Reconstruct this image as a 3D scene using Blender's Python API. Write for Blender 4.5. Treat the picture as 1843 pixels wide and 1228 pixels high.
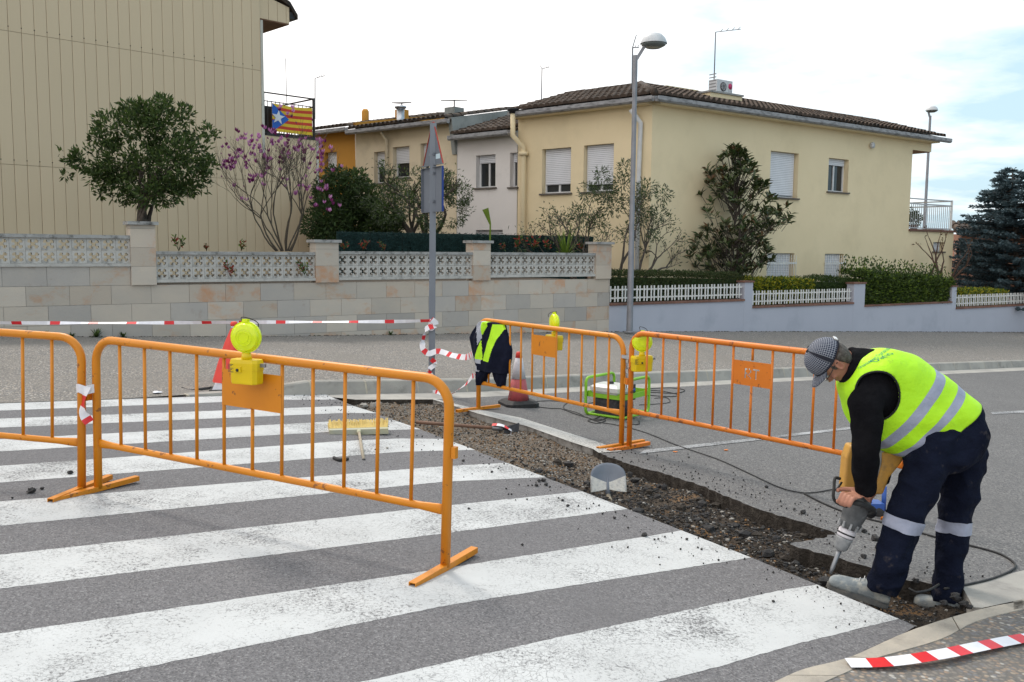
import bpy, bmesh, math, random
from math import sin, cos, pi, radians, sqrt, atan2, exp
from mathutils import Vector, Matrix, noise
from mathutils.geometry import tessellate_polygon
for _o in list(bpy.data.objects): bpy.data.objects.remove(_o)
sc = bpy.context.scene
COL = sc.collection
rnd = random.Random(7)

# ---------------------------------------------------------------- camera, sky, sun, exposure
EYE = 1.55                       # camera height above the crossing
FOC = 1640.0                     # focal length for an 1843 px wide frame
PITCH = math.atan(164.0 / FOC)
ROLL = radians(0.5)
camd = bpy.data.cameras.new('camera'); cam = bpy.data.objects.new('camera', camd); COL.objects.link(cam)
camd.sensor_width = 36.0; camd.lens = 36.0 * FOC / 1843.0; camd.clip_end = 3000; camd.clip_start = 0.05
FW = Vector((0, cos(PITCH), -sin(PITCH))); UP0 = Vector((0, sin(PITCH), cos(PITCH))); RT0 = Vector((1, 0, 0))
RT = RT0 * cos(ROLL) + UP0 * sin(ROLL); UP = -RT0 * sin(ROLL) + UP0 * cos(ROLL)
mw = Matrix((RT, UP, -FW)).transposed().to_4x4(); mw.translation = Vector((0, 0, EYE)); cam.matrix_world = mw
sc.camera = cam

SUN_AZ = radians(-28)            # compass direction of the sun measured from the view axis (negative = to the left)
SUN_EL = radians(52)
world = bpy.data.worlds.new('World'); sc.world = world; world.use_nodes = True
nt = world.node_tree; nt.nodes.clear()
wo = nt.nodes.new('ShaderNodeOutputWorld'); bg = nt.nodes.new('ShaderNodeBackground')
sky = nt.nodes.new('ShaderNodeTexSky'); sky.sky_type = 'NISHITA'; sky.sun_disc = False
sky.sun_elevation = SUN_EL; sky.sun_rotation = SUN_AZ; sky.air_density = 1.2; sky.dust_density = 2.0
tc = nt.nodes.new('ShaderNodeTexCoord')
sep = nt.nodes.new('ShaderNodeSeparateXYZ'); nt.links.new(tc.outputs['Generated'], sep.inputs[0])
# flatten the direction on a cloud layer: p = dir.xy / (dir.z + 0.12)
add = nt.nodes.new('ShaderNodeMath'); add.operation = 'ADD'; add.inputs[1].default_value = 0.14
mx = nt.nodes.new('ShaderNodeMath'); mx.operation = 'MAXIMUM'; mx.inputs[1].default_value = 0.0
nt.links.new(sep.outputs[2], mx.inputs[0]); nt.links.new(mx.outputs[0], add.inputs[0])
dvx = nt.nodes.new('ShaderNodeMath'); dvx.operation = 'DIVIDE'; dvy = nt.nodes.new('ShaderNodeMath'); dvy.operation = 'DIVIDE'
nt.links.new(sep.outputs[0], dvx.inputs[0]); nt.links.new(add.outputs[0], dvx.inputs[1])
nt.links.new(sep.outputs[1], dvy.inputs[0]); nt.links.new(add.outputs[0], dvy.inputs[1])
cmb = nt.nodes.new('ShaderNodeCombineXYZ'); nt.links.new(dvx.outputs[0], cmb.inputs[0]); nt.links.new(dvy.outputs[0], cmb.inputs[1])
ns = nt.nodes.new('ShaderNodeTexNoise'); ns.inputs['Scale'].default_value = 1.3; ns.inputs['Detail'].default_value = 7; ns.inputs['Roughness'].default_value = 0.55
nt.links.new(cmb.outputs[0], ns.inputs['Vector'])
# cloud cover thins out towards the right of the view (east), where pale blue shows
cov = nt.nodes.new('ShaderNodeMath'); cov.operation = 'MULTIPLY_ADD'; cov.inputs[1].default_value = -0.68; 
nt.links.new(sep.outputs[0], cov.inputs[0]); nt.links.new(ns.outputs[0], cov.inputs[2])
ramp = nt.nodes.new('ShaderNodeValToRGB'); ramp.color_ramp.elements[0].position = 0.16; ramp.color_ramp.elements[1].position = 0.46
ramp.color_ramp.elements[0].color = (0.0, 0.0, 0.0, 1); ramp.color_ramp.elements[1].color = (1, 1, 1, 1)
nt.links.new(cov.outputs[0], ramp.inputs[0])
mixc = nt.nodes.new('ShaderNodeMix'); mixc.data_type = 'RGBA'
thin = nt.nodes.new('ShaderNodeMix'); thin.data_type = 'RGBA'; thin.inputs[0].default_value = 0.8   # thin high veil over the clear sky
nt.links.new(sky.outputs[0], thin.inputs[6]); thin.inputs[7].default_value = (5.0, 6.95, 8.1, 1)
nt.links.new(ramp.outputs[0], mixc.inputs[0]); nt.links.new(thin.outputs[2], mixc.inputs[6]); mixc.inputs[7].default_value = (11.2, 10.9, 10.7, 1)
nt.links.new(mixc.outputs[2], bg.inputs[0]); bg.inputs[1].default_value = 0.1
nt.links.new(bg.outputs[0], wo.inputs[0])

sund = bpy.data.lights.new('sun', 'SUN'); sund.energy = 1.4; sund.angle = radians(12); sund.color = (1, 0.93, 0.84)
sun = bpy.data.objects.new('sun', sund); COL.objects.link(sun)
sdir = Vector((sin(SUN_AZ) * cos(SUN_EL), cos(SUN_AZ) * cos(SUN_EL), sin(SUN_EL)))
sun.rotation_euler = sdir.to_track_quat('Z', 'Y').to_euler(); sun.location = sdir * 40
sc.view_settings.view_transform = 'Standard'; sc.view_settings.look = 'None'; sc.view_settings.gamma = 1; sc.view_settings.exposure = 0.44
sc.view_settings.use_curve_mapping = False
sc.cycles.max_bounces = 6; sc.cycles.diffuse_bounces = 3; sc.cycles.transparent_max_bounces = 12
sc.cycles.use_denoising = True

# ---------------------------------------------------------------- measuring helpers (photo pixel -> point on a real surface)
def ray(px, py): return RT * ((px - 921.5) / FOC) - UP * ((py - 614.0) / FOC) + FW
GN = Vector((0.04601616, 0.02790176, 0.99855095))   # the street falls gently to the right and away
CP = Vector((0, 0, EYE))
def G(px, py, dz=0.0):
    r = ray(px, py); t = (dz * GN.z - GN.dot(CP)) / GN.dot(r); return CP + r * t
def GZ(x, y, dz=0.0): return -(GN.x * x + GN.y * y) / GN.z + dz
def at(px, py, Y):
    r = ray(px, py); return CP + r * (Y / r.y)
class Plane:
    """vertical plane through (x,y) with heading (dx,dy)"""
    def __init__(s, x, y, ang):
        s.o = Vector((x, y, 0)); s.d = Vector((cos(ang), sin(ang), 0)); s.n = Vector((sin(ang), -cos(ang), 0))
    def p(s, px, py):
        r = ray(px, py); t = (s.o - CP).dot(s.n) / r.dot(s.n); return CP + r * t
    def sz(s, px, py):
        q = s.p(px, py); return (q - s.o).dot(s.d), q.z
    def w(s, u, z, out=0.0):
        q = s.o + s.d * u + s.n * out; return Vector((q.x, q.y, z))

# ---------------------------------------------------------------- materials
MATS = {}
def nodes_of(name):
    m = bpy.data.materials.new(name); m.use_nodes = True; n = m.node_tree
    b = n.nodes['Principled BSDF']; MATS[name] = m; return m, n, b
def N(n, t, **kw):
    x = n.nodes.new(t)
    for k, v in kw.items():
        if k in x.inputs: x.inputs[k].default_value = v
        else: setattr(x, k, v)
    return x
def rgba(c): return (c[0], c[1], c[2], 1.0)
def mixrgb(n, fac, a, b, blend='MIX'):
    x = n.nodes.new('ShaderNodeMix'); x.data_type = 'RGBA'; x.blend_type = blend
    for i, v in ((0, fac), (6, a), (7, b)):
        if hasattr(v, 'links'): n.links.new(v, x.inputs[i])
        elif i == 0: x.inputs[0].default_value = v
        else: x.inputs[i].default_value = rgba(v)
    return x.outputs[2]
def noise_fac(n, vec, scale, detail=3, rough=0.5, lo=0.35, hi=0.65, dist=0.0):
    t = N(n, 'ShaderNodeTexNoise', Scale=scale, Detail=detail, Roughness=rough, Distortion=dist)
    n.links.new(vec, t.inputs['Vector'])
    r = N(n, 'ShaderNodeMapRange'); r.inputs[1].default_value = lo; r.inputs[2].default_value = hi
    n.links.new(t.outputs[0], r.inputs[0]); return r.outputs[0]
def coords(n, stretch=None, kind='Object'):
    c = N(n, 'ShaderNodeTexCoord').outputs[kind]
    if stretch:
        m = N(n, 'ShaderNodeMapping'); m.inputs['Scale'].default_value = stretch; n.links.new(c, m.inputs[0]); c = m.outputs[0]
    return c
def bump(n, b, h, strength=0.3, dist=0.01):
    x = N(n, 'ShaderNodeBump'); x.inputs['Strength'].default_value = strength; x.inputs['Distance'].default_value = dist
    n.links.new(h, x.inputs['Height']); n.links.new(x.outputs[0], b.inputs['Normal'])
def mat(name, c1, c2=None, scale=8, rough=0.7, bmp=0.0, bscale=60, metallic=0.0, stretch=None, detail=4, lo=0.35, hi=0.65, dirt=None, dscale=2.0, dlo=0.5, dhi=0.75, spec=0.4, rand=0.0, bdist=0.01):
    """two-tone noise colour, optional dirt in shaped patches, fine relief"""
    m, n, b = nodes_of(name); v = coords(n, stretch)
    col = None
    f = noise_fac(n, v, scale, detail, 0.55, lo, hi)
    col = mixrgb(n, f, c1, c2 if c2 else tuple(min(1, x * 0.86) for x in c1))
    if dirt:
        f2 = noise_fac(n, v, dscale, 6, 0.65, dlo, dhi); col = mixrgb(n, f2, col, dirt)
    if rand:
        oi = N(n, 'ShaderNodeObjectInfo'); mr = N(n, 'ShaderNodeMapRange'); mr.inputs[3].default_value = 1 - rand; mr.inputs[4].default_value = 1 + rand
        n.links.new(oi.outputs['Random'], mr.inputs[0])
        hs = N(n, 'ShaderNodeHueSaturation'); n.links.new(mr.outputs[0], hs.inputs['Value']); n.links.new(col, hs.inputs['Color']); col = hs.outputs[0]
    n.links.new(col, b.inputs['Base Color'])
    b.inputs['Roughness'].default_value = rough; b.inputs['Metallic'].default_value = metallic; b.inputs['Specular IOR Level'].default_value = spec
    if bmp: bump(n, b, noise_fac(n, v, bscale, 5, 0.6, 0.2, 0.8), bmp, bdist)
    return m

def m_asphalt(name, base, light, dark, bs=1.0):
    m, n, b = nodes_of(name); v = coords(n)
    g = N(n, 'ShaderNodeTexVoronoi', Scale=130.0 * bs); n.links.new(v, g.inputs['Vector'])
    col = mixrgb(n, noise_fac(n, v, 1.1, 5, 0.6, 0.3, 0.7), base, tuple(x * 0.82 for x in base))
    sp = N(n, 'ShaderNodeSeparateColor'); n.links.new(g.outputs['Color'], sp.inputs[0])
    r1 = N(n, 'ShaderNodeMapRange'); r1.inputs[1].default_value = 0.62; r1.inputs[2].default_value = 0.95; n.links.new(sp.outputs[0], r1.inputs[0])
    col = mixrgb(n, r1.outputs[0], col, light)
    r2 = N(n, 'ShaderNodeMapRange'); r2.inputs[1].default_value = 0.55; r2.inputs[2].default_value = 0.9; n.links.new(sp.outputs[1], r2.inputs[0])
    col = mixrgb(n, r2.outputs[0], col, dark)
    col = mixrgb(n, noise_fac(n, v, 42, 6, 0.7, 0.50, 0.72), col, dark)
    col = mixrgb(n, noise_fac(n, v, 0.35, 3, 0.6, 0.52, 0.75), col, tuple(x * 0.75 for x in base))
    n.links.new(col, b.inputs['Base Color']); b.inputs['Roughness'].default_value = 0.88; b.inputs['Specular IOR Level'].default_value = 0.25
    bump(n, b, g.outputs['Distance'], 0.55, 0.006); return m
m_asphalt('crossing_asphalt', (0.182, 0.178, 0.186), (0.245, 0.242, 0.246), (0.105, 0.103, 0.108))
m_asphalt('road_asphalt', (0.168, 0.166, 0.167), (0.265, 0.26, 0.25), (0.09, 0.089, 0.092), 0.8)
def m_aggregate(name, scale, a, b_, c_, d_, k=1.0):
    m, n, b = nodes_of(name); v = coords(n)
    g = N(n, 'ShaderNodeTexVoronoi', Scale=scale); n.links.new(v, g.inputs['Vector'])
    sp = N(n, 'ShaderNodeSeparateColor'); n.links.new(g.outputs['Color'], sp.inputs[0])
    rp = N(n, 'ShaderNodeValToRGB'); rp.color_ramp.interpolation = 'CONSTANT'
    e = rp.color_ramp.elements; e[0].position = 0; e[0].color = rgba(a); e[1].position = 0.3; e[1].color = rgba(b_)
    e2 = e.new(0.58); e2.color = rgba(c_); e3 = e.new(0.82); e3.color = rgba(d_); e4 = e.new(0.93); e4.color = (0.52, 0.50, 0.46, 1)
    n.links.new(sp.outputs[0], rp.inputs[0]); col = rp.outputs[0]
    r = N(n, 'ShaderNodeMapRange'); r.inputs[1].default_value = 0.35; r.inputs[2].default_value = 0.62; n.links.new(g.outputs['Distance'], r.inputs[0])
    col = mixrgb(n, r.outputs[0], col, (0.13, 0.125, 0.12))
    col = mixrgb(n, noise_fac(n, v, 0.6, 6, 0.65, 0.42, 0.75), col, tuple(x * 0.72 for x in a))
    n.links.new(col, b.inputs['Base Color']); b.inputs['Roughness'].default_value = 0.85; b.inputs['Specular IOR Level'].default_value = 0.25
    iv = N(n, 'ShaderNodeMath', operation='SUBTRACT'); iv.inputs[0].default_value = 1; n.links.new(g.outputs['Distance'], iv.inputs[1])
    bump(n, b, iv.outputs[0], 0.7, 0.008); return m
m_aggregate('pavement_aggregate', 48, (0.27, 0.25, 0.225), (0.36, 0.315, 0.27), (0.23, 0.22, 0.215), (0.42, 0.375, 0.32))
m_aggregate('near_aggregate', 46, (0.25, 0.225, 0.20), (0.36, 0.26, 0.19), (0.18, 0.185, 0.205), (0.42, 0.34, 0.26))
def m_paint(name, crack_lo, white=(0.55, 0.565, 0.57), under=(0.125, 0.125, 0.13)):
    m, n, b = nodes_of(name); v = coords(n)
    dv = N(n, 'ShaderNodeTexNoise', Scale=3.0, Detail=5); n.links.new(v, dv.inputs['Vector'])
    ad = N(n, 'ShaderNodeVectorMath', operation='MULTIPLY_ADD'); ad.inputs[1].default_value = (0.35, 0.35, 0.35)
    n.links.new(dv.outputs['Color'], ad.inputs[0]); n.links.new(v, ad.inputs[2])
    cr = N(n, 'ShaderNodeTexVoronoi', Scale=4.2); cr.feature = 'DISTANCE_TO_EDGE'; n.links.new(ad.outputs[0], cr.inputs['Vector'])
    r = N(n, 'ShaderNodeMapRange'); r.inputs[1].default_value = 0.0; r.inputs[2].default_value = 0.012; r.inputs[3].default_value = 0.9; r.inputs[4].default_value = 0; n.links.new(cr.outputs[0], r.inputs[0])
    brk = noise_fac(n, v, 2.6, 4, 0.6, 0.45, 0.6)
    ck = N(n, 'ShaderNodeMath', operation='MULTIPLY'); n.links.new(r.outputs[0], ck.inputs[0]); n.links.new(brk, ck.inputs[1])
    cr2 = N(n, 'ShaderNodeTexVoronoi', Scale=34.0); cr2.feature = 'DISTANCE_TO_EDGE'; n.links.new(ad.outputs[0], cr2.inputs['Vector'])
    r2 = N(n, 'ShaderNodeMapRange'); r2.inputs[1].default_value = 0.0; r2.inputs[2].default_value = 0.07; r2.inputs[3].default_value = 0.75; r2.inputs[4].default_value = 0; n.links.new(cr2.outputs[0], r2.inputs[0])
    bk2 = noise_fac(n, v, 2.2, 7, 0.75, crack_lo - 0.06, crack_lo + 0.08)
    ck2 = N(n, 'ShaderNodeMath', operation='MULTIPLY'); n.links.new(r2.outputs[0], ck2.inputs[0]); n.links.new(bk2, ck2.inputs[1])
    mxx = N(n, 'ShaderNodeMath', operation='MAXIMUM'); n.links.new(ck.outputs[0], mxx.inputs[0]); n.links.new(ck2.outputs[0], mxx.inputs[1])
    sp0 = N(n, 'ShaderNodeTexNoise', Scale=60.0, Detail=8, Roughness=0.8); n.links.new(v, sp0.inputs['Vector'])
    pt = N(n, 'ShaderNodeTexNoise', Scale=1.3, Detail=5, Roughness=0.65); n.links.new(v, pt.inputs['Vector'])
    sm_ = N(n, 'ShaderNodeMath', operation='MULTIPLY_ADD'); sm_.inputs[1].default_value = 0.55; n.links.new(pt.outputs[0], sm_.inputs[0]); n.links.new(sp0.outputs[0], sm_.inputs[2])
    sr = N(n, 'ShaderNodeMapRange'); sr.inputs[1].default_value = crack_lo + 0.31; sr.inputs[2].default_value = crack_lo + 0.40; n.links.new(sm_.outputs[0], sr.inputs[0]); sp1 = sr.outputs[0]
    m2 = N(n, 'ShaderNodeMath', operation='MAXIMUM'); n.links.new(mxx.outputs[0], m2.inputs[0]); n.links.new(sp1, m2.inputs[1])
    wc = mixrgb(n, noise_fac(n, v, 1.6, 5, 0.6, 0.3, 0.75), white, tuple(x * 0.83 for x in white))
    n.links.new(mixrgb(n, m2.outputs[0], wc, under), b.inputs['Base Color'])
    b.inputs['Roughness'].default_value = 0.7; b.inputs['Specular IOR Level'].default_value = 0.3
    g = N(n, 'ShaderNodeTexNoise', Scale=110.0, Detail=3); n.links.new(v, g.inputs['Vector']); bump(n, b, g.outputs[0], 0.35, 0.004)
m_paint('zebra_paint', 0.50); m_paint('line_paint', 0.44, (0.44, 0.45, 0.46)); m_paint('strip_paint', 0.50, (0.52, 0.52, 0.50), (0.10, 0.10, 0.10))
mat('cut_asphalt', (0.045, 0.037, 0.030), (0.10, 0.085, 0.07), 22, 0.95, 1.0, 55, detail=6, lo=0.45, hi=0.75, bdist=0.02)
mat('kerb_side', (0.26, 0.25, 0.235), (0.36, 0.345, 0.32), 9, 0.9, 0.6, 50, detail=6, dirt=(0.09, 0.08, 0.07), dscale=7, dlo=0.5, dhi=0.7)
mat('kerb_concrete', (0.36, 0.345, 0.31), (0.28, 0.27, 0.25), 3, 0.9, 0.4, 70, detail=6, dirt=(0.16, 0.15, 0.135), dscale=4, dlo=0.55, dhi=0.8, rand=0.06)
mat('near_kerb_concrete', (0.46, 0.41, 0.34), (0.34, 0.31, 0.27), 4, 0.9, 0.5, 60, detail=7, dirt=(0.22, 0.20, 0.175), dscale=5, dlo=0.5, dhi=0.8, rand=0.05)
mat('gutter_concrete', (0.40, 0.385, 0.35), (0.30, 0.29, 0.27), 2.5, 0.9, 0.3, 80, detail=6, dirt=(0.17, 0.16, 0.15), dscale=3, dlo=0.55, dhi=0.8)
mat('joint_mortar', (0.47, 0.43, 0.34), (0.36, 0.33, 0.28), 20, 0.9)
mat('soil', (0.09, 0.07, 0.05), (0.05, 0.04, 0.03), 6, 0.95, 0.6, 30)
mat('terrain_ground', (0.12, 0.115, 0.08), (0.08, 0.09, 0.05), 0.4, 0.95, 0.4, 10)
def m_trench():
    m, n, b = nodes_of('trench_rubble'); v = coords(n)
    col = mixrgb(n, noise_fac(n, v, 22, 7, 0.7, 0.35, 0.7), (0.032, 0.025, 0.020), (0.115, 0.09, 0.068))
    # sandy sub-base shows in ochre patches, more so towards the pavement end
    col = mixrgb(n, noise_fac(n, v, 2.6, 7, 0.75, 0.55, 0.64), col, (0.24, 0.135, 0.06))
    sepx = N(n, 'ShaderNodeSeparateXYZ'); n.links.new(v, sepx.inputs[0])
    far = N(n, 'ShaderNodeMapRange'); far.inputs[1].default_value = 6.2; far.inputs[2].default_value = 8.4; n.links.new(sepx.outputs[1], far.inputs[0])
    dust = mixrgb(n, noise_fac(n, v, 30, 7, 0.75, 0.35, 0.7), (0.15, 0.12, 0.092), (0.27, 0.225, 0.18))
    col = mixrgb(n, far.outputs[0], col, dust)
    n.links.new(col, b.inputs['Base Color']); b.inputs['Roughness'].default_value = 0.95; b.inputs['Specular IOR Level'].default_value = 0.2
    bump(n, b, noise_fac(n, v, 70, 6, 0.7, 0.2, 0.8), 0.9, 0.02)
m_trench()

# ---------------------------------------------------------------- mesh building
WM = {}
class MB:
    def __init__(s): s.v = []; s.f = []; s.mi = []; s.sm = []; s.mats = []; s.cur = 0; s.smooth = False
    def mat(s, name):
        if name not in s.mats: s.mats.append(name)
        s.cur = s.mats.index(name); return s
    def add(s, vs, fs, smooth=None):
        o = len(s.v); s.v += [Vector(p) for p in vs]
        for f in fs: s.f.append([i + o for i in f]); s.mi.append(s.cur); s.sm.append(s.smooth if smooth is None else smooth)
        return s
    def hexa(s, p):      # 8 corners: bottom ring 0-3, top ring 4-7
        return s.add(p, [(3, 2, 1, 0), (4, 5, 6, 7), (0, 1, 5, 4), (1, 2, 6, 5), (2, 3, 7, 6), (3, 0, 4, 7)], False)
    def box(s, x0, x1, y0, y1, z0, z1):
        return s.hexa([(x0, y0, z0), (x1, y0, z0), (x1, y1, z0), (x0, y1, z0), (x0, y0, z1), (x1, y0, z1), (x1, y1, z1), (x0, y1, z1)])
    def bar(s, a, b, w, h, up=(0, 0, 1)):
        a = Vector(a); b = Vector(b); d = (b - a).normalized(); u = Vector(up); r = d.cross(u)
        if r.length < 1e-4: r = d.cross(Vector((1, 0, 0)))
        r.normalize(); u = r.cross(d); r *= w / 2; u *= h / 2
        return s.hexa([a - r - u, a + r - u, b + r - u, b - r - u, a - r + u, a + r + u, b + r + u, b - r + u])
    def wbox(s, pl, u0, u1, z0, z1, o0, o1):   # a box on a vertical plane: along, height, outwards
        return s.hexa([pl.w(u0, z0, o1), pl.w(u1, z0, o1), pl.w(u1, z0, o0), pl.w(u0, z0, o0), pl.w(u0, z1, o1), pl.w(u1, z1, o1), pl.w(u1, z1, o0), pl.w(u0, z1, o0)])
    def rings(s, rs, cap0=True, cap1=True, smooth=True, closed=False):
        n = len(rs[0]); vs = [p for r in rs for p in r]; fs = []
        for i in range(len(rs) - 1):
            for j in range(n): k = (j + 1) % n; fs.append((i * n + j, i * n + k, (i + 1) * n + k, (i + 1) * n + j))
        if closed:
            i = len(rs) - 1
            for j in range(n): k = (j + 1) % n; fs.append((i * n + j, i * n + k, k, j))
        elif True:
            if cap0: fs.append(tuple(reversed(range(n))))
            if cap1: fs.append(tuple(range((len(rs) - 1) * n, len(rs) * n)))
        o = len(s.f); s.add(vs, fs, smooth)
        return s
    def tube(s, pts, r, n=8, cap=True, closed=False, smooth=True):
        pts = [Vector(p) for p in pts]; rs = []; m = len(pts); up = None
        for i, p in enumerate(pts):
            a = pts[i - 1] if (i > 0 or closed) else pts[0]; b = pts[(i + 1) % m] if (i < m - 1 or closed) else pts[-1]
            d = (b - a)
            if d.length < 1e-9: d = Vector((0, 0, 1))
            d.normalize()
            if up is None:
                up = Vector((0, 0, 1)) if abs(d.z) < 0.9 else Vector((1, 0, 0))
            e1 = d.cross(up)
            if e1.length < 1e-5: e1 = d.cross(Vector((0.3, 1, 0.2)))
            e1.normalize(); e2 = e1.cross(d); up = e2
            rr = r[i] if isinstance(r, (list, tuple)) else r
            rs.append([p + (e1 * cos(2 * pi * k / n) + e2 * sin(2 * pi * k / n)) * rr for k in range(n)])
        return s.rings(rs, cap, cap, smooth, closed)
    def lathe(s, prof, c=(0, 0, 0), n=20, axis=(0, 0, 1), cap=True):
        c = Vector(c); q = Vector((0, 0, 1)).rotation_difference(Vector(axis)); rs = []
        for r, z in prof: rs.append([c + q @ Vector((r * cos(2 * pi * k / n), r * sin(2 * pi * k / n), z)) for k in range(n)])
        return s.rings(rs, cap, cap, True)
    def prism(s, poly, e):      # planar polygon (3-D points) extruded by vector e
        poly = [Vector(p) for p in poly]; e = Vector(e); n = len(poly)
        tri = tessellate_polygon([poly]); vs = poly + [p + e for p in poly]
        fs = [tuple(t) for t in tri] + [tuple(i + n for i in reversed(t)) for t in tri] + [(i, (i + 1) % n, (i + 1) % n + n, i + n) for i in range(n)]
        return s.add(vs, fs, False)
    def sheet(s, poly):
        poly = [Vector(p) for p in poly]; return s.add(poly, [tuple(t) for t in tessellate_polygon([poly])], False)
    def blob(s, c, r, n=6, m=4, jit=0.25, seed=None, squash=1.0):
        R_ = random.Random(seed) if seed is not None else rnd; c = Vector(c); rs = []
        for i in range(1, m):
            a = pi * i / m; rs.append([c + Vector((sin(a) * cos(2 * pi * k / n), sin(a) * sin(2 * pi * k / n), -cos(a) * squash)) * r * (1 + R_.uniform(-jit, jit)) for k in range(n)])
        o = [p for q in rs for p in q]; b0 = len(o); o += [c - Vector((0, 0, r * squash)), c + Vector((0, 0, r * squash))]; fs = []
        for i in range(m - 2):
            for j in range(n): k = (j + 1) % n; fs.append((i * n + j, i * n + k, (i + 1) * n + k, (i + 1) * n + j))
        for j in range(n): k = (j + 1) % n; fs.append((b0, k, j)); fs.append((b0 + 1, (m - 2) * n + j, (m - 2) * n + k))
        return s.add(o, fs, False)
    def obj(s, name, parent=None, label=None, cat=None, group=None, kind=None, sharp=None, fixn=True, world=True, weld=False):
        me = bpy.data.meshes.new(name)
        if parent is not None and world:
            inv = WM.get(parent.name, Matrix()).inverted(); vs = [inv @ p for p in s.v]
        else: vs = s.v
        me.from_pydata([tuple(p) for p in vs], [], s.f)
        for mm in s.mats: me.materials.append(MATS[mm])
        me.polygons.foreach_set('material_index', s.mi); me.polygons.foreach_set('use_smooth', s.sm)
        if weld:
            bm = bmesh.new(); bm.from_mesh(me); bmesh.ops.remove_doubles(bm, verts=bm.verts, dist=1e-5); bm.to_mesh(me); bm.free()
        if fixn:
            bm = bmesh.new(); bm.from_mesh(me); bmesh.ops.recalc_face_normals(bm, faces=bm.faces); bm.to_mesh(me); bm.free()
        if sharp is not None: me.set_sharp_from_angle(angle=radians(sharp))
        o = bpy.data.objects.new(name, me); COL.objects.link(o)
        if parent is not None: o.parent = parent; WM[o.name] = WM.get(parent.name, Matrix())
        return tag(o, label, cat, group, kind)
def tag(o, label=None, cat=None, group=None, kind=None):
    if label: o['label'] = label
    if cat: o['category'] = cat
    if group: o['group'] = group
    if kind: o['kind'] = kind
    return o
def thing(name, label, cat, loc=(0, 0, 0), rz=0.0, group=None, kind=None):
    o = bpy.data.objects.new(name, None); COL.objects.link(o); o.location = loc; o.rotation_euler = (0, 0, rz); o.empty_display_size = 0.2
    WM[o.name] = Matrix.Translation(Vector(loc)) @ Matrix.Rotation(rz, 4, 'Z'); return tag(o, label, cat, group, kind)
def inst(src, name, parent, mtx=None, label=None):       # another copy of a part, sharing its mesh data
    o = src.copy(); o.name = name; COL.objects.link(o); o.parent = parent
    if mtx is not None: o.matrix_local = mtx
    if label: o['label'] = label
    WM[o.name] = WM.get(parent.name, Matrix()); return o
def dup(root, loc, rz, label, group=None):
    kids = {}
    for o in COL.objects:
        if o.parent: kids.setdefault(o.parent.name, []).append(o)
    r = root.copy(); COL.objects.link(r); r.location = loc; r.rotation_euler = (0, 0, rz); r['label'] = label
    if group: r['group'] = group
    def rec(src, dst):
        for ch in kids.get(src.name, []):
            c = ch.copy(); COL.objects.link(c); c.parent = dst; rec(ch, c)
    rec(root, r); WM[r.name] = Matrix.Translation(Vector(loc)) @ Matrix.Rotation(rz, 4, 'Z'); return r
def lerp(a, b, t): return a + (b - a) * t
def catmull(pts, k=6):
    pts = [Vector(p) for p in pts]; out = []
    for i in range(len(pts) - 1):
        p0 = pts[max(i - 1, 0)]; p1 = pts[i]; p2 = pts[i + 1]; p3 = pts[min(i + 2, len(pts) - 1)]
        for j in range(k):
            t = j / k; out.append(0.5 * ((2 * p1) + (p2 - p0) * t + (2 * p0 - 5 * p1 + 4 * p2 - p3) * t * t + (3 * p1 - p0 - 3 * p2 + p3) * t ** 3))
    out.append(pts[-1]); return out
def V(x, y, z): return Vector((x, y, z))
# ================================================================ GROUND, ROAD, CROSSING
def gl(pxs, dz=0.0): return [G(x, y, dz) for x, y in pxs]
def rough_line(pts, step=0.06, amp=0.012, seed=1):
    out = []; R_ = random.Random(seed)
    for a, b in zip(pts[:-1], pts[1:]):
        n = max(1, int((b - a).length / step)); d = (b - a).normalized(); nn = Vector((-d.y, d.x, 0))
        for i in range(n):
            p = a.lerp(b, i / n); q = p + nn * (R_.uniform(-amp, amp) if (i or out) else 0); q.z = GZ(q.x, q.y); out.append(q)
    out.append(pts[-1]); return out
def skirt(mb, pts, depth, batter=0.0):
    vs = []; n = len(pts)
    for i, p in enumerate(pts): vs += [p, p - V(0, 0, depth)]
    mb.add(vs, [(2 * i, 2 * i + 2, 2 * i + 3, 2 * i + 1) for i in range(n - 1)], False)

CD = V(0.7947, 0.6070, 0)                       # heading of the far kerb
K0 = G(560, 711); 
def flat(p): return V(p.x, p.y, GZ(p.x, p.y))
kerb_px = [(0, 724), (340, 714), (560, 711), (860, 705), (1100, 693), (1450, 678), (1843, 661)]
kerb_line = gl(kerb_px)
kerb_line = [flat(kerb_line[0] - CD * 14)] + kerb_line + [flat(kerb_line[-1] + CD * 60)]
edge_px = [(584, 709), (637, 731), (709, 756), (801, 790), (912, 833), (1048, 884.5), (1228, 955), (1353, 1004), (1472, 1052.6), (1560, 1089), (1648, 1127)]
edge_line = rough_line(gl(edge_px), 0.05, 0.004, 3)
nk_in_px = [(1648, 1127), (1523, 1181), (1440, 1204), (1380, 1230), (1180, 1330), (900, 1560)]
nk_in = [p + V(.03, -.05, 0) if i else p for i, p in enumerate(gl(nk_in_px))]
left_far = [flat(V(-2.5, -3, 0)), flat(V(-26, -3, 0))]
slab = edge_line + nk_in[1:] + left_far + [kerb_line[0], kerb_line[1], kerb_line[2], kerb_line[3]]
mb = MB().mat('crossing_asphalt'); mb.sheet(slab); mb.mat('cut_asphalt'); skirt(mb, edge_line, 0.3)
mb.obj('crossing_road', kind='structure', fixn=False)

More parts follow.
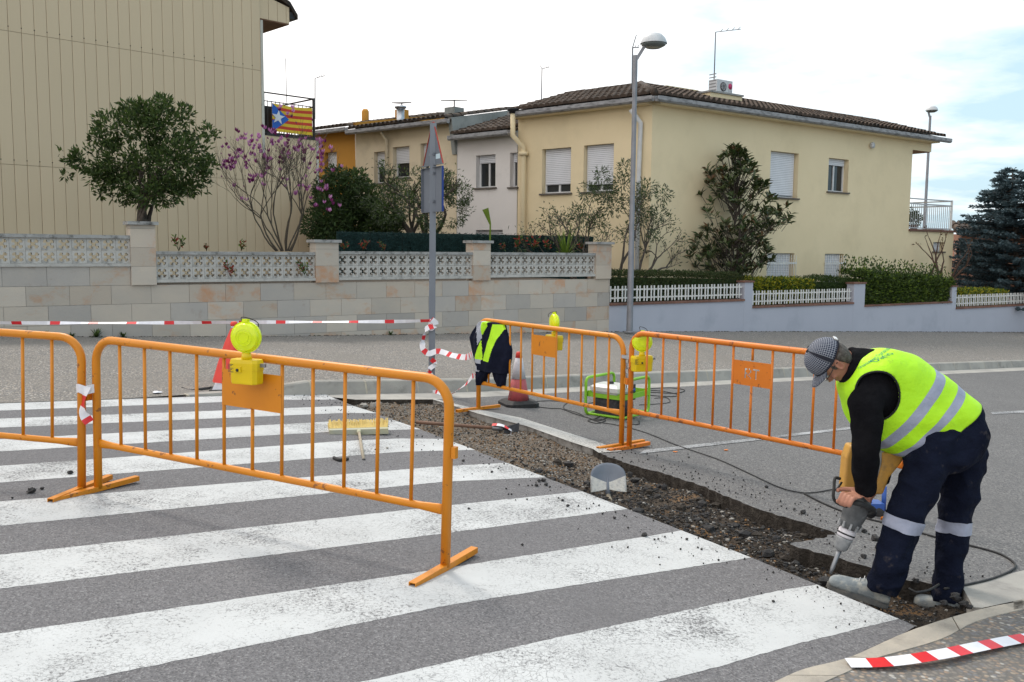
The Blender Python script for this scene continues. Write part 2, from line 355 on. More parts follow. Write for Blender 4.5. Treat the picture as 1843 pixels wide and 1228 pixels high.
strip_lo = gl([(779, 719), (860, 744.5), (948, 767), (1026, 795), (1067, 808)])
trench_far_px = [(1075, 815), (1105, 826), (1141, 838), (1199, 853.5), (1254, 871), (1322, 900), (1390, 924), (1459, 944), (1506, 960), (1480, 968), (1425, 979), (1440, 986), (1480, 997), (1558, 1019), (1620, 1042), (1690, 1052), (1731, 1058)]
tf = gl([(1067, 808)] + trench_far_px)
far_edge = rough_line(tf, 0.045, 0.016, 5)
gut_in = gl([(1731, 1055), (1843, 1027)]); gut_end = flat(gut_in[-1] + (gut_in[-1] - gut_in[0]).normalized() * 8)
gk = gl([(779, 719), (842, 716), (1100, 702), (1450, 685), (1843, 667)])
gk_end = flat(gk[-1] + CD * 60)
road = strip_lo[:-1] + far_edge[:-1] + gut_in + [gut_end, flat(V(40, -5, 0)), flat(V(80, 20, 0))] + [gk_end] + list(reversed(gk))[:-1]
mb = MB().mat('road_asphalt'); mb.sheet(road); mb.mat('cut_asphalt'); skirt(mb, far_edge, 0.3); mb.mat('kerb_side'); skirt(mb, strip_lo, 0.3)
mb.obj('far_road', kind='structure', fixn=False)
# loose lower ledge behind the notch already follows the outline above
# trench bed: uneven rubble surface a hand deep
tx0, tx1, ty0, ty1 = -2.4, 3.2, 3.9, 11.6
el2 = [(p.x, p.y) for p in edge_line[::3]]
def bedz(x, y):
    z = GZ(x, y) - 0.098 + 0.03 * noise.noise(V(x * 1.7, y * 1.7, 0)) + 0.032 * noise.noise(V(x * 6, y * 6, 3)) + 0.018 * noise.noise(V(x * 16, y * 16, 7))
    dn = min(1, max(0, (y - 6.5) / 2.5)); return z + 0.035 * dn
def in_bed(x, y):
    # strip to the right of the crossing edge, 1.6 m wide, widening to the near kerb
    for i in range(len(el2) - 1):
        pass
    a = edge_line[0]; b = edge_line[-1]; d = (b - a).normalized(); n_ = V(-d.y, d.x, 0); q = V(x, y, 0) - V(a.x, a.y, 0)
    s_ = q.dot(V(d.x, d.y, 0)); t_ = q.dot(n_); return -0.6 < s_ < (b - a).length + 1.0 and -0.25 < t_ < 2.2
step = 0.035; nx = int((tx1 - tx0) / step); ny = int((ty1 - ty0) / step); idx = {}; vs = []; fs = []
def vid(i, j):
    if (i, j) not in idx: x = tx0 + i * step; y = ty0 + j * step; idx[(i, j)] = len(vs); vs.append(V(x, y, bedz(x, y)))
    return idx[(i, j)]
for i in range(nx):
    for j in range(ny):
        if in_bed(tx0 + (i + .5) * step, ty0 + (j + .5) * step): fs.append((vid(i, j), vid(i + 1, j), vid(i + 1, j + 1), vid(i, j + 1)))
MB().mat('trench_rubble').add(vs, fs, True).obj('trench_bed', kind='structure', fixn=False)

# white painted concrete strip of the old ramp edge (blocks)
up_px = [(779, 717.5), (866, 738), (938, 752), (1016, 777), (1087, 799), (1120, 812)]
MBs = MB().mat('strip_paint'); U = gl(up_px, 0.006); L = gl([(779, 719), (860, 744.5), (948, 767), (1026, 795), (1067, 808), (1078, 815)], 0.006)
MBs.add(U + L, [(i, i + 1, i + 7, i + 6) for i in range(5)], False)
MBs.obj('edge_strip_marking', kind='structure', fixn=False)

# zebra stripes: outline points (top edge left..right, bottom edge right..left)
st = [([(-700, 757), (0, 726), (506, 709.8), (586, 710)], [(606, 719.5), (506, 720), (0, 739.5), (-700, 776)]),
      ([(-700, 793), (0, 754), (620, 731), (637, 731.2)], [(678, 744), (620, 743.6), (0, 770), (-700, 812)]),
      ([(-700, 843), (0, 791), (620, 757.8), (709, 756.4)], [(757, 773), (620, 776), (0, 813), (-700, 869)]),
      ([(-700, 906), (0, 839), (620, 794), (722, 789.5), (801, 790.5)], [(855, 810), (722, 813.5), (620, 821.6), (0, 869), (-700, 943)]),
      ([(-700, 986), (0, 903), (800, 839.5), (912, 833.5)], [(983, 859.3), (800, 867.4), (0, 947), (-700, 1034)]),
      ([(-700, 1105), (0, 999), (800, 910.7), (1048, 885)], [(1130, 916.5), (800, 960.6), (0, 1060), (-700, 1172)]),
      ([(-700, 1260), (0, 1141), (800, 1023.5), (1200, 960), (1226, 955)], [(1352, 1004), (1180, 1031), (800, 1091), (0, 1255), (-700, 1420)]),
      ([(-500, 1500), (0, 1376), (650, 1228), (980, 1153), (1400, 1064), (1470, 1052.8)], [(1618, 1114.5), (1428, 1161), (1298, 1199), (900, 1302), (0, 1560), (-500, 1720)])]
for k, (a, b) in enumerate(st):
    top = rough_line(gl(a, 0), 0.03, 0.0035, 20 + k); bot = rough_line(gl(b, 0), 0.03, 0.0035, 40 + k)
    o = MB().mat('zebra_paint').sheet([p + V(0, 0, 0.0012) for p in top + bot]).obj('zebra_stripe', kind='structure', fixn=False)
# thin lines on the road
for a, b in ([(1160, 810), (1320, 792.5), (1364, 788), (1531, 768.5), (1531, 772.5), (1364, 792.5), (1320, 797.5), (1150, 817)], [(1783, 742), (1900, 736), (1900, 740), (1786, 746)]), :
    for poly in (a, b):
        MB().mat('line_paint').sheet([p for p in gl(poly, 0.005)]).obj('road_line', kind='structure', fixn=False)

# gutter along the far kerb
mb = MB().mat('gutter_concrete'); top_ = [kerb_line[3], kerb_line[4], kerb_line[5], kerb_line[6], kerb_line[7], kerb_line[8]]
q = [G(640, 719.5)] + gk + [gk_end]
mb.sheet([p + V(0, 0, 0.0) for p in top_ + list(reversed(q))]); mb.mat('cut_asphalt'); skirt(mb, [G(606, 714), G(640, 719.5), G(779, 719)], 0.3)
mb.obj('gutter', kind='structure', fixn=False)
# far kerb: single battered stones with lighter mortar joints
ks = kerb_line[3] - CD * 0.1
total = (kerb_line[8] - ks).length; dk = (kerb_line[7] - kerb_line[3]).normalized(); 
kerb = thing('far_kerb', None, None, kind='structure')
nn_ = V(-CD.y, CD.x, 0)
def kpt(s, o, z):
    # follow the measured kerb line
    acc = 0; pts = kerb_line[2:]
    for a, b in zip(pts[:-1], pts[1:]):
        l = (b - a).length
        if acc + l >= s or b is pts[-1]:
            p = a.lerp(b, (s - acc) / l); return V(p.x + nn_.x * o, p.y + nn_.y * o, GZ(p.x, p.y) + z)
        acc += l
ramp_len = (kerb_line[3] - kerb_line[2]).length
def kh(s): return 0.155 * min(1, max(0.1, (s - 0.25 * ramp_len) / (ramp_len * 0.75)))
s_ = 0.0; kn = 0
while s_ < 38:
    L_ = 0.70 if kn else 0.70; a, b = s_ + 0.012, s_ + L_ - 0.012; ha, hb = kh(a), kh(b)
    P = []
    for (ss, h) in ((a, ha), (b, hb)):
        P.append([kpt(ss, 0, -0.02), kpt(ss, 0.05 * h / .15, h - 0.01), kpt(ss, 0.07 * h / .15, h + 0.004), kpt(ss, 0.16, h + 0.006), kpt(ss, 0.16, -0.02)])
    MB().mat('kerb_concrete').rings([P[0], P[1]], smooth=False).obj('kerb_stone', kerb); 
    j0 = kpt(s_ - 0.012, 0, 0); mb = MB().mat('joint_mortar'); h = kh(s_)
    mb.rings([[kpt(ss, 0.004, -0.02), kpt(ss, 0.052 * h / .15, h - 0.014), kpt(ss, 0.074 * h / .15, h), kpt(ss, 0.16, h + 0.002), kpt(ss, 0.16, -0.02)] for ss in (s_ - 0.012, s_ + 0.012)], smooth=False)
    mb.obj('mortar_joint', kerb); s_ += L_; kn += 1
# far pavement: ruled between the kerb top and the foot of the garden walls
WALLP = Plane(-7.14, 14.8, radians(34))
wall_base = [(-14, 0.62), (-4, 0.26), (-1.01, 0.13), (1.08, 0.03), (3.44, -0.07), (6.93, -0.18), (11.27, -0.32), (15.83, -0.51), (20.72, -0.72), (29.78, -1.13), (80, -3.3)]
def wbz(s):
    for (a, za), (b, zb) in zip(wall_base[:-1], wall_base[1:]):
        if s <= b or b == 80: return lerp(za, zb, (s - a) / (b - a))
rows = []
ncol = 90
for i in range(ncol):
    t = i / (ncol - 1); sw = -14 + 84 * t
    w_ = WALLP.w(sw, wbz(sw)); 
    # matching kerb point: same distance along the street
    ta = (w_ - V(-2.39, 10.74, 0)).dot(CD)
    ta += ramp_len
    if ta < 0: kq = kerb_line[2] - CD * -ta; kq = V(kq.x, kq.y, GZ(kq.x, kq.y) + 0.006)
    else: kq = kpt(ta, 0.13, kh(ta) * .97)
    col = []
    for j in range(9):
        u = j / 8; p = kq.lerp(w_ + WALLP.n * -0.05, u); p.z += 0.02 * sin(pi * u) + 0.008 * noise.noise(V(p.x, p.y, 1)); col.append(p)
    rows.append(col)
MB().mat('pavement_aggregate').add([p for r in rows for p in r], [(i * 9 + j, (i + 1) * 9 + j, (i + 1) * 9 + j + 1, i * 9 + j + 1) for i in range(ncol - 1) for j in range(8)], True).obj('far_pavement', kind='structure', fixn=False)

# near kerb stones, curved round the corner, and the near pavement
ko = gl([(3300, 905), (2500, 985), (1900, 1084), (1843, 1096), (1757, 1118), (1691, 1151), (1571, 1186), (1527, 1208), (1484, 1227), (1400, 1270), (1200, 1370), (930, 1600)], 0.03)
ki = gl([(3300, 890), (2500, 968), (1900, 1066), (1843, 1079), (1768, 1094), (1648, 1127), (1523, 1181), (1440, 1203), (1380, 1230), (1300, 1268), (1150, 1346), (880, 1560)], 0.03)
KI = catmull(ki, 4); KO = catmull(ko, 4)
nk = thing('near_kerb', None, None, kind='structure'); n = len(KI); cuts = list(range(0, n, 6))
if cuts[-1] != n - 1: cuts.append(n - 1)
for a, b in zip(cuts[:-1], cuts[1:]):
    rs = []
    for i in range(a, b + 1):
        pi_, po_ = KI[i], KO[i]; sh = (po_ - pi_).normalized() * 0.02
        if i == b and b != n - 1: 
            back = (KI[i - 1] - KI[i]).normalized() * 0.008; pi_ = pi_ + back; po_ = po_ + back
        rs.append([pi_ - V(0, 0, 0.25), pi_ - V(0, 0, 0.012), pi_ + sh, po_, po_ - V(0, 0, 0.25)])
    MB().mat('near_kerb_concrete').rings(rs, smooth=False).obj('kerb_stone', nk)
npv = KO + [flat(V(-.5, -4, 0)) , flat(V(14, -4, 0))]
MB().mat('near_aggregate').sheet([p + V(0, 0, -0.004) for p in npv]).obj('near_pavement', kind='structure', fixn=False)
# concrete apron by the near kerb on the right
ap = gl([(1731, 1055), (1843, 1027)]) + [gut_end] + gl([(3300, 892), (2500, 972), (1900, 1070), (1843, 1079), (1768, 1095), (1752, 1094)])
mb = MB().mat('gutter_concrete').sheet([p + V(0, 0, 0.002) for p in ap]); skirt(mb, gl([(1731, 1055), (1752, 1094), (1768, 1095)], 0.002), 0.2)
mb.obj('concrete_apron', kind='structure', fixn=False)
# ground underneath everything, out to the horizon
vs = []; R_ = [-900, -300, -100, -40, -20, -8, 0, 8, 20, 40, 80, 160, 400, 900]; 
for y in R_:
    for x in R_: vs.append(V(x, y + 10, max(-9, min(0.5, GZ(x, y + 10))) - 0.5))
k_ = len(R_)
MB().mat('terrain_ground').add(vs, [(j * k_ + i, j * k_ + i + 1, (j + 1) * k_ + i + 1, (j + 1) * k_ + i) for i in range(k_ - 1) for j in range(k_ - 1)], True).obj('ground', kind='structure', fixn=False)
# garden ground behind the walls
mb = MB().mat('soil')
W_ = WALLP
def terrace(u0, u1, z, back=18):
    mb.add([W_.w(u0, z, -0.15), W_.w(u1, z, -0.15), W_.w(u1, z, -back), W_.w(u0, z, -back)], [(0, 1, 2, 3)], False)
terrace(-14, 1.5, 1.05); terrace(1.5, 11.3, 0.85); terrace(11.3, 16.2, 0.1); terrace(16.2, 21, -0.05); terrace(21, 26, -0.15); terrace(26, 60, -0.4)
mb.obj('garden_ground', kind='structure', fixn=False)
# ================================================================ WALLS, HOUSES
mat('slab_stone', (0.50, 0.44, 0.37), (0.44, 0.40, 0.35), 1.6, 0.75, 0.25, 40, detail=6, stretch=(1, 1, 1.6), dirt=(0.47, 0.33, 0.235), dscale=1.7, dlo=0.54, dhi=0.66, rand=0.11)
mat('slab_stone_warm', (0.49, 0.425, 0.35), (0.45, 0.39, 0.33), 1.8, 0.75, 0.25, 40, detail=6, dirt=(0.50, 0.29, 0.175), dscale=1.8, dlo=0.50, dhi=0.64, rand=0.1)
mat('slab_stone_grey', (0.43, 0.395, 0.355), (0.385, 0.36, 0.335), 2.0, 0.75, 0.25, 40, detail=6, dirt=(0.33, 0.28, 0.24), dscale=3, dlo=0.58, dhi=0.7, rand=0.12)
mat('wall_grout', (0.26, 0.245, 0.225), None, 9, 0.9)
mat('cast_stone', (0.50, 0.485, 0.455), (0.42, 0.41, 0.385), 7, 0.9, 0.4, 60, detail=6, dirt=(0.17, 0.17, 0.165), dscale=5, dlo=0.55, dhi=0.75, rand=0.06)
mat('weathered_cap', (0.27, 0.27, 0.265), (0.38, 0.38, 0.37), 6, 0.9, 0.5, 50, detail=7, dirt=(0.08, 0.08, 0.075), dscale=7, dlo=0.52, dhi=0.7)
mat('panel_cream', (0.645, 0.51, 0.345), (0.60, 0.475, 0.315), 0.6, 0.55, 0.05, 30, stretch=(1, 1, 0.25), rand=0.025)
mat('panel_seam', (0.38, 0.28, 0.15), (0.30, 0.22, 0.12), 6, 0.7)
mat('screw_dark', (0.05, 0.04, 0.03), None, 9, 0.6)
mat('ext_white_trim', (0.55, 0.53, 0.47), (0.45, 0.43, 0.38), 2, 0.7, dirt=(0.2, 0.19, 0.16), dscale=5, dlo=0.58, dhi=0.8)
mat('soffit_brown', (0.22, 0.12, 0.075), None, 4, 0.8)
mat('dark_iron', (0.02, 0.02, 0.022), (0.035, 0.03, 0.03), 20, 0.5)
mat('yellow_stucco', (0.78, 0.65, 0.43), (0.74, 0.615, 0.40), 0.7, 0.9, 0.25, 60, detail=6, dirt=(0.64, 0.53, 0.34), dscale=0.9, dlo=0.5, dhi=0.9)
mat('cream_stucco', (0.72, 0.61, 0.44), (0.67, 0.57, 0.41), 0.6, 0.9, 0.25, 60, detail=6, dirt=(0.38, 0.32, 0.23), dscale=0.8, dlo=0.5, dhi=0.9)
mat('white_stucco', (0.74, 0.70, 0.675), (0.69, 0.655, 0.63), 0.7, 0.9, 0.2, 60, detail=5, dirt=(0.42, 0.40, 0.38), dscale=0.9, dlo=0.55, dhi=0.95)
mat('ochre_stucco', (0.56, 0.27, 0.045), (0.50, 0.24, 0.04), 0.7, 0.9, 0.2, 60)
mat('grey_render', (0.34, 0.355, 0.34), (0.27, 0.285, 0.275), 1.2, 0.9, 0.3, 40, detail=7, dirt=(0.17, 0.18, 0.17), dscale=1.3, dlo=0.48, dhi=0.75)
mat('lilac_wall', (0.43, 0.445, 0.51), (0.40, 0.415, 0.48), 0.6, 0.9, 0.15, 70, detail=5, dirt=(0.29, 0.31, 0.37), dscale=0.8, dlo=0.55, dhi=0.9)
mat('brick_coping', (0.22, 0.11, 0.08), (0.15, 0.08, 0.06), 14, 0.85, 0.3, 60, rand=0.2)
mat('picket_white', (0.70, 0.70, 0.68), (0.60, 0.60, 0.58), 6, 0.6)
mat('roof_tile', (0.062, 0.046, 0.038), (0.105, 0.068, 0.044), 9, 0.9, 0.5, 60, detail=6, dirt=(0.03, 0.028, 0.026), dscale=3, dlo=0.42, dhi=0.65, rand=0.3)
mat('ochre_tile', (0.12, 0.085, 0.06), (0.07, 0.055, 0.045), 6, 0.9, 0.4, 60)
mat('gutter_metal', (0.33, 0.33, 0.34), (0.22, 0.22, 0.23), 5, 0.6, 0.1, 40, dirt=(0.10, 0.10, 0.10), dscale=5, dlo=0.5, dhi=0.75, stretch=(1, 1, 3))
mat('shutter_white', (0.78, 0.79, 0.83), (0.72, 0.73, 0.77), 3, 0.5)
mat('slat_gap_shade', (0.38, 0.39, 0.42), None, 4, .7); mat('rail_grey', (0.46, 0.47, 0.49), None, 4, .5); mat('frame_white', (0.72, 0.72, 0.72), None, 4, 0.45)
mat('sill_dark', (0.10, 0.085, 0.075), (0.14, 0.12, 0.10), 9, 0.85)
def m_glass(name, c=(0.02, 0.025, 0.03)):
    m, n, b = nodes_of(name); b.inputs['Base Color'].default_value = rgba(c); b.inputs['Roughness'].default_value = 0.06; b.inputs['Specular IOR Level'].default_value = 0.6
m_glass('window_glass')
mat('curtain_brown', (0.13, 0.10, 0.085), (0.20, 0.16, 0.13), 30, 0.9, stretch=(1, 1, 0.05))
mat('zinc', (0.55, 0.57, 0.60), (0.38, 0.40, 0.42), 8, 0.35, metallic=0.8)
mat('black_metal', (0.015, 0.015, 0.018), None, 9, 0.5)
mat('pvc_white', (0.62, 0.62, 0.62), (0.5, 0.5, 0.5), 4, 0.5)
mat('terracotta_wall', (0.33, 0.16, 0.10), (0.26, 0.13, 0.09), 2, 0.9)
mat('galv', (0.20, 0.225, 0.26), (0.16, 0.18, 0.215), 7, 0.5, 0.05, 60, metallic=0.3, stretch=(1, 1, .3))
mat('pole_grey', (0.27, 0.275, 0.30), (0.22, 0.225, 0.245), 5, 0.5, metallic=0.35)

# ---- stone-faced garden wall with pierced blocks
wall = thing('stone_garden_wall', 'low wall faced in pale marbled stone slabs with pierced white block panels on top', 'garden wall', WALLP.w(0, 0))
W_ = WALLP
COURSES = [-0.67, -0.355, -0.04, 0.275, 0.59, 0.905, 1.22]
T0, T1 = -9.5, 11.33
SW = 0.63
S_ = []   # (u0,u1) steps
core = MB().mat('wall_grout')
core.wbox(W_, T0, 1.0, -1, 1.215, -0.20, -0.012); core.wbox(W_, 1.0, T1, -1, 0.90, -0.20, -0.012); core.obj('wall_core', wall)
slabsrc = {}
rs = random.Random(11)
def slab_mesh(w, h, key):
    if key in slabsrc: return slabsrc[key]
    return None
def put_slab(u0, u1, z0, z1, out=0.0):
    g = 0.0024; kindm = rs.choices(['slab_stone', 'slab_stone_warm', 'slab_stone_grey'], [5, 2.6, 3])[0]
    pr = out + rs.uniform(-0.002, 0.003); mb = MB().mat(kindm)
    mb.wbox(W_, u0 + g, u1 - g, z0 + g, z1 - g, pr - 0.02, pr); return mb.obj('stone_slab', wall)
for ci in range(len(COURSES) - 1):
    z0, z1 = COURSES[ci], COURSES[ci + 1]; u = T0 + (0.31 if ci % 2 else 0)
    endu = 1.0 if ci == 5 else T1
    while u < endu - 0.02:
        u1 = min(u + SW, endu)
        if max(wbz(u), wbz(u1)) < z1 and u1 > -2.2: put_slab(u, u1, z0, z1)
        u += SW
def pier(u0, u1, z0, z1):
    MB().mat('wall_grout').wbox(W_, u0 + .02, u1 - .02, z0 + .01, z1 - 0.055, -0.24, 0.028).obj('pier_core', wall)
    z = z0
    while z < z1 - 0.08:
        zz = min(z + 0.315, z1 - 0.055)
        m_ = rs.choices(['slab_stone', 'slab_stone_warm', 'slab_stone_grey'], [6, 4, 0])[0]
        MB().mat(m_).wbox(W_, u0, u1, z + .002, zz - .002, -0.26, 0.045).obj('stone_slab', wall); z = zz
    MB().mat('weathered_cap').wbox(W_, u0 - 0.045, u1 + 0.045, z1 - 0.055, z1, -0.31, 0.095).obj('pier_cap', wall)
P1 = (W_.sz(236, 500)[0], W_.sz(281, 500)[0]); P2 = (W_.sz(567, 470)[0], W_.sz(608, 470)[0]); P3 = (W_.sz(850, 470)[0], W_.sz(881, 470)[0]); P4 = (W_.sz(1071, 470)[0], T1)
pier(P1[0], P1[1], 0.905, 1.97); pier(P2[0], P2[1], 0.905, 1.71); pier(P3[0], P3[1], 0.905, 1.74); pier(P4[0] , P4[1], 0.905, 1.75)
# pierced block: square with an x-shaped opening with square lobes
def block_src():
    h = 0.104; g = 0.0015; o = [(-h + g, -h + g), (h - g, -h + g), (h - g, h - g), (-h + g, h - g)]
    a, b, c, d = 0.018, 0.045, 0.078, 0.05
    q = [(c, d), (d + .004, d + .004), (d, c), (b - 0.012, c), (b - .02, d - .012), (a - 0.004, a + .016), (0.0, 0.047)]
    # one quadrant outline running from +x axis to +y axis
    quad = [(0.036, 0.0), (0.043, 0.022), (0.056, 0.024), (0.084, 0.026), (0.088, 0.060), (0.074, 0.074), (0.060, 0.088), (0.026, 0.084), (0.024, 0.056), (0.022, 0.043)]
    hole = []
    for k in range(4):
        cs, sn = [(1, 0), (0, 1), (-1, 0), (0, -1)][k]
        for x, y in [(qx * .84, qy * .84) for qx, qy in quad]: hole.append((x * cs - y * sn, x * sn + y * cs))
    P = [V(x, 0, y) for x, y in o]; Hh = [V(x, 0, y) for x, y in hole]
    tri = tessellate_polygon([P, list(reversed(Hh))]); allp = P + list(reversed(Hh)); n = len(allp); dpt = V(0, 0.085, 0)
    vs = allp + [p + dpt for p in allp]; fs = [tuple(t) for t in tri] + [tuple(i + n for i in reversed(t)) for t in tri]
    fs += [(i, (i + 1) % 4, (i + 1) % 4 + n, i + n) for i in range(4)]
    m = len(Hh); fs += [(4 + i, 4 + (i + 1) % m, 4 + (i + 1) % m + n, 4 + i + n) for i in range(m)]
    return MB().mat('cast_stone').add(vs, fs, False)
blk = block_src().obj('pierced_block', wall, world=False); BR = Matrix.Rotation(radians(34), 4, 'Z')
first = True
def panel(u0, u1, z0, z1, nb):
    global first
    MB().mat('cast_stone').wbox(W_, u0, u1, z0 - 0.0, z0 + 0.05, -0.16, 0.03).obj('sill_course', wall)
    MB().mat('weathered_cap').wbox(W_, u0, u1, z1 - 0.055, z1, -0.17, 0.03).obj('wall_cap', wall)
    w = (u1 - u0) / nb; hh = (z1 - 0.055 - z0 - 0.05) / 2
    for i in range(nb):
        for j in range(2):
            p = W_.w(u0 + w * (i + .5), z0 + .05 + hh * (j + .5), -0.015) - W_.w(0, 0)
            M_ = Matrix.Translation(p) @ BR @ Matrix.Diagonal((w / 0.208, 1, hh / 0.208, 1))
            if first: blk.matrix_local = M_; first = False
            else: inst(blk, 'pierced_block', wall, M_)
panel(P1[0] - 0.222 * 15, P1[0], 1.22, 1.735, 15)
panel(P1[1], P2[0], 0.945, 1.475, 14); panel(P2[1], P3[0], 0.95, 1.495, 14); panel(P3[1], P4[0], 0.965, 1.495, 14)

# ---- lilac rendered wall with picket panels, further down the street
lw = thing('lilac_garden_wall', 'long lilac rendered wall with brown coping and white picket panels', 'garden wall', W_.w(T1, 0))
seg = [(1097, 1340, .33), (1355, 1537, .135), (1557, 1714, .04), (1722, 1990, -.17)]
prs = [(1340, 1355, 0.76), (1537, 1557, 0.66), (1714, 1722, 0.50)]
for i, (a, b, zt) in enumerate(seg):
    ua, ub = W_.sz(a, 520)[0], W_.sz(b, 520)[0]
    if i == 0: ua = T1
    MB().mat('lilac_wall').wbox(W_, ua, ub, -3.6, zt - 0.05, -0.2, 0.0).obj('wall_panel', lw)
    nbr = int((ub - ua) / 0.45) + 1; w = (ub - ua) / nbr
    for k in range(nbr): MB().mat('brick_coping').wbox(W_, ua + w * k + .003, ua + w * (k + 1) - .003, zt - 0.05, zt + 0.002, -0.22, 0.035).obj('coping_brick', lw)
    if i != 2:
        npk = int((ub - ua) / 0.115); w = (ub - ua - 0.1) / npk
        MB().mat('picket_white').wbox(W_, ua + 0.02, ub - .02, zt + 0.10, zt + 0.135, -0.085, -0.06).obj('fence_rail', lw)
        MB().mat('picket_white').wbox(W_, ua + 0.02, ub - .02, zt + 0.295, zt + 0.33, -0.085, -0.06).obj('fence_rail', lw)
        for k in range(npk):
            u = ua + 0.05 + w * k + (0.02 if k % 2 else 0); MB().mat('picket_white').wbox(W_, u, u + 0.035, zt + 0.03, zt + 0.40, -0.058, -0.04).obj('picket', lw)
for a, b, zt in prs:
    ua, ub = W_.sz(a, 520)[0], W_.sz(b, 520)[0]
    MB().mat('lilac_wall').wbox(W_, ua, ub, -3, zt, -0.24, 0.003).obj('pier', lw)
    MB().mat('brick_coping').wbox(W_, ua - .03, ub + .03, zt, zt + 0.045, -0.27, 0.03).obj('pier_cap', lw)

# ---- generic wall with recessed openings on a vertical plane
def holed_wall(mb, pl, u0, u1, z0, z1, holes, depth=0.22, reveal=None):
    us = sorted(set([u0, u1] + [h[0] for h in holes] + [h[1] for h in holes])); zs = sorted(set([z0, z1] + [h[2] for h in holes] + [h[3] for h in holes]))
    us = [u for u in us if u0 <= u <= u1]; zs = [z for z in zs if z0 <= z <= z1]
    for a, b in zip(us[:-1], us[1:]):
        for c, d in zip(zs[:-1], zs[1:]):
            um, zm = (a + b) / 2, (c + d) / 2
            if any(h[0] < um < h[1] and h[2] < zm < h[3] for h in holes): continue
            mb.add([pl.w(a, c), pl.w(b, c), pl.w(b, d), pl.w(a, d)], [(0, 1, 2, 3)], False)
    for h in holes:
        a, b, c, d = h; q = [(a, c), (b, c), (b, d), (a, d)]
        for (x, y), (x2, y2) in zip(q, q[1:] + q[:1]):
            mb.add([pl.w(x, y), pl.w(x2, y2), pl.w(x2, y2, -depth), pl.w(x, y, -depth)], [(0, 1, 2, 3)], False)
def hole_px(pl, x0, x1, y0, y1):
    ua, za = pl.sz(x0, y0); ub, _ = pl.sz(x1, y0); xm = (x0 + x1) / 2; _, zt = pl.sz(xm, y0); _, zb = pl.sz(xm, y1); return (min(ua, ub), max(ua, ub), zb, zt)
def window(pl, h, house, shut=1.0, kindw='shutter', split=2, depth=0.22, sill=True, label=None):
    a, b, c, d = h; fo = -depth + 0.05
    fr = MB().mat('frame_white'); t = 0.05
    for (x0, x1, z0, z1) in ((a, a + t, c, d), (b - t, b, c, d), (a + t, b - t, c, c + t), (a + t, b - t, d - t, d)): fr.wbox(pl, x0, x1, z0, z1, -depth, fo)
    for k in range(1, split):
        um = lerp(a, b, k / split); fr.wbox(pl, um - .03, um + .03, c + t, d - t, -depth, fo - .005)
    w = fr.obj('window', house, label=label)
    MB().mat('window_glass').add([pl.w(a, c, -depth + .012), pl.w(b, c, -depth + .012), pl.w(b, d, -depth + .012), pl.w(a, d, -depth + .012)], [(0, 1, 2, 3)]).obj('pane', w)
    if kindw == 'curtain':
        MB().mat('curtain_brown').add([pl.w(a, c, -depth - .05), pl.w(b, c, -depth - .05), pl.w(b, d, -depth - .05), pl.w(a, d, -depth - .05)], [(0, 1, 2, 3)]).obj('curtain', w)
    if shut > 0:
        mb = MB().mat('shutter_white'); z = d - 0.01; zb = d - (d - c) * shut + 0.02; lo = fo + 0.012
        while z > zb:
            z2 = max(z - 0.052, zb); mb.mat('shutter_white').wbox(pl, a + .035, b - .035, z2 + 0.011, z, lo, lo + 0.018); mb.mat('slat_gap_shade').wbox(pl, a + .04, b - .04, z2, z2 + 0.011, lo, lo + 0.003); z = z2  # grooves between slats get a darker grey, their shade put into the colour
        mb.obj('roller_shutter', w)
    if sill: MB().mat('sill_dark').wbox(pl, a - 0.06, b + 0.06, c - 0.045, c, -depth + .0, 0.06).obj('sill', w)
    return w
def bars(pl, h, house):
    a, b, c, d = h; mb = MB().mat('picket_white'); n = max(4, int((b - a) / 0.11))
    for k in range(n + 1):
        u = lerp(a - .02, b + .02, k / n); mb.tube([pl.w(u, c, 0.06), pl.w(u, d - 0.05, 0.06)], 0.009, 5)
    for z in (d - 0.32, c + 0.15): mb.wbox(pl, a - .06, b + .06, z, z + 0.05, 0.045, 0.06)
    mb.obj('window_grille', house)
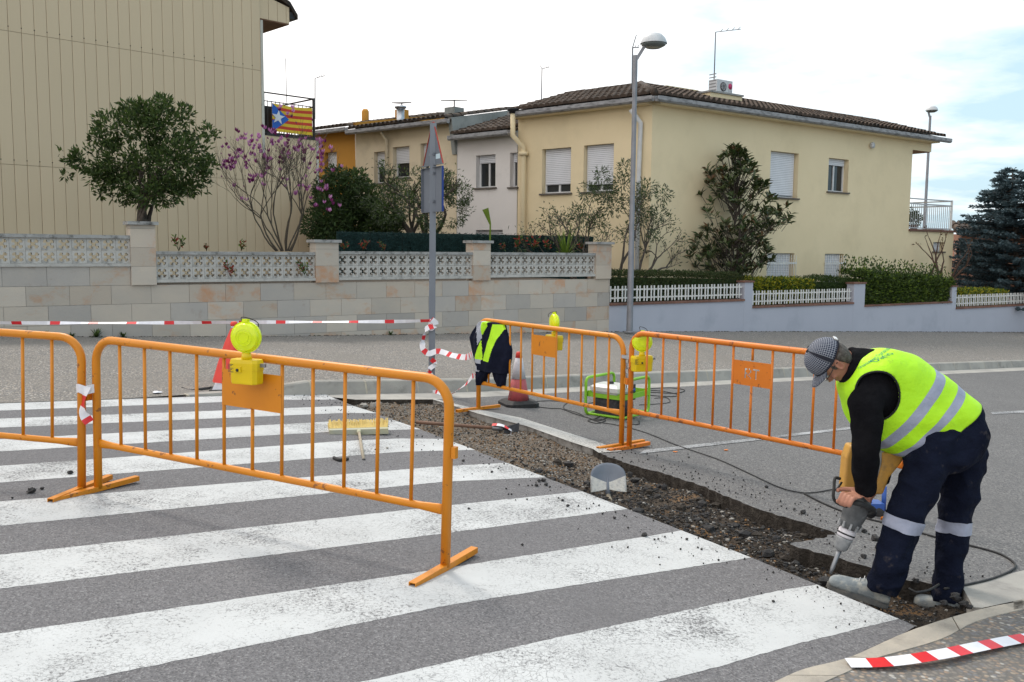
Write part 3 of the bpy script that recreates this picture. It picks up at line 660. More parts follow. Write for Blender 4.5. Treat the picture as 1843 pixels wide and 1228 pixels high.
# tiles: rows of half-round clay tiles down a slope, each row a run of overlapping tiles
def tile_piece(w, L_, r=None):
    n = 5; mb = MB().mat('roof_tile'); rs_ = []
    for (y, k, z) in ((0, 1.0, 0.012), (L_, 0.84, -0.004)):
        rs_.append([V(cos(pi * j / n) * w / 2 * k, y, sin(pi * j / n) * w / 2 * k * 0.95 + z) for j in range(n + 1)])
    vs = rs_[0] + rs_[1]; fs = [(j, j + 1, n + 1 + j + 1, n + 1 + j) for j in range(n)] + [tuple(range(n + 1))]
    return vs, fs
def tiled_roof(house, e0, e1, updir, run, tile=0.21, course=0.38, single_pred=None, clip=None, name='roof', mate='roof_tile', cap=260):
    """e0,e1 eave ends; updir slope direction (3-D unit, up the roof)"""
    e0 = Vector(e0); e1 = Vector(e1); ax = (e1 - e0).normalized(); L_ = (e1 - e0).length; nrm = ax.cross(updir).normalized()
    if nrm.z < 0: nrm = -nrm
    deck = MB().mat('roof_tile'); 
    roof = None
    nc = int(L_ / tile) ; nr = int(math.ceil(run / course)); vs0, fs0 = tile_piece(tile * 1.02, course * 1.12)
    src = None; count = 0; mass = MB().mat(mate)
    dk = [e0, e1, e1 + updir * run, e0 + updir * run]
    if clip: dk = clip
    roof = MB().mat(mate).prism([p - nrm * 0.02 for p in dk], -nrm * 0.08).obj(name, house)
    R_ = Matrix((ax, updir, nrm)).transposed().to_4x4(); inv = WM[house.name].inverted()
    def inside(p):
        if not clip: return True
        # test in roof coordinates
        q = [((c - e0).dot(ax), (c - e0).dot(updir)) for c in clip]; x, y = (p - e0).dot(ax), (p - e0).dot(updir); s_ = False
        for i in range(len(q)):
            (x1, y1), (x2, y2) = q[i], q[i - 1]
            if (y1 > y) != (y2 > y) and x < (x2 - x1) * (y - y1) / (y2 - y1) + x1: s_ = not s_
        return s_
    for i in range(nc):
        for j in range(nr):
            c = e0 + ax * (tile * (i + .5)) + updir * (course * j + 0.01)
            if not inside(c + updir * course * .5): continue
            M_ = Matrix.Translation(c + nrm * (0.02 + rs.uniform(-.006, .006))) @ R_ @ Matrix.Rotation(rs.uniform(-.03, .03), 4, 'Z')
            if single_pred and count < cap and single_pred(c):
                if src is None: src = MB().mat(mate).add(vs0, fs0, True).obj('roof_tile', roof, world=False, fixn=False, sharp=50); src.matrix_local = inv @ M_
                else: inst(src, 'roof_tile', roof, inv @ M_)
                count += 1
            else: mass.add([M_ @ p for p in vs0], fs0, True)
    if mass.v: mass.obj('roof_tiles', roof, kind='stuff', fixn=False)
    return roof

# ---- yellow corner house
RF = Plane(8.03, 27.5, radians(36)); uc = RF.sz(1172, 300)[0]; CO = RF.w(uc, 0)
LF = Plane(CO.x, CO.y, radians(140)); LF.n = Vector((-sin(radians(140)), cos(radians(140)), 0)) * 1.0
LF.n = V(-0.643, -0.766, 0)
ch = thing('corner_house', 'two-storey yellow rendered corner house with dark tiled hip roof', 'house', CO)
ZE = 5.55
ur = RF.sz(1636, 400)[0]; ur2 = RF.sz(1716, 430)[0]
ul = LF.sz(932, 300)[0]
h3 = hole_px(RF, 1387.5, 1438, 274, 356); h4 = hole_px(RF, 1492, 1528, 286, 346); h5 = hole_px(RF, 1381, 1430, 456, 520); h6 = hole_px(RF, 1485, 1519, 457, 520)
h7 = hole_px(RF, 1680, 1699, 436, 453)
h1 = hole_px(LF, 976, 1028, 267, 348); h2 = hole_px(LF, 1051, 1105, 260, 345)
mb = MB().mat('yellow_stucco')
zt_low = RF.sz(1660, 417)[1]
holed_wall(mb, RF, uc, ur, -3.4, ZE - 0.08, [h3, h4, h5, h6]); holed_wall(mb, RF, ur, ur2, -3.4, zt_low, [h7])
holed_wall(mb, LF, 0, ul, -3.0, ZE - 0.08, [h1, h2])
# side of the upper storey by the terrace, terrace end wall and back closing faces
mb.add([RF.w(ur, zt_low), RF.w(ur, zt_low, -6), RF.w(ur, ZE - .08, -6), RF.w(ur, ZE - .08)], [(0, 1, 2, 3)])
mb.add([RF.w(ur2, -3.4), RF.w(ur2, -3.4, -6), RF.w(ur2, zt_low, -6), RF.w(ur2, zt_low)], [(0, 1, 2, 3)])
mb.add([RF.w(ur, zt_low), RF.w(ur2, zt_low), RF.w(ur2, zt_low, -6), RF.w(ur, zt_low, -6)], [(0, 1, 2, 3)])
mb.add([LF.w(ul, -3), LF.w(ul, -3, -7), LF.w(ul, ZE - .08, -7), LF.w(ul, ZE - .08)], [(0, 1, 2, 3)])
mb.add([RF.w(ur, -3, -6), LF.w(ul, -3, -7), LF.w(ul, ZE, -7), RF.w(ur, ZE, -6)], [(0, 1, 2, 3)])
mb.obj('house_wall', ch, fixn=False)
window(RF, h3, ch, 0.97, label='upper window with its shutter fully lowered'); window(RF, h4, ch, 0.22, 'curtain', 2, label='small upper window with glazing bars'); window(RF, h5, ch, 0.8, sill=False); bars(RF, h5, ch); window(RF, h6, ch, 0.95, sill=False); bars(RF, h6, ch)
window(RF, h7, ch, 0.95); window(LF, h1, ch, 0.82); window(LF, h2, ch, 0.86)
# overhanging corner of the upper storey over the terrace, with its brown soffit
ue = RF.sz(1676, 275)[0]; zb = RF.sz(1676, 274)[1]
MB().mat('yellow_stucco').wbox(RF, ur + .002, ue, zb, ZE - .08, -6, 0.0).obj('eave_overhang', ch)
MB().mat('soffit_brown').wbox(RF, ur + .01, ue - .02, zb - 0.02, zb - .001, -5.9, -0.04).obj('soffit', ch)
# roof planes
ov = 0.30; inR = -RF.n; inL = -LF.n
eR1 = RF.w(RF.sz(1692, 256)[0], ZE, ov)
def meet(z, oR, oL):     # corner where the two eave lines meet at overhang
    # RF line offset oR, LF line offset oL
    a = RF.w(0, z, oR); b = LF.w(0, z, oL); d1 = RF.d; d2 = LF.d
    den = d1.x * d2.y - d1.y * d2.x; t = ((b.x - a.x) * d2.y - (b.y - a.y) * d2.x) / den; q = a + d1 * t; return V(q.x, q.y, z)
eC = meet(ZE, ov, ov); eL1 = LF.w(ul + 0.05, ZE, ov)
SL = 0.30; RUN = 2.8; slR = (inR + V(0, 0, SL)).normalized(); slL = (inL + V(0, 0, SL)).normalized()
hp = meet(ZE + SL * RUN, ov - RUN, ov - RUN); topR = eR1 + inR * RUN + V(0, 0, SL * RUN); topL = eL1 + inL * RUN + V(0, 0, SL * RUN)
runl = RUN * sqrt(1 + SL * SL)
tiled_roof(ch, eC, eR1, slR, runl, clip=[eC, eR1, topR, hp], single_pred=lambda c: c.x < 9.5)
tiled_roof(ch, eL1, eC, slL, runl, clip=[eL1, eC, hp, topL], single_pred=lambda c: True, cap=150)
MB().mat('roof_tile').tube([eC + V(0, 0, .06), hp + V(0, 0, .06)], 0.10, 8).obj('hip_ridge', ch)
MB().mat('roof_tile').tube([hp + V(0, 0, .04), topR + V(0, 0, .04)], 0.08, 8).obj('ridge', ch)
# gutters and eave board
def gutter_run(a, b, out, house):
    mb = MB().mat('gutter_metal'); prof = [(0.0, 0.0), (0.0, -0.10), (0.03, -0.14), (0.10, -0.14), (0.14, -0.10), (0.14, 0.0), (0.12, 0.0), (0.12, -0.09), (0.02, -0.09), (0.02, 0)]
    mb.rings([[p + out * x + V(0, 0, z - 0.03) for x, z in prof] for p in (a, b)], smooth=False); mb.obj('gutter', house)
gutter_run(eC - RF.d * 0.0, eR1, RF.n, ch); gutter_run(eL1, eC, LF.n, ch)
MB().mat('yellow_stucco').wbox(RF, uc, ue, ZE - 0.20, ZE - 0.082, 0.0, ov).obj('eave_board', ch)
MB().mat('yellow_stucco').wbox(LF, 0.0, ul, ZE - 0.20, ZE - 0.082, 0.0, ov).obj('eave_board', ch)
# parapet box and the air-conditioner plinth on the roof
def roofbox(x0, x1, y0, y1, back, d, name, mt):
    q = Plane((RF.w(0, 0, -back)).x, (RF.w(0, 0, -back)).y, radians(36)); a, za = q.sz(x0, y1); b, zb_ = q.sz(x1, y1); _, zt = q.sz((x0 + x1) / 2, y0)
    MB().mat(mt).wbox(q, a, b, min(za, zb_) - 0.5, zt, -d, 0).obj(name, ch); return q, a, b, zt
roofbox(1199, 1257, 158, 172, 2.3, 1.6, 'parapet_box', 'yellow_stucco')
q2, a2, b2, z2 = roofbox(1278, 1335, 170, 190, .75, 1.1, 'roof_plinth', 'yellow_stucco')
MB().mat('weathered_cap').wbox(q2, a2 - .04, b2 + .04, z2, z2 + 0.05, -1.04, .04).obj('plinth_cap', ch)
# downpipe, flue
mb = MB().mat('pvc_white'); t1 = LF.p(1147, 200); t1 = LF.w(LF.sz(1147, 200)[0], t1.z, ov + .02)
mb.tube([t1, LF.w(LF.sz(1156, 222)[0], LF.sz(1156, 222)[1], 0.08), LF.w(LF.sz(1153, 300)[0], LF.sz(1153, 300)[1], 0.08), LF.w(LF.sz(1153, 300)[0], -2.9, 0.08)], 0.065, 8); mb.obj('downpipe', ch)
ua, za = LF.sz(940, 200); ub, zb2 = LF.sz(948, 262)
mb = MB().mat('yellow_stucco'); mb.tube([LF.w(ua, za - .1, 0.42), LF.w(ua, zb2 + 0.25, 0.42), LF.w(ub, zb2 - .05, 0.16), LF.w(ub, zb2 - 0.2, 0.14), LF.w(ub, -2.9, 0.14)], 0.078, 10); mb.obj('flue_duct', ch)
MB().mat('yellow_stucco').lathe([(0.14, -.05), (0.14, 0.05)], LF.w(ub, zb2 - 0.25, 0.14), 10).obj('flue_collar', ch)
MB().mat('black_metal').lathe([(0.11, 0), (0.11, 0.05), (0.17, 0.09), (0.17, 0.13), (0.04, 0.15)], LF.w(ua, za - .12, 0.42), 10).obj('flue_cap', ch)
MB().mat('pvc_white').lathe([(0.07, 0), (0.10, 0.05), (0.10, 0.1)], RF.w(RF.sz(1567, 262)[0], RF.sz(1567, 262)[1], 0.0), 10, axis=RF.n).obj('alarm_dome', ch)
# terrace railing
tr = MB().mat('rail_grey'); zf = zt_low
for z in (zf + .12, zf + 0.95, zf + 1.12):
    tr.bar(RF.w(ur, z, -.05), RF.w(ur2 - .15, z, -.05), .04, .04); tr.bar(RF.w(ur2 - .15, z, -.05), RF.w(ur2 - .15, z, -5), .04, .04)
tr.obj('terrace_rail', ch)
k = 0.06
while ur + k < ur2 - .14:
    MB().mat('rail_grey').bar(RF.w(ur + k, zf + .12, -.05), RF.w(ur + k, zf + .95, -.05), .018, .018).obj('baluster', ch); k += 0.13
MB().mat('picket_white').bar(RF.w(ur2 - .15, zf, -.05), RF.w(ur2 - .15, zf + 1.15, -.05), .06, .06).obj('rail_post', ch)
MB().mat('brick_coping').wbox(RF, ur + .003, ur2 + .05, zf + .002, zf + 0.08, -1, 0.06).obj('terrace_edge', ch)
MB().mat('grey_render').wbox(RF, ur2 - .12, ur2 + .45, zf - .2, zf + 0.75, -5.0, -3.2).obj('terrace_screen', ch)

# ---- the row behind: white, cream and ochre houses on the same building line
def urow(px): return LF.sz(px, 300)[0]
# white house
uw0 = ul + 0.02; uw1 = urow(823); zw = LF.sz(880, 243)[1]
wh = thing('white_house', 'narrow white rendered house squeezed between the yellow and cream houses', 'house', LF.w(uw0, 0))
hw1 = hole_px(LF, 857, 892, 279, 338); hw2 = hole_px(LF, 918, 931, 275, 337); hw3 = hole_px(LF, 856, 905, 414, 440)
mb = MB().mat('white_stucco'); holed_wall(mb, LF, uw0, uw1, -2.5, zw, [hw1, (max(hw2[0], uw0), hw2[1], hw2[2], hw2[3]), hw3]); mb.obj('house_wall', wh, fixn=False)
window(LF, hw1, wh, 0.27, 'curtain', 2); window(LF, (uw0, hw2[1], hw2[2], hw2[3]), wh, 0.3, 'none', 1); window(LF, hw3, wh, 0.5, 'none', 2, sill=False)
eW0 = LF.w(uw0 + .0, zw + .05, 0.32); eW1 = LF.w(uw1, zw + .05, 0.32); slw = (inL + V(0, 0, .30)).normalized()
tiled_roof(wh, eW1, eW0, slw, 3.0, single_pred=lambda c: True, cap=120)
gutter_run(eW1 + V(0, 0, .0), eW0, LF.n, wh)
# cream house
uc0 = uw1 + 0.02; uc1 = urow(640); zc = LF.sz(735, 228)[1]
cr = thing('cream_house', 'cream rendered terraced house with grey party wall and long tiled roof', 'house', LF.w(uc0, 0))
MB().mat('grey_render').wbox(LF, uw0, uc1 + 4.5, -2, min(zw, zc) - .3, -6, -.7).obj('inner_core', cr); hc1 = hole_px(LF, 673, 696, 273, 330); hc2 = hole_px(LF, 707, 737, 264, 320); hc3 = hole_px(LF, 757, 772, 258, 320)
mb = MB().mat('cream_stucco'); holed_wall(mb, LF, uc0, uc1, -2.5, zc, [hc1, hc2, hc3]); mb.obj('house_wall', cr, fixn=False)
for h in (hc1, hc2, hc3): window(LF, h, cr, 0.55, 'none', 1)
sp = 0.20; RU = 3.3
mb = MB().mat('grey_render'); zc2 = zc + .06
A_ = LF.w(uc0, zw - .5, 0.05); mb.prism([A_, LF.w(uc0, zc2 + .02, 0.25), LF.w(uc0, zc2 + sp * RU, -RU + .3), LF.w(uc0, zc2 + sp * RU - 0.9, -RU - 2.6), LF.w(uc0, zw - .5, -RU - 2.6)], LF.d * 0.15); mb.obj('party_wall', cr)
eC0 = LF.w(uc0, zc2, 0.32); eC1 = LF.w(uc1, zc2, 0.32); slc = (inL + V(0, 0, sp)).normalized()
tiled_roof(cr, eC1, eC0, slc, RU * sqrt(1 + sp * sp), single_pred=lambda c: False)
gutter_run(eC1, eC0, LF.n, cr)
pu, pz = LF.sz(695, 240); MB().mat('cream_stucco').tube([LF.w(pu, pz + .1, .3), LF.w(pu - .1, pz - .25, .08), LF.w(pu - .1, 1, .08)], 0.06, 8).obj('downpipe', cr)
def stack(house, px0, px1, py0, py1, back, mt, name='chimney', cap=None, d=None):
    q = Plane(LF.w(0, 0, -back).x, LF.w(0, 0, -back).y, radians(140)); q.n = LF.n
    a = q.sz(px0, py1)[0]; b = q.sz(px1, py1)[0]; a, b = min(a, b), max(a, b); zt = q.sz((px0 + px1) / 2, py0)[1]; zb_ = q.sz((px0 + px1) / 2, py1)[1]
    o = MB().mat(mt).wbox(q, a, b, zb_ - .4, zt, -(d or (b - a)), 0).obj(name, house)
    if cap:
        mb = MB().mat('black_metal'); m_ = (a + b) / 2; w = (b - a) * .62; dd = (d or (b - a))
        mb.hexa([q.w(m_ - w, zt + .16, .12), q.w(m_ + w, zt + .22, .12), q.w(m_ + w, zt + .32, -dd - .1), q.w(m_ - w, zt + .26, -dd - .1), q.w(m_ - w, zt + .19, .12), q.w(m_ + w, zt + .25, .12), q.w(m_ + w, zt + .35, -dd - .1), q.w(m_ - w, zt + .29, -dd - .1)])
        mb.bar(q.w(m_, zt, -dd / 2), q.w(m_, zt + .25, -dd / 2), .04, .04); mb.obj('cowl_plate', o)
    return o
stack(cr, 800, 818, 193, 210, 1.8, 'grey_render', cap=True); stack(cr, 711, 723, 197, 215, 2.0, 'ochre_stucco', cap=True)
q = LF.w(LF.sz(705, 225)[0], LF.sz(705, 225)[1], -0.4)
fl_ = MB().mat('zinc').tube([q - V(0, 0, .5), q + V(0, 0, 0.55)], 0.13, 10).obj('flue_pipe', cr); MB().mat('zinc').lathe([(.13, 0), (.2, .05), (.2, .1), (.05, .14)], q + V(0, 0, .55), 10).obj('flue_cowl', fl_)
# ochre house
uo0 = uc1 + .003; uo1 = urow(556); zo = LF.sz(600, 237)[1]
oc = thing('ochre_house', 'deep ochre rendered house at the far end of the terrace row', 'house', LF.w(uo0, 0))
ho = hole_px(LF, 584, 606, 274, 304); mb = MB().mat('ochre_stucco'); holed_wall(mb, LF, uo0, uo1, -2, zo, [ho]); mb.obj('house_wall', oc, fixn=False); window(LF, ho, oc, 0.96, 'none', 1)
MB().mat('ochre_stucco').prism([LF.w(uo0 - .1, zo - .4, -.2), LF.w(uo0 - .1, zo + .2, 0.1), LF.w(uo0 - .1, zo + 1.0, -4.4), LF.w(uo0 - .1, zo - .4, -4.4)], LF.d * .1).obj('party_wall', oc)
tiled_roof(oc, LF.w(uo1, zo + .05, .32), LF.w(uo0, zo + .05, .32), slc, 4.6, single_pred=lambda c: False, mate='ochre_tile')
gutter_run(LF.w(uo1, zo + .05, .32), LF.w(uo0, zo + .05, .32), LF.n, oc)
q = LF.w(LF.sz(622, 228)[0], LF.sz(622, 228)[1], -0.9); MB().mat('ochre_stucco').lathe([(.13, -.6), (.13, .62), (.08, .7)], q, 10).obj('flue_pipe', oc)
# red-brown house beyond the corner house
rb = thing('far_brick_house', 'red-brown house half hidden behind the blue spruce', 'house', (19.5, 37, -3)); BP = Plane(19.0, 39.5, radians(-8))
hb1 = hole_px(BP, 1722, 1741, 445, 462); hb2 = hole_px(BP, 1718, 1729, 491, 500); zz = BP.sz(1730, 421)[1]
mb = MB().mat('terracotta_wall'); holed_wall(mb, BP, 0.3, 9, -5, zz, [hb1, hb2]); mb.add([BP.w(.3, -5), BP.w(.3, -5, -6), BP.w(.3, zz, -6), BP.w(.3, zz)], [(0, 1, 2, 3)]); mb.obj('house_wall', rb, fixn=False)
window(BP, hb1, rb, 0, 'none', 2); window(BP, hb2, rb, 0, 'none', 2)
tiled_roof(rb, BP.w(0.0, zz + .05, .4), BP.w(9.2, zz + .05, .4), (-BP.n + V(0, 0, .4)).normalized(), 1.1, single_pred=lambda c: False, tile=.25)

# ---- big panel-clad building on the left
BL = Plane(-10.4, 20.8, radians(44.3))
bl = thing('panel_clad_building', 'tall building clad in vertical cream metal panels with roof terrace', 'building', BL.w(0, 0))
ue0 = BL.sz(470, 200)[0]; ue1 = BL.sz(569, 330)[0]; z_s1 = BL.sz(235, 91)[1]; z_s2 = BL.sz(60, 299)[1]
ZR = 8.6; ztb = BL.sz(560, 252)[1]
MB().mat('panel_seam').wbox(BL, -9, ue0 - .02, -2, ZR, -9, -0.03).obj('building_core', bl)
MB().mat('panel_seam').wbox(BL, ue0 - .02, ue1 - .02, -2, ztb - .01, -9, -0.03).obj('building_core', bl)
pw = 0.262; u = -8.9; pi_ = 0
src = {}
def panel_strip(u0, u1, z0, z1):
    key = (round(u1 - u0, 3), round(z1 - z0, 3))
    base = BL.w(u0, z0, 0); M_ = Matrix.Translation(base - BL.w(0, 0)) @ Matrix.Rotation(radians(44.3), 4, 'Z')
    if key not in src:
        w, h = u1 - u0, z1 - z0; g = 0.004; pts = [(g, 0.0), (g, -0.026), (g + .006, -0.030), (w - g - .006, -0.030), (w - g, -0.026), (w - g, 0.0)]
        mb = MB().mat('panel_cream'); mb.rings([[V(x, y, z) for x, y in pts] for z in (0.004, h - 0.004)], smooth=False)
        o = mb.obj('wall_panel', bl, world=False); o.matrix_local = M_; src[key] = o
    else: inst(src[key], 'wall_panel', bl, M_)
zr_of = lambda u: ZR
while u < ue1 - 0.02:
    u1 = min(u + pw, ue0 if u < ue0 - .02 else ue1)
    if u1 - u < 0.05: u = u1; continue
    if u < ue0 - .02:
        panel_strip(u, u1, z_s1, ZR); panel_strip(u, u1, z_s2, z_s1); panel_strip(u, u1, z_s2 - 5.0, z_s2)
    else:
        panel_strip(u, u1, z_s2, ztb); panel_strip(u, u1, z_s2 - 5.0, z_s2)
    u = u1
# stain lines of the seams + fixings
mb = MB().mat('screw_dark'); u = -8.9
while u < ue0:
    for z in (z_s1 + .10, z_s2 + .10, z_s2 - 1.9): 
        p = BL.w(u, z, 0.004); mb.wbox(BL, u - .011, u + .011, z - .011, z + .011, -0.01, 0.034)
    u += pw
mb.obj('panel_fixing', bl, kind='stuff')
MB().mat('ext_white_trim').wbox(BL, ue0 - .0, ue0 + .07, ztb - .5, BL.sz(470, 37)[1], -0.3, 0.045).obj('corner_trim', bl)
MB().mat('ext_white_trim').wbox(BL, ue1 - .0, ue1 + .07, -1, ztb, -0.3, 0.045).obj('corner_trim', bl)
# roof overhang box at the right end
uo = BL.sz(521, 40)[0]; zo1 = BL.sz(495, 38)[1]; 
zt_a = BL.sz(470, -12)[1]; zt_b = BL.sz(521, 14)[1]; k = 0; u = ue0 + .002; mb = MB().mat('panel_seam'); mb.prism([BL.w(u, zo1 + .005, -.04), BL.w(uo, zo1 + .005, -.04), BL.w(uo, zt_b, -.04), BL.w(u, zt_a, -.04)], BL.n * -2.5); mb.obj('overhang_core', bl)
while u < uo - .02:
    v = min(u + pw, uo); za = lerp(zt_a, zt_b, (u - ue0) / (uo - ue0)); zb_ = lerp(zt_a, zt_b, (v - ue0) / (uo - ue0))
    MB().mat('panel_cream').prism([BL.w(u + .005, zo1, -.03), BL.w(v - .005, zo1, -.03), BL.w(v - .005, zb_, -.03), BL.w(u + .005, za, -.03)], BL.n * 0.03).obj('wall_panel', bl); u = v
MB().mat('soffit_brown').wbox(BL, ue0 + .01, uo - .01, zo1 - .03, zo1 - .002, -2.5, -.01).obj('soffit', bl)
ut = BL.sz(534, 28)[0]; mb = MB().mat('roof_tile')
mb.prism([BL.w(ue0 - 3, zt_a + 1.5, .06), BL.w(uo, zt_b + .02, .06), BL.w(ut, zt_b - .28, .06), BL.w(ut, zt_b - .16, .06), BL.w(uo, zt_b + .14, .06), BL.w(ue0 - 3, zt_a + 1.62, .06)], BL.n * -3); mb.obj('roof_edge', bl)
MB().mat('dark_iron').wbox(BL, uo + .01, ut - .05, zo1 + .14, zt_b - .1, -2.4, 0).obj('gutter', bl)
# terrace railing: front and right side
def rail(a, b, house, step=.11, z0=0.08, z1=1.12):
    mb = MB().mat('dark_iron'); mb.bar(a + V(0, 0, z1), b + V(0, 0, z1), .05, .03); mb.bar(a + V(0, 0, z0), b + V(0, 0, z0), .04, .03); mb.bar(a + V(0, 0, z1 - .22), b + V(0, 0, z1 - .22), .03, .02)
    mb.bar(b, b + V(0, 0, z1 + .02), .06, .06); mb.bar(a, a + V(0, 0, z1), .05, .05); mb.obj('terrace_rail', house)
    L_ = (b - a).length; n = int(L_ / step)
    for i in range(1, n): p = a.lerp(b, i / n); MB().mat('dark_iron').bar(p + V(0, 0, z0), p + V(0, 0, z1 - .2), .016, .016).obj('baluster', house)
ra = BL.w(ue0 + .1, ztb, -.05); rb_ = BL.w(ue1 - .02, ztb, -.05); rc = BL.w(ue1 - .02, ztb, -3.5)
rail(ra, rb_, bl); rail(rb_, rc, bl, .14)
MB().mat('dark_iron').wbox(BL, ue0 + .12, ue1 + .02, ztb - .0, ztb + .05, -8, .05).obj('terrace_edge', bl)
MB().mat('dark_iron').wbox(BL, ue0 + .10, ue0 + .46, ztb + .05, ztb + .8, -.5, -.2).obj('screen_panel', bl)
# ================================================================ STREET FURNITURE AND SITE EQUIPMENT
def paint(name, c, c2=None, rough=0.35, dirt=None, **k): return mat(name, c, c2 or tuple(x * .86 for x in c), 5, rough, 0.06, 70, dirt=dirt, dscale=16, dlo=k.get('dlo', .6), dhi=k.get('dhi', .72), spec=.4, detail=6)
paint('barrier_amber', (0.66, 0.235, 0.010), (0.61, 0.21, 0.010), .40, (0.28, 0.10, 0.02), dlo=.615, dhi=.65)
paint('barrier_orange', (0.68, 0.19, 0.012), (0.62, 0.17, 0.012), .45, (0.26, 0.08, 0.02), dlo=.59, dhi=.63)
paint('lamp_box_yellow', (0.78, 0.56, 0.005), None, .35)
m, n_, b_ = nodes_of('lamp_lens'); b_.inputs['Base Color'].default_value = (0.80, 0.95, 0.02, 1); b_.inputs['Roughness'].default_value = 0.18; b_.inputs['Subsurface Weight'].default_value = 0.25; b_.inputs['Subsurface Radius'].default_value = (.05, .05, .02); b_.inputs['Transmission Weight'].default_value = 0.12
mat('black_rubber', (0.018, 0.018, 0.02), (0.035, 0.035, 0.035), 20, .7, .2, 60)
mat('cone_red', (0.70, 0.05, 0.035), (0.62, 0.045, 0.03), 7, .5)
mat('cone_pink', (0.52, 0.10, 0.11), (0.42, 0.085, 0.09), 9, .45, .1, 40, dirt=(.25, .10, .09), dscale=8)
mat('cone_white', (0.66, 0.64, 0.68), (0.58, 0.56, 0.60), 8, .4, dirt=(.4, .36, .37), dscale=9)
mat('tape_white', (0.78, 0.78, 0.82), (0.70, 0.70, 0.75), 20, .35)
mat('tape_red', (0.68, 0.025, 0.03), (0.60, 0.02, 0.03), 20, .35)
mat('print_blue', (0.12, 0.13, 0.42), None, 9, .5)
mat('print_pink', (0.60, 0.20, 0.24), None, 9, .5)
mat('steel_grey', (0.30, 0.31, 0.33), (0.22, 0.23, 0.25), 14, .42, .1, 60, metallic=.7)
mat('gen_green', (0.26, 0.56, 0.03), (0.23, 0.50, 0.03), 9, .35)
mat('gen_tank', (0.62, 0.64, 0.62), None, 5, .35)
mat('engine_black', (0.02, 0.02, 0.025), (0.05, 0.05, 0.055), 30, .5)
mat('plastic_blue', (0.03, 0.09, 0.36), (0.04, 0.12, 0.42), 6, .35)
mat('wood_handle', (0.42, 0.36, 0.27), (0.32, 0.27, 0.20), 5, .7, .2, 50, stretch=(6, 6, 1), dirt=(.22, .19, .15), dscale=7)
mat('wood_brown', (0.20, 0.11, 0.07), (0.14, 0.08, 0.055), 6, .65, .2, 50)
mat('bristle', (0.62, 0.45, 0.13), (0.50, 0.36, 0.11), 30, .7)
mat('broom_block', (0.38, 0.39, 0.34), (0.44, 0.42, 0.26), 5, .75)
m = mat('shovel_steel', (0.15, 0.17, 0.205), (0.19, 0.21, 0.25), 8, .5, .1, 60, metallic=.25)
mat('cement_dust', (0.60, 0.59, 0.55), (0.40, 0.41, 0.42), 26, .95, .5, 60, detail=7, lo=.45, hi=.7)
mat('asphalt_lump', (0.018, 0.018, 0.020), (0.05, 0.048, 0.047), 30, .85, .6, 70, bdist=.01)
mat('sign_back', (0.15, 0.17, 0.205), (0.13, 0.15, 0.18), 3, .6)
mat('sign_red', (0.42, 0.05, 0.03), None, 3, .5)
mat('sticker', (0.55, 0.70, 0.78), None, 3, .5)
mat('lamp_white', (0.62, 0.64, 0.66), (0.50, 0.52, 0.54), 5, .4)
mat('lamp_glass', (0.12, 0.14, 0.14), (0.18, 0.2, 0.2), 5, .2)
mat('flag_blue', (0.03, 0.13, 0.50), None, 4, .8); mat('flag_yellow', (0.72, 0.50, 0.04), None, 4, .8); mat('flag_red', (0.55, 0.06, 0.03), None, 4, .8); mat('flag_white', (0.7, 0.72, 0.75), None, 4, .8)
mat('antenna_metal', (0.12, 0.13, 0.15), None, 5, .5)
mat('ac_white', (0.55, 0.56, 0.58), (0.48, 0.49, 0.5), 4, .5); mat('logo_pink', (0.50, 0.03, 0.12), None, 4, .5)
mat('cloth_navy', (0.007, 0.009, 0.020), (0.011, 0.014, 0.030), 9, .95, .3, 25, bdist=.02, spec=.1)
mat('hi_vis', (0.50, 0.92, 0.02), (0.46, 0.86, 0.015), 5, .6, .25, 14, bdist=.02)
mat('reflective', (0.42, 0.45, 0.52), (0.36, 0.39, 0.46), 12, .35, .1, 60)

def text_mesh(body, size, name='t'):
    c = bpy.data.curves.new(name, 'FONT'); c.body = body; c.size = size; c.align_x = 'CENTER'; c.align_y = 'CENTER'; c.resolution_u = 2
    o = bpy.data.objects.new(name, c); COL.objects.link(o); bpy.context.view_layer.update()
    dg = bpy.context.evaluated_depsgraph_get(); me = bpy.data.meshes.new_from_object(o.evaluated_get(dg)); vs = [v.co.copy() for v in me.vertices]; fs = [tuple(p.vertices) for p in me.polygons]
    bpy.data.objects.remove(o); bpy.data.curves.remove(c); bpy.data.meshes.remove(me); return vs, fs

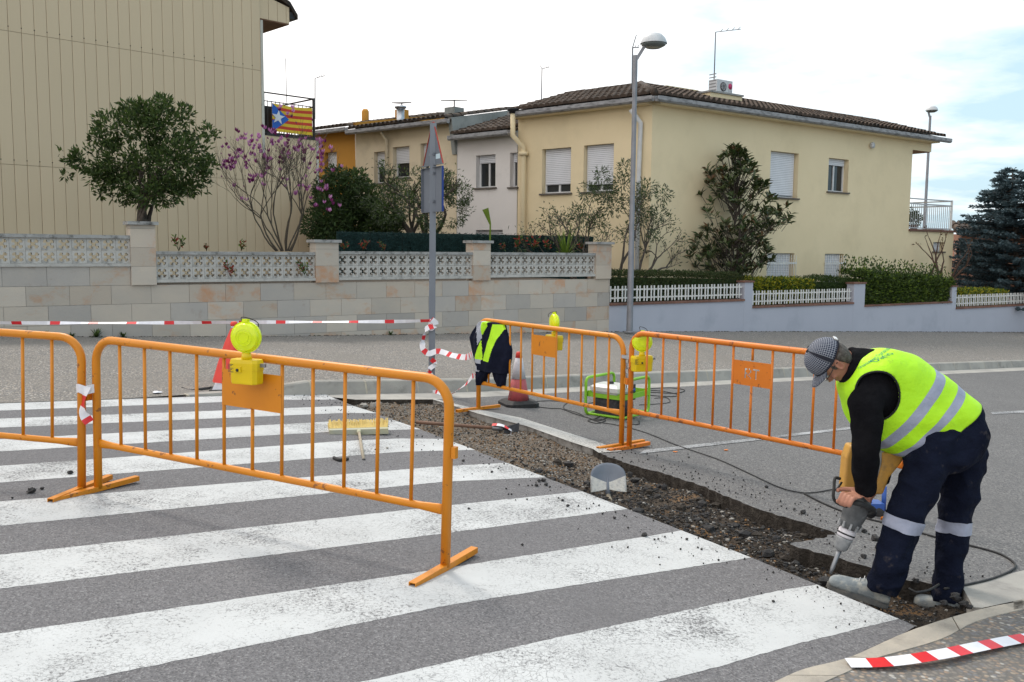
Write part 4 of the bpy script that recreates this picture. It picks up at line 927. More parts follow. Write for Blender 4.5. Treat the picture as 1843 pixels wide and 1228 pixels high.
# ---- pedestrian barriers
def barrier(a, b, mt, nb, platei, label, plate_z=(0.70, 0.93), H=1.0, rail_z=0.32, foot=0.62, letters=None, tube_r=0.026, foot_skew=0.0, holed=False):
    a = Vector(a); b = Vector(b); L_ = (b - a).length; rz = atan2(b.y - a.y, b.x - a.x); pitch_ = math.asin((a.z - b.z) / L_)
    root = thing('pedestrian_barrier', label, 'barrier', a, rz, 'steel pedestrian barriers round the works'); root.rotation_euler = (0, pitch_, rz)
    WM[root.name] = Matrix.Translation(a) @ Matrix.Rotation(rz, 4, 'Z') @ Matrix.Rotation(pitch_, 4, 'Y')
    R_ = 0.15; pts = [V(0, 0, 0.02), V(0, 0, H - R_)] + [V(R_ - R_ * cos(t), 0, H - R_ + R_ * sin(t)) for t in [pi / 2 * k / 7 for k in range(1, 8)]]
    pts += [V(L_ - p.x, 0, p.z) for p in reversed(pts)]
    MB().mat(mt).tube(pts, tube_r, 12).obj('frame_tube', root, world=False)
    rp = [V(tube_r * .6, 0, rail_z), V(0.05, 0, rail_z), V(0.16, 0, rail_z), V(L_ - .16, 0, rail_z), V(L_ - .05, 0, rail_z), V(L_ - tube_r * .6, 0, rail_z)]
    rs_ = []
    for i, p in enumerate(rp):
        k = 1.0 if i in (2, 3) else 0.55; kz = 1.0 if i in (2, 3) else 1.35
        rs_.append([p + V(0, cos(2 * pi * j / 12) * .021 * k, sin(2 * pi * j / 12) * .021 * kz) for j in range(12)])
    MB().mat(mt).rings(rs_).obj('bottom_rail', root, world=False)
    xs = [L_ * (k + 1) / (nb + 1) for k in range(nb)]; src_ = None
    pl0, pl1 = xs[platei[0]], xs[platei[1]]
    for k, x in enumerate(xs):
        if platei[0] < k < platei[1]: spans = [(rail_z, plate_z[0])] + ([(plate_z[1], H)] if plate_z[1] < H - .06 and letters else [])
        else: spans = [(rail_z, H)]
        for z0, z1 in spans:
            if len(spans) == 1 and spans[0] == (rail_z, H):
                if src_ is None: src_ = MB().mat(mt).tube([V(0, 0, z0 + .01), V(0, 0, z1 - .01)], 0.0105, 8).obj('bar', root, world=False); src_.matrix_local = Matrix.Translation((x, 0, 0))
                else: inst(src_, 'bar', root, Matrix.Translation((x, 0, 0)))
            else: MB().mat(mt).tube([V(x, 0, z0 + .01), V(x, 0, z1)], 0.0105, 8).obj('bar', root, world=False)
    if letters:
        bmp = ["11110011111", "10001000100", "10001000100", "11110000100", "10100000100", "10010000100", "10001000100"]
        mb = MB().mat(mt); w = pl1 - pl0; cols = 29; rows_ = 17; cw = w / cols; chh = (plate_z[1] - plate_z[0]) / rows_
        def lit(i, j):
            x = i - 9; y = (rows_ - 1 - j) - 5
            if 0 <= y < 7 and 0 <= x < 11:
                if x == 2 and bmp[y][x] == '1' and y in (0, 3): return False     # stencil bridges
                return bmp[y][x] == '1'
            return False
        for j in range(rows_):
            i = 0
            while i < cols:
                if lit(i, j): i += 1; continue
                k = i
                while k < cols and not lit(k, j): k += 1
                mb.box(pl0 + cw * i, pl0 + cw * k, -.003, .003, plate_z[0] + chh * j, plate_z[0] + chh * (j + 1)); i = k
        mb.obj('name_plate', root, world=False)
    else: MB().mat(mt).box(pl0 - .004, pl1 + .004, -.013, -.0105, plate_z[0], plate_z[1]).obj('plate', root, world=False)
    for x in (0, L_):
        mb = MB().mat(mt); h = foot / 2; t = .004; w_ = .021; z0, z1 = 0.002, .034; sk = foot_skew
        def P(y, dx, z): return V(x + dx + sk * y / h, y, z)
        o_ = [(-w_, z0), (w_, z0), (w_, z1), (-w_, z1)]; i_ = [(-w_ + t, z0 + t), (w_ - t, z0 + t), (w_ - t, z1 - t), (-w_ + t, z1 - t)]
        for A_, B_ in ((o_, None), (i_, None)): mb.rings([[P(-h, *c) for c in A_], [P(h, *c) for c in A_]], False, False, False)
        for y in (-h, h): mb.add([P(y, *c) for c in o_ + i_], [(k, (k + 1) % 4, (k + 1) % 4 + 4, k + 4) for k in range(4)], False)
        mb.obj('foot', root, world=False, fixn=False)
        MB().mat(mt).box(x + (.026 if x else -.05), x + (.05 if x else -.026), -.015, .015, .60, .66).obj('hinge_lug', root, world=False)
    return root
B2a, B2b = G(177, 884), G(801, 1026)
bar2 = barrier(B2a, B2b, 'barrier_amber', 11, (4, 6), 'amber barrier across the crossing holding a lamp in front of its plate', plate_z=(0.70, 0.915))
B1b = G(147, 884); B1a = B1b + V(-2.47, 0.40, 0); B1a = flat(B1a)
bar1 = barrier(B1a, B1b, 'barrier_amber', 11, (4, 6), 'amber barrier at the left edge, tied with tape to its neighbour', foot_skew=0.0)
bar1.name = 'pedestrian_barrier.001'
B3a, B3b = G(861, 738), G(1118, 804)
bar3 = barrier(B3a, B3b, 'barrier_amber', 11, (4, 6), 'amber barrier behind the trench with a navy jacket hung on its end', H=1.035, plate_z=(.74, .95), foot=.6)
B4a = G(1132, 808); B4b = G(1625, 928)
bar4 = barrier(B4a, B4b, 'barrier_orange', 13, (5, 7), 'orange barrier beside the worker with stencil cut letters RT in its plate', H=1.09, plate_z=(.76, .96), letters=True, foot=.55, rail_z=.36, tube_r=.025)

def warning_lamp(loc, rz, label, spin=0.0, s=1.0):
    t = thing('warning_lamp', label, 'warning lamp', loc, rz, 'battery warning lamps on the barriers'); w, d, h = .105 * s, .052 * s, .15 * s
    # battery case with chamfered corners, lid step, button
    def oct_(z, k, dd=1.0): return [V(x * k, y * k * dd, z) for x, y in ((-w + .02, -d), (w - .02, -d), (w, -d + .02), (w, d - .02), (w - .02, d), (-w + .02, d), (-w, d - .02), (-w, -d + .02))]
    mb = MB().mat('lamp_box_yellow'); mb.rings([oct_(-h, .90), oct_(-h + .008, .94), oct_(-h * .42, .96), oct_(-h * .42, 1.0), oct_(-.02, 1.0), oct_(0, .93)], smooth=False); mb.obj('battery_case', t, world=False)
    MB().mat('lamp_box_yellow').box(-.045, -.0, -d - .006, -d + .004, -h * .5, -h * .28).obj('catch', t, world=False)
    MB().mat('black_rubber').lathe([(.009, 0), (.009, .004)], (-.022, -d - .006, -h * .42), 10, axis=(0, -1, 0)).obj('button', t, world=False)
    mb = MB().mat('engine_black')
    for k in range(7): mb.box(-.092, -.055 - .01 * (k % 3), -d - .0008, -d, -.030 - .007 * k, -.027 - .007 * k)
    mb.obj('case_print', t, world=False)
    MB().mat('lamp_box_yellow').lathe([(.03, 0), (.028, .02), (.026, .04)], (0, 0, -.004), 12).obj('neck', t, world=False)
    R_ = .098 * s; c = V(0, 0, .035 + R_); q = Matrix.Rotation(spin, 4, 'Z')
    mb = MB().mat('lamp_lens'); n = 28
    def ring(r, y): return [c + q @ V(cos(2 * pi * k / n) * r, y, sin(2 * pi * k / n) * r) for k in range(n)]
    mb.rings([ring(R_ * .35, -.034), ring(R_ * .62, -.033), ring(R_ * .82, -.028), ring(R_ * .90, -.016), ring(R_ * .92, -.008), ring(R_, -.008), ring(R_, .008), ring(R_ * .92, .008), ring(R_ * .90, .016), ring(R_ * .8, .028), ring(R_ * .3, .034)], sharp=None) if False else mb.rings([ring(R_ * .35, -.034), ring(R_ * .62, -.033), ring(R_ * .82, -.028), ring(R_ * .90, -.016), ring(R_ * .92, -.008), ring(R_, -.008), ring(R_, .008), ring(R_ * .92, .008), ring(R_ * .90, .016), ring(R_ * .8, .028), ring(R_ * .3, .034)])
    for rr in (.55, .35): mb.rings([ring(R_ * rr, -.036), ring(R_ * rr * .96, -.038), ring(R_ * rr * .92, -.036)], False, False)
    mb.obj('lens', t, world=False, sharp=35)
    MB().mat('lamp_lens').box(-.018, .018, -.012, .012, c.z + R_ - .004, c.z + R_ + .012).obj('lens_clip', t, world=False)
    MB().mat('steel_grey').bar((w * .7, 0, -.03), (w + .035, 0, -.03), .012, .02).obj('bracket_bolt', t, world=False)
    return t
def on_plane(a, b, px, py):
    pl = Plane(a.x, a.y, atan2(b.y - a.y, b.x - a.x)); return pl.p(px, py), pl
p, pl2 = on_plane(B2a, B2b, 463, 647)
rz2 = atan2(B2b.y - B2a.y, B2b.x - B2a.x)
lampA = warning_lamp(p + pl2.n * 0.085 + V(0, 0, .01), rz2 + radians(4), 'yellow warning lamp with round lens facing us, above the crossing', radians(14), .92)
p, pl3 = on_plane(B3a, B3b, 984, 601); rz3 = atan2(B3b.y - B3a.y, B3b.x - B3a.x)
lampB = warning_lamp(p - pl3.n * 0.10 + V(0, 0, -0.02), rz3 + pi, 'yellow warning lamp behind the plate of the jacket barrier', radians(-20), 1.0)
p, pl4 = on_plane(B4a, B4b, 1150, 643); lampC = warning_lamp(p - pl4.n * 0.04 + V(0, 0, 0.01), rz3 + radians(70), 'yellow warning lamp clipped where the two far barriers meet', radians(-25), .95)
for t, z in ((lampC, .235), (lampB, .215), (lampA, .205)): MB().mat('black_rubber').tube(catmull([V(-.02, 0, z - .01), V(-.03, 0, z + .03), V(.02, .02, z + .022), V(.06, .03, z + .0), V(.06, .03, z - .03)], 5), .0028, 5).obj('wire_loop', t, world=False)
# the chain coupling the two far barriers
mb = MB().mat('steel_grey'); c0 = lerp(B3b, B4a, .5)
cpl = thing('coupling_chain', 'short rusty chain coupling the two barrier posts', 'chain', c0 + V(0, 0, .6))
for k in range(7):
    z = c0.z + .86 - k * .045; q = V(c0.x + .003 * (k % 2), c0.y, z); mb = MB().mat('steel_grey'); e = V(.012, 0, 0) if k % 2 else V(0, .012, 0)
    mb.tube([q + e + V(0, 0, .018), q + V(0, 0, .026), q - e + V(0, 0, .018), q - e - V(0, 0, .018), q - V(0, 0, .026), q + e - V(0, 0, .018)], .004, 5, closed=True); mb.obj('chain_link', cpl)
mb = MB().mat('zinc').bar(B3b + V(-.01, -.03, .86), B4a + V(.03, -.03, .85), .03, .03); mb.obj('clamp', cpl)

# ---- barrier tape
def tape(name, pts, w, label, side=None, period=.22, red=.088, cat='tape', sub=6, twist=None, phase=0.0, group='red and white barrier tape'):
    c = catmull(pts, sub) if len(pts) > 2 else [Vector(p) for p in pts]
    # resample
    L_ = [0]
    for a, b in zip(c[:-1], c[1:]): L_.append(L_[-1] + (b - a).length)
    cuts = set(); s = -phase
    while s < L_[-1]:
        for q in (s, s + red):
            if 0 < q < L_[-1]: cuts.add(q)
        s += period
    ss = sorted(set(L_) | cuts); ss = [ss[0]] + [b for a, b in zip(ss[:-1], ss[1:]) if b - a > 1e-4]
    def P(s):
        for i in range(len(L_) - 1):
            if s <= L_[i + 1] + 1e-9: return c[i].lerp(c[i + 1], (s - L_[i]) / max(1e-9, L_[i + 1] - L_[i])), (c[i + 1] - c[i]).normalized()
        return c[-1], (c[-1] - c[-2]).normalized()
    mb = MB().mat('tape_white').mat('tape_red'); prev = None
    for s in ss:
        p, d = P(s); u = Vector(side) if side is not None else V(0, 0, 1)
        if twist:
            u = Matrix.Rotation(twist(s), 3, d) @ u
        e = (u - d * u.dot(d)).normalized() * w / 2; cur = (p - e, p, p + e, s)
        if prev:
            m_ = ((prev[3] + s) / 2 + phase) % period < red; mb.cur = 1 if m_ else 0
            mid = V(0, 0, 0.0)
            mb.add([prev[0], prev[1], prev[2], cur[2], cur[1], cur[0]], [(0, 1, 4, 5), (1, 2, 3, 4)], True)
        prev = cur
    o = mb.obj(name, fixn=False); return tag(o, label, cat, group)
pole_b = at(777, 690, 11.75)
# sign pole position on the pavement
PX, PY = at(777, 688, 11.8).x, 11.8; PZ = at(777, 688, 11.8).z
tieh = at(775, 577, 11.8)
pts = [at(-120, 581, 11.2) , at(200, 581.5, 11.4), at(480, 580, 11.6), at(690, 579, 11.75), V(PX - .03, PY - .03, tieh.z)]
tape('barrier_tape', pts, .045, 'taut twisted tape stretched from the left to the sign post', side=(0, .3, 1), period=.46, red=.12, twist=lambda s: .9 * sin(s * 2.3))
o = tape('barrier_tape', [V(PX, PY - .06, tieh.z + .02), V(PX + .06, PY - .04, tieh.z - .05), V(PX - .06, PY - .07, tieh.z - .1), V(PX - .10, PY - .06, tieh.z - .22), V(PX - .11, PY - .08, tieh.z - .35), V(PX - .03, PY - .1, tieh.z - .42), V(PX + .10, PY - .13, tieh.z - .385), V(PX + .30, PY - .3, tieh.z - .42), V(PX + .5, PY - .6, tieh.z - .40), at(858, 627, B3a.y + .03)], .075, 'loose tape sagging from the sign post to the hung jacket', side=(.2, .2, 1), period=.19, red=.06, twist=lambda s: .5 * sin(s * 5), phase=.05)
o = tape('barrier_tape', [V(PX + .0, PY - .06, tieh.z - .50), V(PX + .05, PY - .055, tieh.z - .56), V(PX - .03, PY - .07, tieh.z - .64), V(PX + .02, PY - .07, tieh.z - .74), V(PX - .04, PY - .1, tieh.z - .92), at(790, 706, 11.4), at(806, 713, 11.3), at(822, 703, 11.1), at(840, 690, 10.9), at(852, 676, 10.75), B3a + V(0, 0, .38)], .06, 'tape end wound down the sign post and over to the barrier foot', side=(.5, 0, 1), period=.19, red=.06, twist=lambda s: .8 * sin(s * 4))
# knot around the post
for k in range(3):
    z = tieh.z - .02 - .035 * k; rr = .036 + .006 * k
    pts = [V(PX + cos(a) * rr, PY + sin(a) * rr, z + .02 * sin(a * 2 + k)) for a in [2 * pi * i / 9 for i in range(10)]]
    tape('tape_knot', pts, .05, ['tape loop knotted round the sign post, topmost of three', 'tape loop knotted round the sign post, middle of three', 'tape loop knotted round the sign post, lowest of three'][k], period=.13, red=.05, phase=.04 * k, group='tape loops on the sign post')
# tape tied between the two left barriers
pa = at(147, 700, B1b.y); pb_ = at(172, 698, B2a.y)
tape('tape_tie', [pa + V(-.035, 0, 0), pa + V(0, -.04, .01), lerp(pa, pb_, .5) + V(0, -.05, -.005), pb_ + V(0, -.04, 0), pb_ + V(.035, 0, .005)], .055, 'white tape band tying the two left barriers together', period=.9, red=.0, group='tape tie on the left barriers')
tape('tape_tie', [lerp(pa, pb_, .6) + V(0, -.055, .02), lerp(pa, pb_, .45) + V(-.005, -.06, -.08), lerp(pa, pb_, .3) + V(.0, -.05, -.15), lerp(pa, pb_, .75) + V(0, -.055, -.215)], .062, 'crumpled red and white tape end hanging from the barrier tie', side=(1, .1, 0), period=.15, red=.075, phase=.09, twist=lambda s: 1.0 * sin(s * 16), group='tape tie on the left barriers')
# tape lying on the near pavement
def gp(x, y, h=.012): return G(x, y, .03 + h)
o = tape('barrier_tape', [gp(1526, 1193), gp(1600, 1191, .02), gp(1690, 1178, .03), gp(1780, 1160, .02), gp(1860, 1146, .012), gp(2000, 1130)], .068, 'torn tape end lying on the near pavement', side=(-.35, 1, .12), period=.218, red=.088, phase=.13)

# ---- traffic cones
def cone(loc, label, k=1.0):
    t = thing('traffic_cone', label, 'traffic cone', loc, radians(20), 'traffic cones'); w = .215; 
    def oc(z, s): return [V(x * s, y * s, z) for x, y in ((-w + .06, -w), (w - .06, -w), (w, -w + .06), (w, w - .06), (w - .06, w), (-w + .06, w), (-w, w - .06), (-w, -w + .06))]
    MB().mat('black_rubber').rings([oc(0, 1), oc(.045, 1), oc(.055, .93), oc(.075, .8)], smooth=False).obj('base', t, world=False)
    pr = lambda z: lerp(.135, .032, (z - .07) / .60)
    MB().mat('cone_pink').lathe([(pr(z), z) for z in (.07, .2, .34)], n=24).obj('lower_body', t, world=False)
    MB().mat('cone_white').lathe([(pr(z) + .002, z) for z in (.34, .48, .60)], n=24).obj('reflective_band', t, world=False)
    MB().mat('cone_red').lathe([(pr(z), z) for z in (.60, .66)] + [(.025, .675)], n=20).obj('tip', t, world=False)
    return t
cn = cone(G(933, 730), 'dirty pink and white cone on a black rubber base'); cn.scale = (0.96, .96, .96)
c2 = G(424, 700, .03); t2 = thing('folding_cone', 'plain red fabric cone standing behind the yellow lamp', 'traffic cone', c2, radians(12), 'traffic cones')
mb = MB().mat('cone_red'); rs_ = []
for z, r in ((.10, .26), (.3, .20), (.55, .115), (.70, .05), (.725, .034)):
    rs_.append([V(cos(2 * pi * k / 12) * r * (1 + .05 * (k % 2)), sin(2 * pi * k / 12) * r * (1 + .05 * (k % 2)), z) for k in range(12)])
mb.rings(rs_, smooth=False); mb.obj('fabric_cone', t2, world=False)
MB().mat('cone_white').lathe([(.036, .725), (.036, .75)], n=12).obj('white_collar', t2, world=False); MB().mat('cone_red').lathe([(.042, .75), (.046, .775), (.03, .80)], n=12).obj('tip', t2, world=False)
MB().mat('cone_white').rings([[V(x * s, y * s, z) for x, y in ((-1, -1), (1, -1), (1, 1), (-1, 1))] for z, s in ((.03, .24), (.10, .21))], smooth=False).obj('base_sheet', t2, world=False)
mb = MB().mat('black_rubber'); mb.box(-.27, .27, -.27, .27, .0, .03); mb.obj('base', t2, world=False)
MB().mat('black_rubber').tube(catmull([V(-.26, -.1, .03), V(-.40, -.14, .02), V(-.50, -.12, .015), V(-.56, -.06, .02), V(-.60, -.02, .03)], 4), [.022] * 5 + [.012] * 12, 6).obj('carry_strap', t2, world=False)

# ---- sign post seen from behind
sg = thing('road_sign', 'grey steel post carrying a triangular and a square road sign seen from behind', 'road sign', V(PX, PY, PZ), 0)
ztop = at(783, 222, 11.8).z; mb = MB().mat('galv'); lean = .02
mb.hexa([V(PX - .04, PY - .02, PZ), V(PX + .04, PY - .02, PZ), V(PX + .04, PY + .02, PZ), V(PX - .04, PY + .02, PZ), V(PX - .04 + lean, PY - .02, ztop), V(PX + .04 + lean, PY - .02, ztop), V(PX + .04 + lean, PY + .02, ztop), V(PX - .04 + lean, PY + .02, ztop)]); mb.obj('post', sg)
SP = Plane(PX + .015, PY + .03, radians(-60)); z0 = at(783, 297, 11.8).z; z1 = at(783, 382, 11.8).z; hw = .30
# square plate with folded rim
MB().mat('sign_back').wbox(SP, -hw, hw, z1, z0 - .03, -.006, -.002).obj('square_sign', sg)
for a, b, c, d in ((hw - .004, hw, z1, z0 - .03), (-hw, -hw + .004, z1, z0 - .03), (-hw + .004, hw - .004, z1, z1 + .004), (-hw + .004, hw - .004, z0 - .034, z0 - .03)): MB().mat('sign_back').wbox(SP, a, b, c, d, -.002, .03).obj('sign_rim', sg)
mat('sign_blue', (0.02, 0.05, 0.24), None, 4, .6)
MB().mat('sign_blue').wbox(SP, hw + .0005, hw + .002, z1, z0 - .03, -.006, .020).obj('blue_edge', sg); MB().mat('sign_blue').wbox(SP, -hw - .002, -hw - .0005, z1, z0 - .03, -.006, .031).obj('blue_edge', sg)
tr_ = [SP.w(-hw, z0 + .0, -.002), SP.w(hw, z0, -.002), SP.w(.02, ztop + .02, -.002), SP.w(-.02, ztop + .02, -.002)]
tsn = MB().mat('sign_back').prism(tr_, -SP.n * .004).obj('triangular_sign', sg)
mb = MB().mat('sign_red')
for a, b in ((tr_[0], tr_[3]), (tr_[1], tr_[2])): mb.bar(a + SP.n * .003, b + SP.n * .003, .006, .016, up=SP.n)
mb.mat('galv').bar(tr_[0] + SP.n * .012, tr_[1] + SP.n * .012, .012, .03, up=SP.n); mb.obj('sign_rim', sg)
MB().mat('sticker').wbox(SP, .08, .20, z0 + .07, z0 + .13, -.002, -.0005).obj('sticker', sg)
for z in (z0 + .12, z0 - .12, z1 + .12): MB().mat('galv').wbox(SP, -.07, .07, z, z + .03, 0, .03).obj('clamp', sg)

# ---- street lamps
def street_lamp(px, pyb, pyt, Y, label, arm=.28, r0=.075, r1=.05, dome=.2, nm='street_lamp'):
    b = at(px[0], pyb, Y); tpt = at(px[1], pyt, Y); L_ = thing(nm, label, 'street lamp', b, 0, 'street lamps'); H = tpt.z - b.z
    mb = MB().mat('pole_grey'); mb.tube([b, b + V(0, 0, H * .33), b + V(0, 0, H * .34), b + V(0, 0, H * .985)], [r0, r0 * .88, r0 * .80, r1], 14); mb.obj('pole', L_, sharp=40)
    MB().mat('pole_grey').lathe([(r0 * 1.7, 0), (r0 * 1.7, .02), (r0 * 1.1, .03)], b, 14).obj('base_plate', L_)
    e = b + V(arm, 0, H + .16)
    mb = MB().mat('pole_grey'); mb.bar(b + V(0, -.03, H * .965), e + V(-.02, -.03, -.02), .02, .07); mb.bar(b + V(0, .03, H * .965), e + V(-.02, .03, -.02), .02, .07); mb.obj('arm', L_)
    c = e + V(dome * .8, 0, 0.0); h = MB().mat('lamp_white').lathe([(dome * 1.5, -.0), (dome * 1.46, .04), (dome * 1.25, .13), (dome * .9, .20), (dome * .4, .235), (.01, .245)], c, 24, cap=False).obj('lamp_head', L_)
    MB().mat('lamp_glass').lathe([(dome * 1.44, .002), (dome * 1.3, -.04), (dome * .8, -.09), (.01, -.10)], c, 24).obj('diffuser', h)
    return L_
sl = street_lamp((1133, 1142.5), 598, 92, 20.9, 'tall grey street lamp with domed head in front of the corner house', .24)
s2 = street_lamp((1662, 1671.5), 440, 205, 47, 'distant thin street lamp rising behind the far terrace', -.1, .09, .06, .2)

# ---- aerials and the air conditioner on the roofs
def aerial(px, y0, y1, Y, label, arms, r=.018):
    b = at(px[0], y1, Y); t = at(px[1], y0, Y); L_ = thing('roof_aerial', label, 'aerial', b, 0, 'roof aerials'); MB().mat('antenna_metal').tube([b, t], r, 6).obj('mast', L_)
    mb = MB().mat('antenna_metal')
    for dx, dz, k in arms:
        e = t + V(dx, .3 * dx, dz); mb.tube([t, e], r * .6, 5)
        for j in range(k): q = t.lerp(e, (j + 1) / (k + .3)); mb.bar(q - V(0, .18, -.03), q + V(0, .18, .03), .012, .012)
    if arms: mb.obj('antenna_boom', L_)
    return L_
aerial((567, 567), 141, 215, 33, 'thin aerial behind the flag terrace with a short boom', [(.32, .10, 4)])
aerial((516, 514), 105, 185, 33, 'bare hair-thin aerial mast beside the flag', [], .012)
aerial((974, 975.5), 124, 200, 29.5, 'aerial with a small forked boom on the grey party wall', [(.22, .06, 3), (-.06, .1, 0)])
aerial((1284.5, 1288), 58, 165, 28.6, 'tall aerial with one long arm beside the air conditioner', [(.82, .15, 4)])
aerial((1137.5, 1138.5), 86, 185, 25.5, 'aerial mast half hidden behind the street lamp', [(.18, .02, 2), (.10, .35, 0)], .022)
q = Plane((RF.w(0, 0, -1.0)).x, (RF.w(0, 0, -1.0)).y, radians(36)); a_, za = q.sz(1290, 168); b_, _ = q.sz(1318, 168); zt = q.sz(1300, 150)[1]; z2_ = z2 + .05
ac = thing('air_conditioner', 'white air conditioner with round fan grille standing on the roof plinth', 'air conditioner', q.w((a_ + b_) / 2, z2_)); 
MB().mat('ac_white').wbox(q, a_, b_, z2_ + .05, zt + .1, -.32, 0).obj('casing', ac)
fc = q.w(lerp(a_, b_, .40), (z2_ + zt) / 2 + .06, .002); fr_ = (zt - z2_) * .42
MB().mat('engine_black').lathe([(fr_, 0), (fr_, .012), (fr_ * .3, .014)], fc, 20, axis=q.n).obj('fan_opening', ac)
mb = MB().mat('gutter_metal')
for k in range(5): aa = 2 * pi * k / 5; mb.bar(fc + q.n * .018, fc + q.n * .018 + q.d * cos(aa) * fr_ * .8 + V(0, 0, sin(aa) * fr_ * .8), .09, .008, up=q.n)
mb.obj('fan_blade', ac)
MB().mat('logo_pink').lathe([(.085, 0), (.085, .006)], q.w(lerp(a_, b_, .85), lerp(z2_, zt, .62) + .06, .002), 16, axis=q.n).obj('logo_disc', ac)
tv, tf_ = text_mesh('LG', .13); mb = MB().mat('gutter_metal'); o0 = q.w(lerp(a_, b_, .85), lerp(z2_, zt, .22) + .06, .004); mb.add([o0 + q.d * v.x + V(0, 0, v.y) for v in tv], tf_, False); mb.obj('logo_text', ac)
mb = MB().mat('gutter_metal')
for k in range(6): mb.wbox(q, a_ - .008, a_ - .002, z2_ + .1 + k * .09, z2_ + .13 + k * .09, -.3, -.03)
mb.obj('side_louvre', ac)
for k in (.12, .88): MB().mat('ac_white').wbox(q, lerp(a_, b_, k) - .03, lerp(a_, b_, k) + .03, z2_ + .002, z2_ + .05, -.3, -.02).obj('foot', ac)

# ---- flag on the terrace railing
u0, za = BL.sz(487, 186); u1, zb = BL.sz(559, 193); _, zc_ = BL.sz(487, 236); _, zd = BL.sz(559, 245); zA = (za + zb) / 2 - .02; zB = (zc_ + zd) / 2
fl = thing('flag', 'Catalan independence flag with white star on blue triangle and red stripes', 'flag', BL.w((u0 + u1) / 2, zB))
def fs_(u, v): # 0..1, 0 bottom
    o = .07 + .012 * sin(u * 9) + .02 * noise.noise(V(u * 3, v * 3, 0)); return BL.w(lerp(u0, u1, u), lerp(zB, zA, v) - .03 * sin(pi * u) * v - .0, o)
mb = MB()
for k in range(9):
    mb.mat('flag_yellow' if k % 2 == 0 else 'flag_red')
    for i in range(16):
        mb.add([fs_(i / 16, k / 9), fs_((i + 1) / 16, k / 9), fs_((i + 1) / 16, (k + 1) / 9), fs_(i / 16, (k + 1) / 9)], [(0, 1, 2, 3)], True)
mb.obj('striped_cloth', fl, fixn=False)
mb = MB().mat('flag_blue'); m_ = 8
def off(p): return p + BL.n * .006
for i in range(m_):
    a, b = i / m_, (i + 1) / m_; A1, B1 = a * .42, b * .42; h0, h1 = .5 * (1 - a), .5 * (1 - b)
    mb.add([off(fs_(A1, .5 - h0)), off(fs_(B1, .5 - h1)), off(fs_(B1, .5 + h1)), off(fs_(A1, .5 + h0))], [(0, 1, 2, 3)], True)
mb.obj('blue_triangle', fl, fixn=False)
sc_ = fs_(.135, .52) + BL.n * .012; pts = [sc_ + BL.d * (r * sin(2 * pi * k / 10 + .1)) + V(0, 0, r * cos(2 * pi * k / 10 + .1)) for k in range(10) for r in [.20 if k % 2 == 0 else .08]]
MB().mat('flag_white').sheet(pts).obj('white_star', fl)

# ---- generator
g0, g1, g2 = G(1118, 757), G(1190, 753), G(1079, 739)
rzg = atan2(g1.y - g0.y, g1.x - g0.x); W = (g1 - g0).length; D = .48
gen = thing('generator', 'portable generator in a lime green tube frame behind the barriers', 'generator', g0, rzg + radians(18)); 
def loop(y, w0, w1, H, r=.017):
    R_ = .06; c = []
    for (cx_, cz_, a0) in ((w1 - R_, R_ + .0, -pi / 2), (w1 - R_, H - R_, 0), (w0 + R_, H - R_, pi / 2), (w0 + R_, R_, pi)):
        for k in range(5): a = a0 + pi / 2 * k / 4; c.append(V(cx_ + R_ * cos(a), y, cz_ + R_ * sin(a) + .017))
    return c
HG = .42
for y in (0, D): MB().mat('gen_green').tube(loop(y, 0, W, HG), .017, 8, closed=True).obj('frame_loop', gen, world=False)
for x in (.03, W - .03):
    MB().mat('gen_green').tube([V(x, 0, .02), V(x, D, .02)], .015, 8).obj('cross_tube', gen, world=False)
    MB().mat('gen_green').box(x - .006, x + .006, 0.01, D - .01, .22, .29).obj('side_plate', gen, world=False)
for y in (-.012, D + .004): MB().mat('gen_green').box(.02, W - .02, y, y + .008, .22, .28).obj('cross_plate', gen, world=False)
mb = MB().mat('gen_tank')
def rr(x0, x1, y0, y1, z, k=.03): return [V(x, y, z) for x, y in ((x0 + k, y0), (x1 - k, y0), (x1, y0 + k), (x1, y1 - k), (x1 - k, y1), (x0 + k, y1), (x0, y1 - k), (x0, y0 + k))]
mb.rings([rr(.02, .30, .05, .42, .27), rr(.0, .32, .03, .44, .30), rr(.0, .32, .03, .44, .345), rr(.04, .28, .07, .40, .375)], smooth=False); mb.obj('fuel_tank', gen, world=False)
MB().mat('black_rubber').lathe([(.03, 0), (.03, .02), (.02, .028)], (.16, .24, .375), 12).obj('fuel_cap', gen, world=False)
mb = MB().mat('engine_black'); mb.rings([rr(.04, .26, .06, .40, .03), rr(.04, .26, .06, .40, .20), rr(.07, .23, .09, .37, .26)], smooth=False); mb.lathe([(.09, 0), (.11, .03), (.11, .06), (.05, .075)], (.15, .06, .14), 16, axis=(0, -1, 0)); mb.obj('engine_block', gen, world=False)
MB().mat('steel_grey').lathe([(.09, 0), (.09, .12), (.06, .14)], (.27, .22, .14), 16, axis=(1, 0, 0)).obj('alternator', gen, world=False)
mb = MB().mat('engine_black').box(.29, .40, .06, .14, .18, .36); pn = mb.obj('control_panel', gen, world=False); MB().mat('plastic_blue').lathe([(.022, 0), (.022, .02)], (.345, .06, .30), 12, axis=(0, -1, 0)).obj('socket', pn, world=False)
for x in (.07, .23): MB().mat('black_rubber').lathe([(.02, 0), (.02, .03)], (x, .1, .0), 8).obj('rubber_foot', gen, world=False)

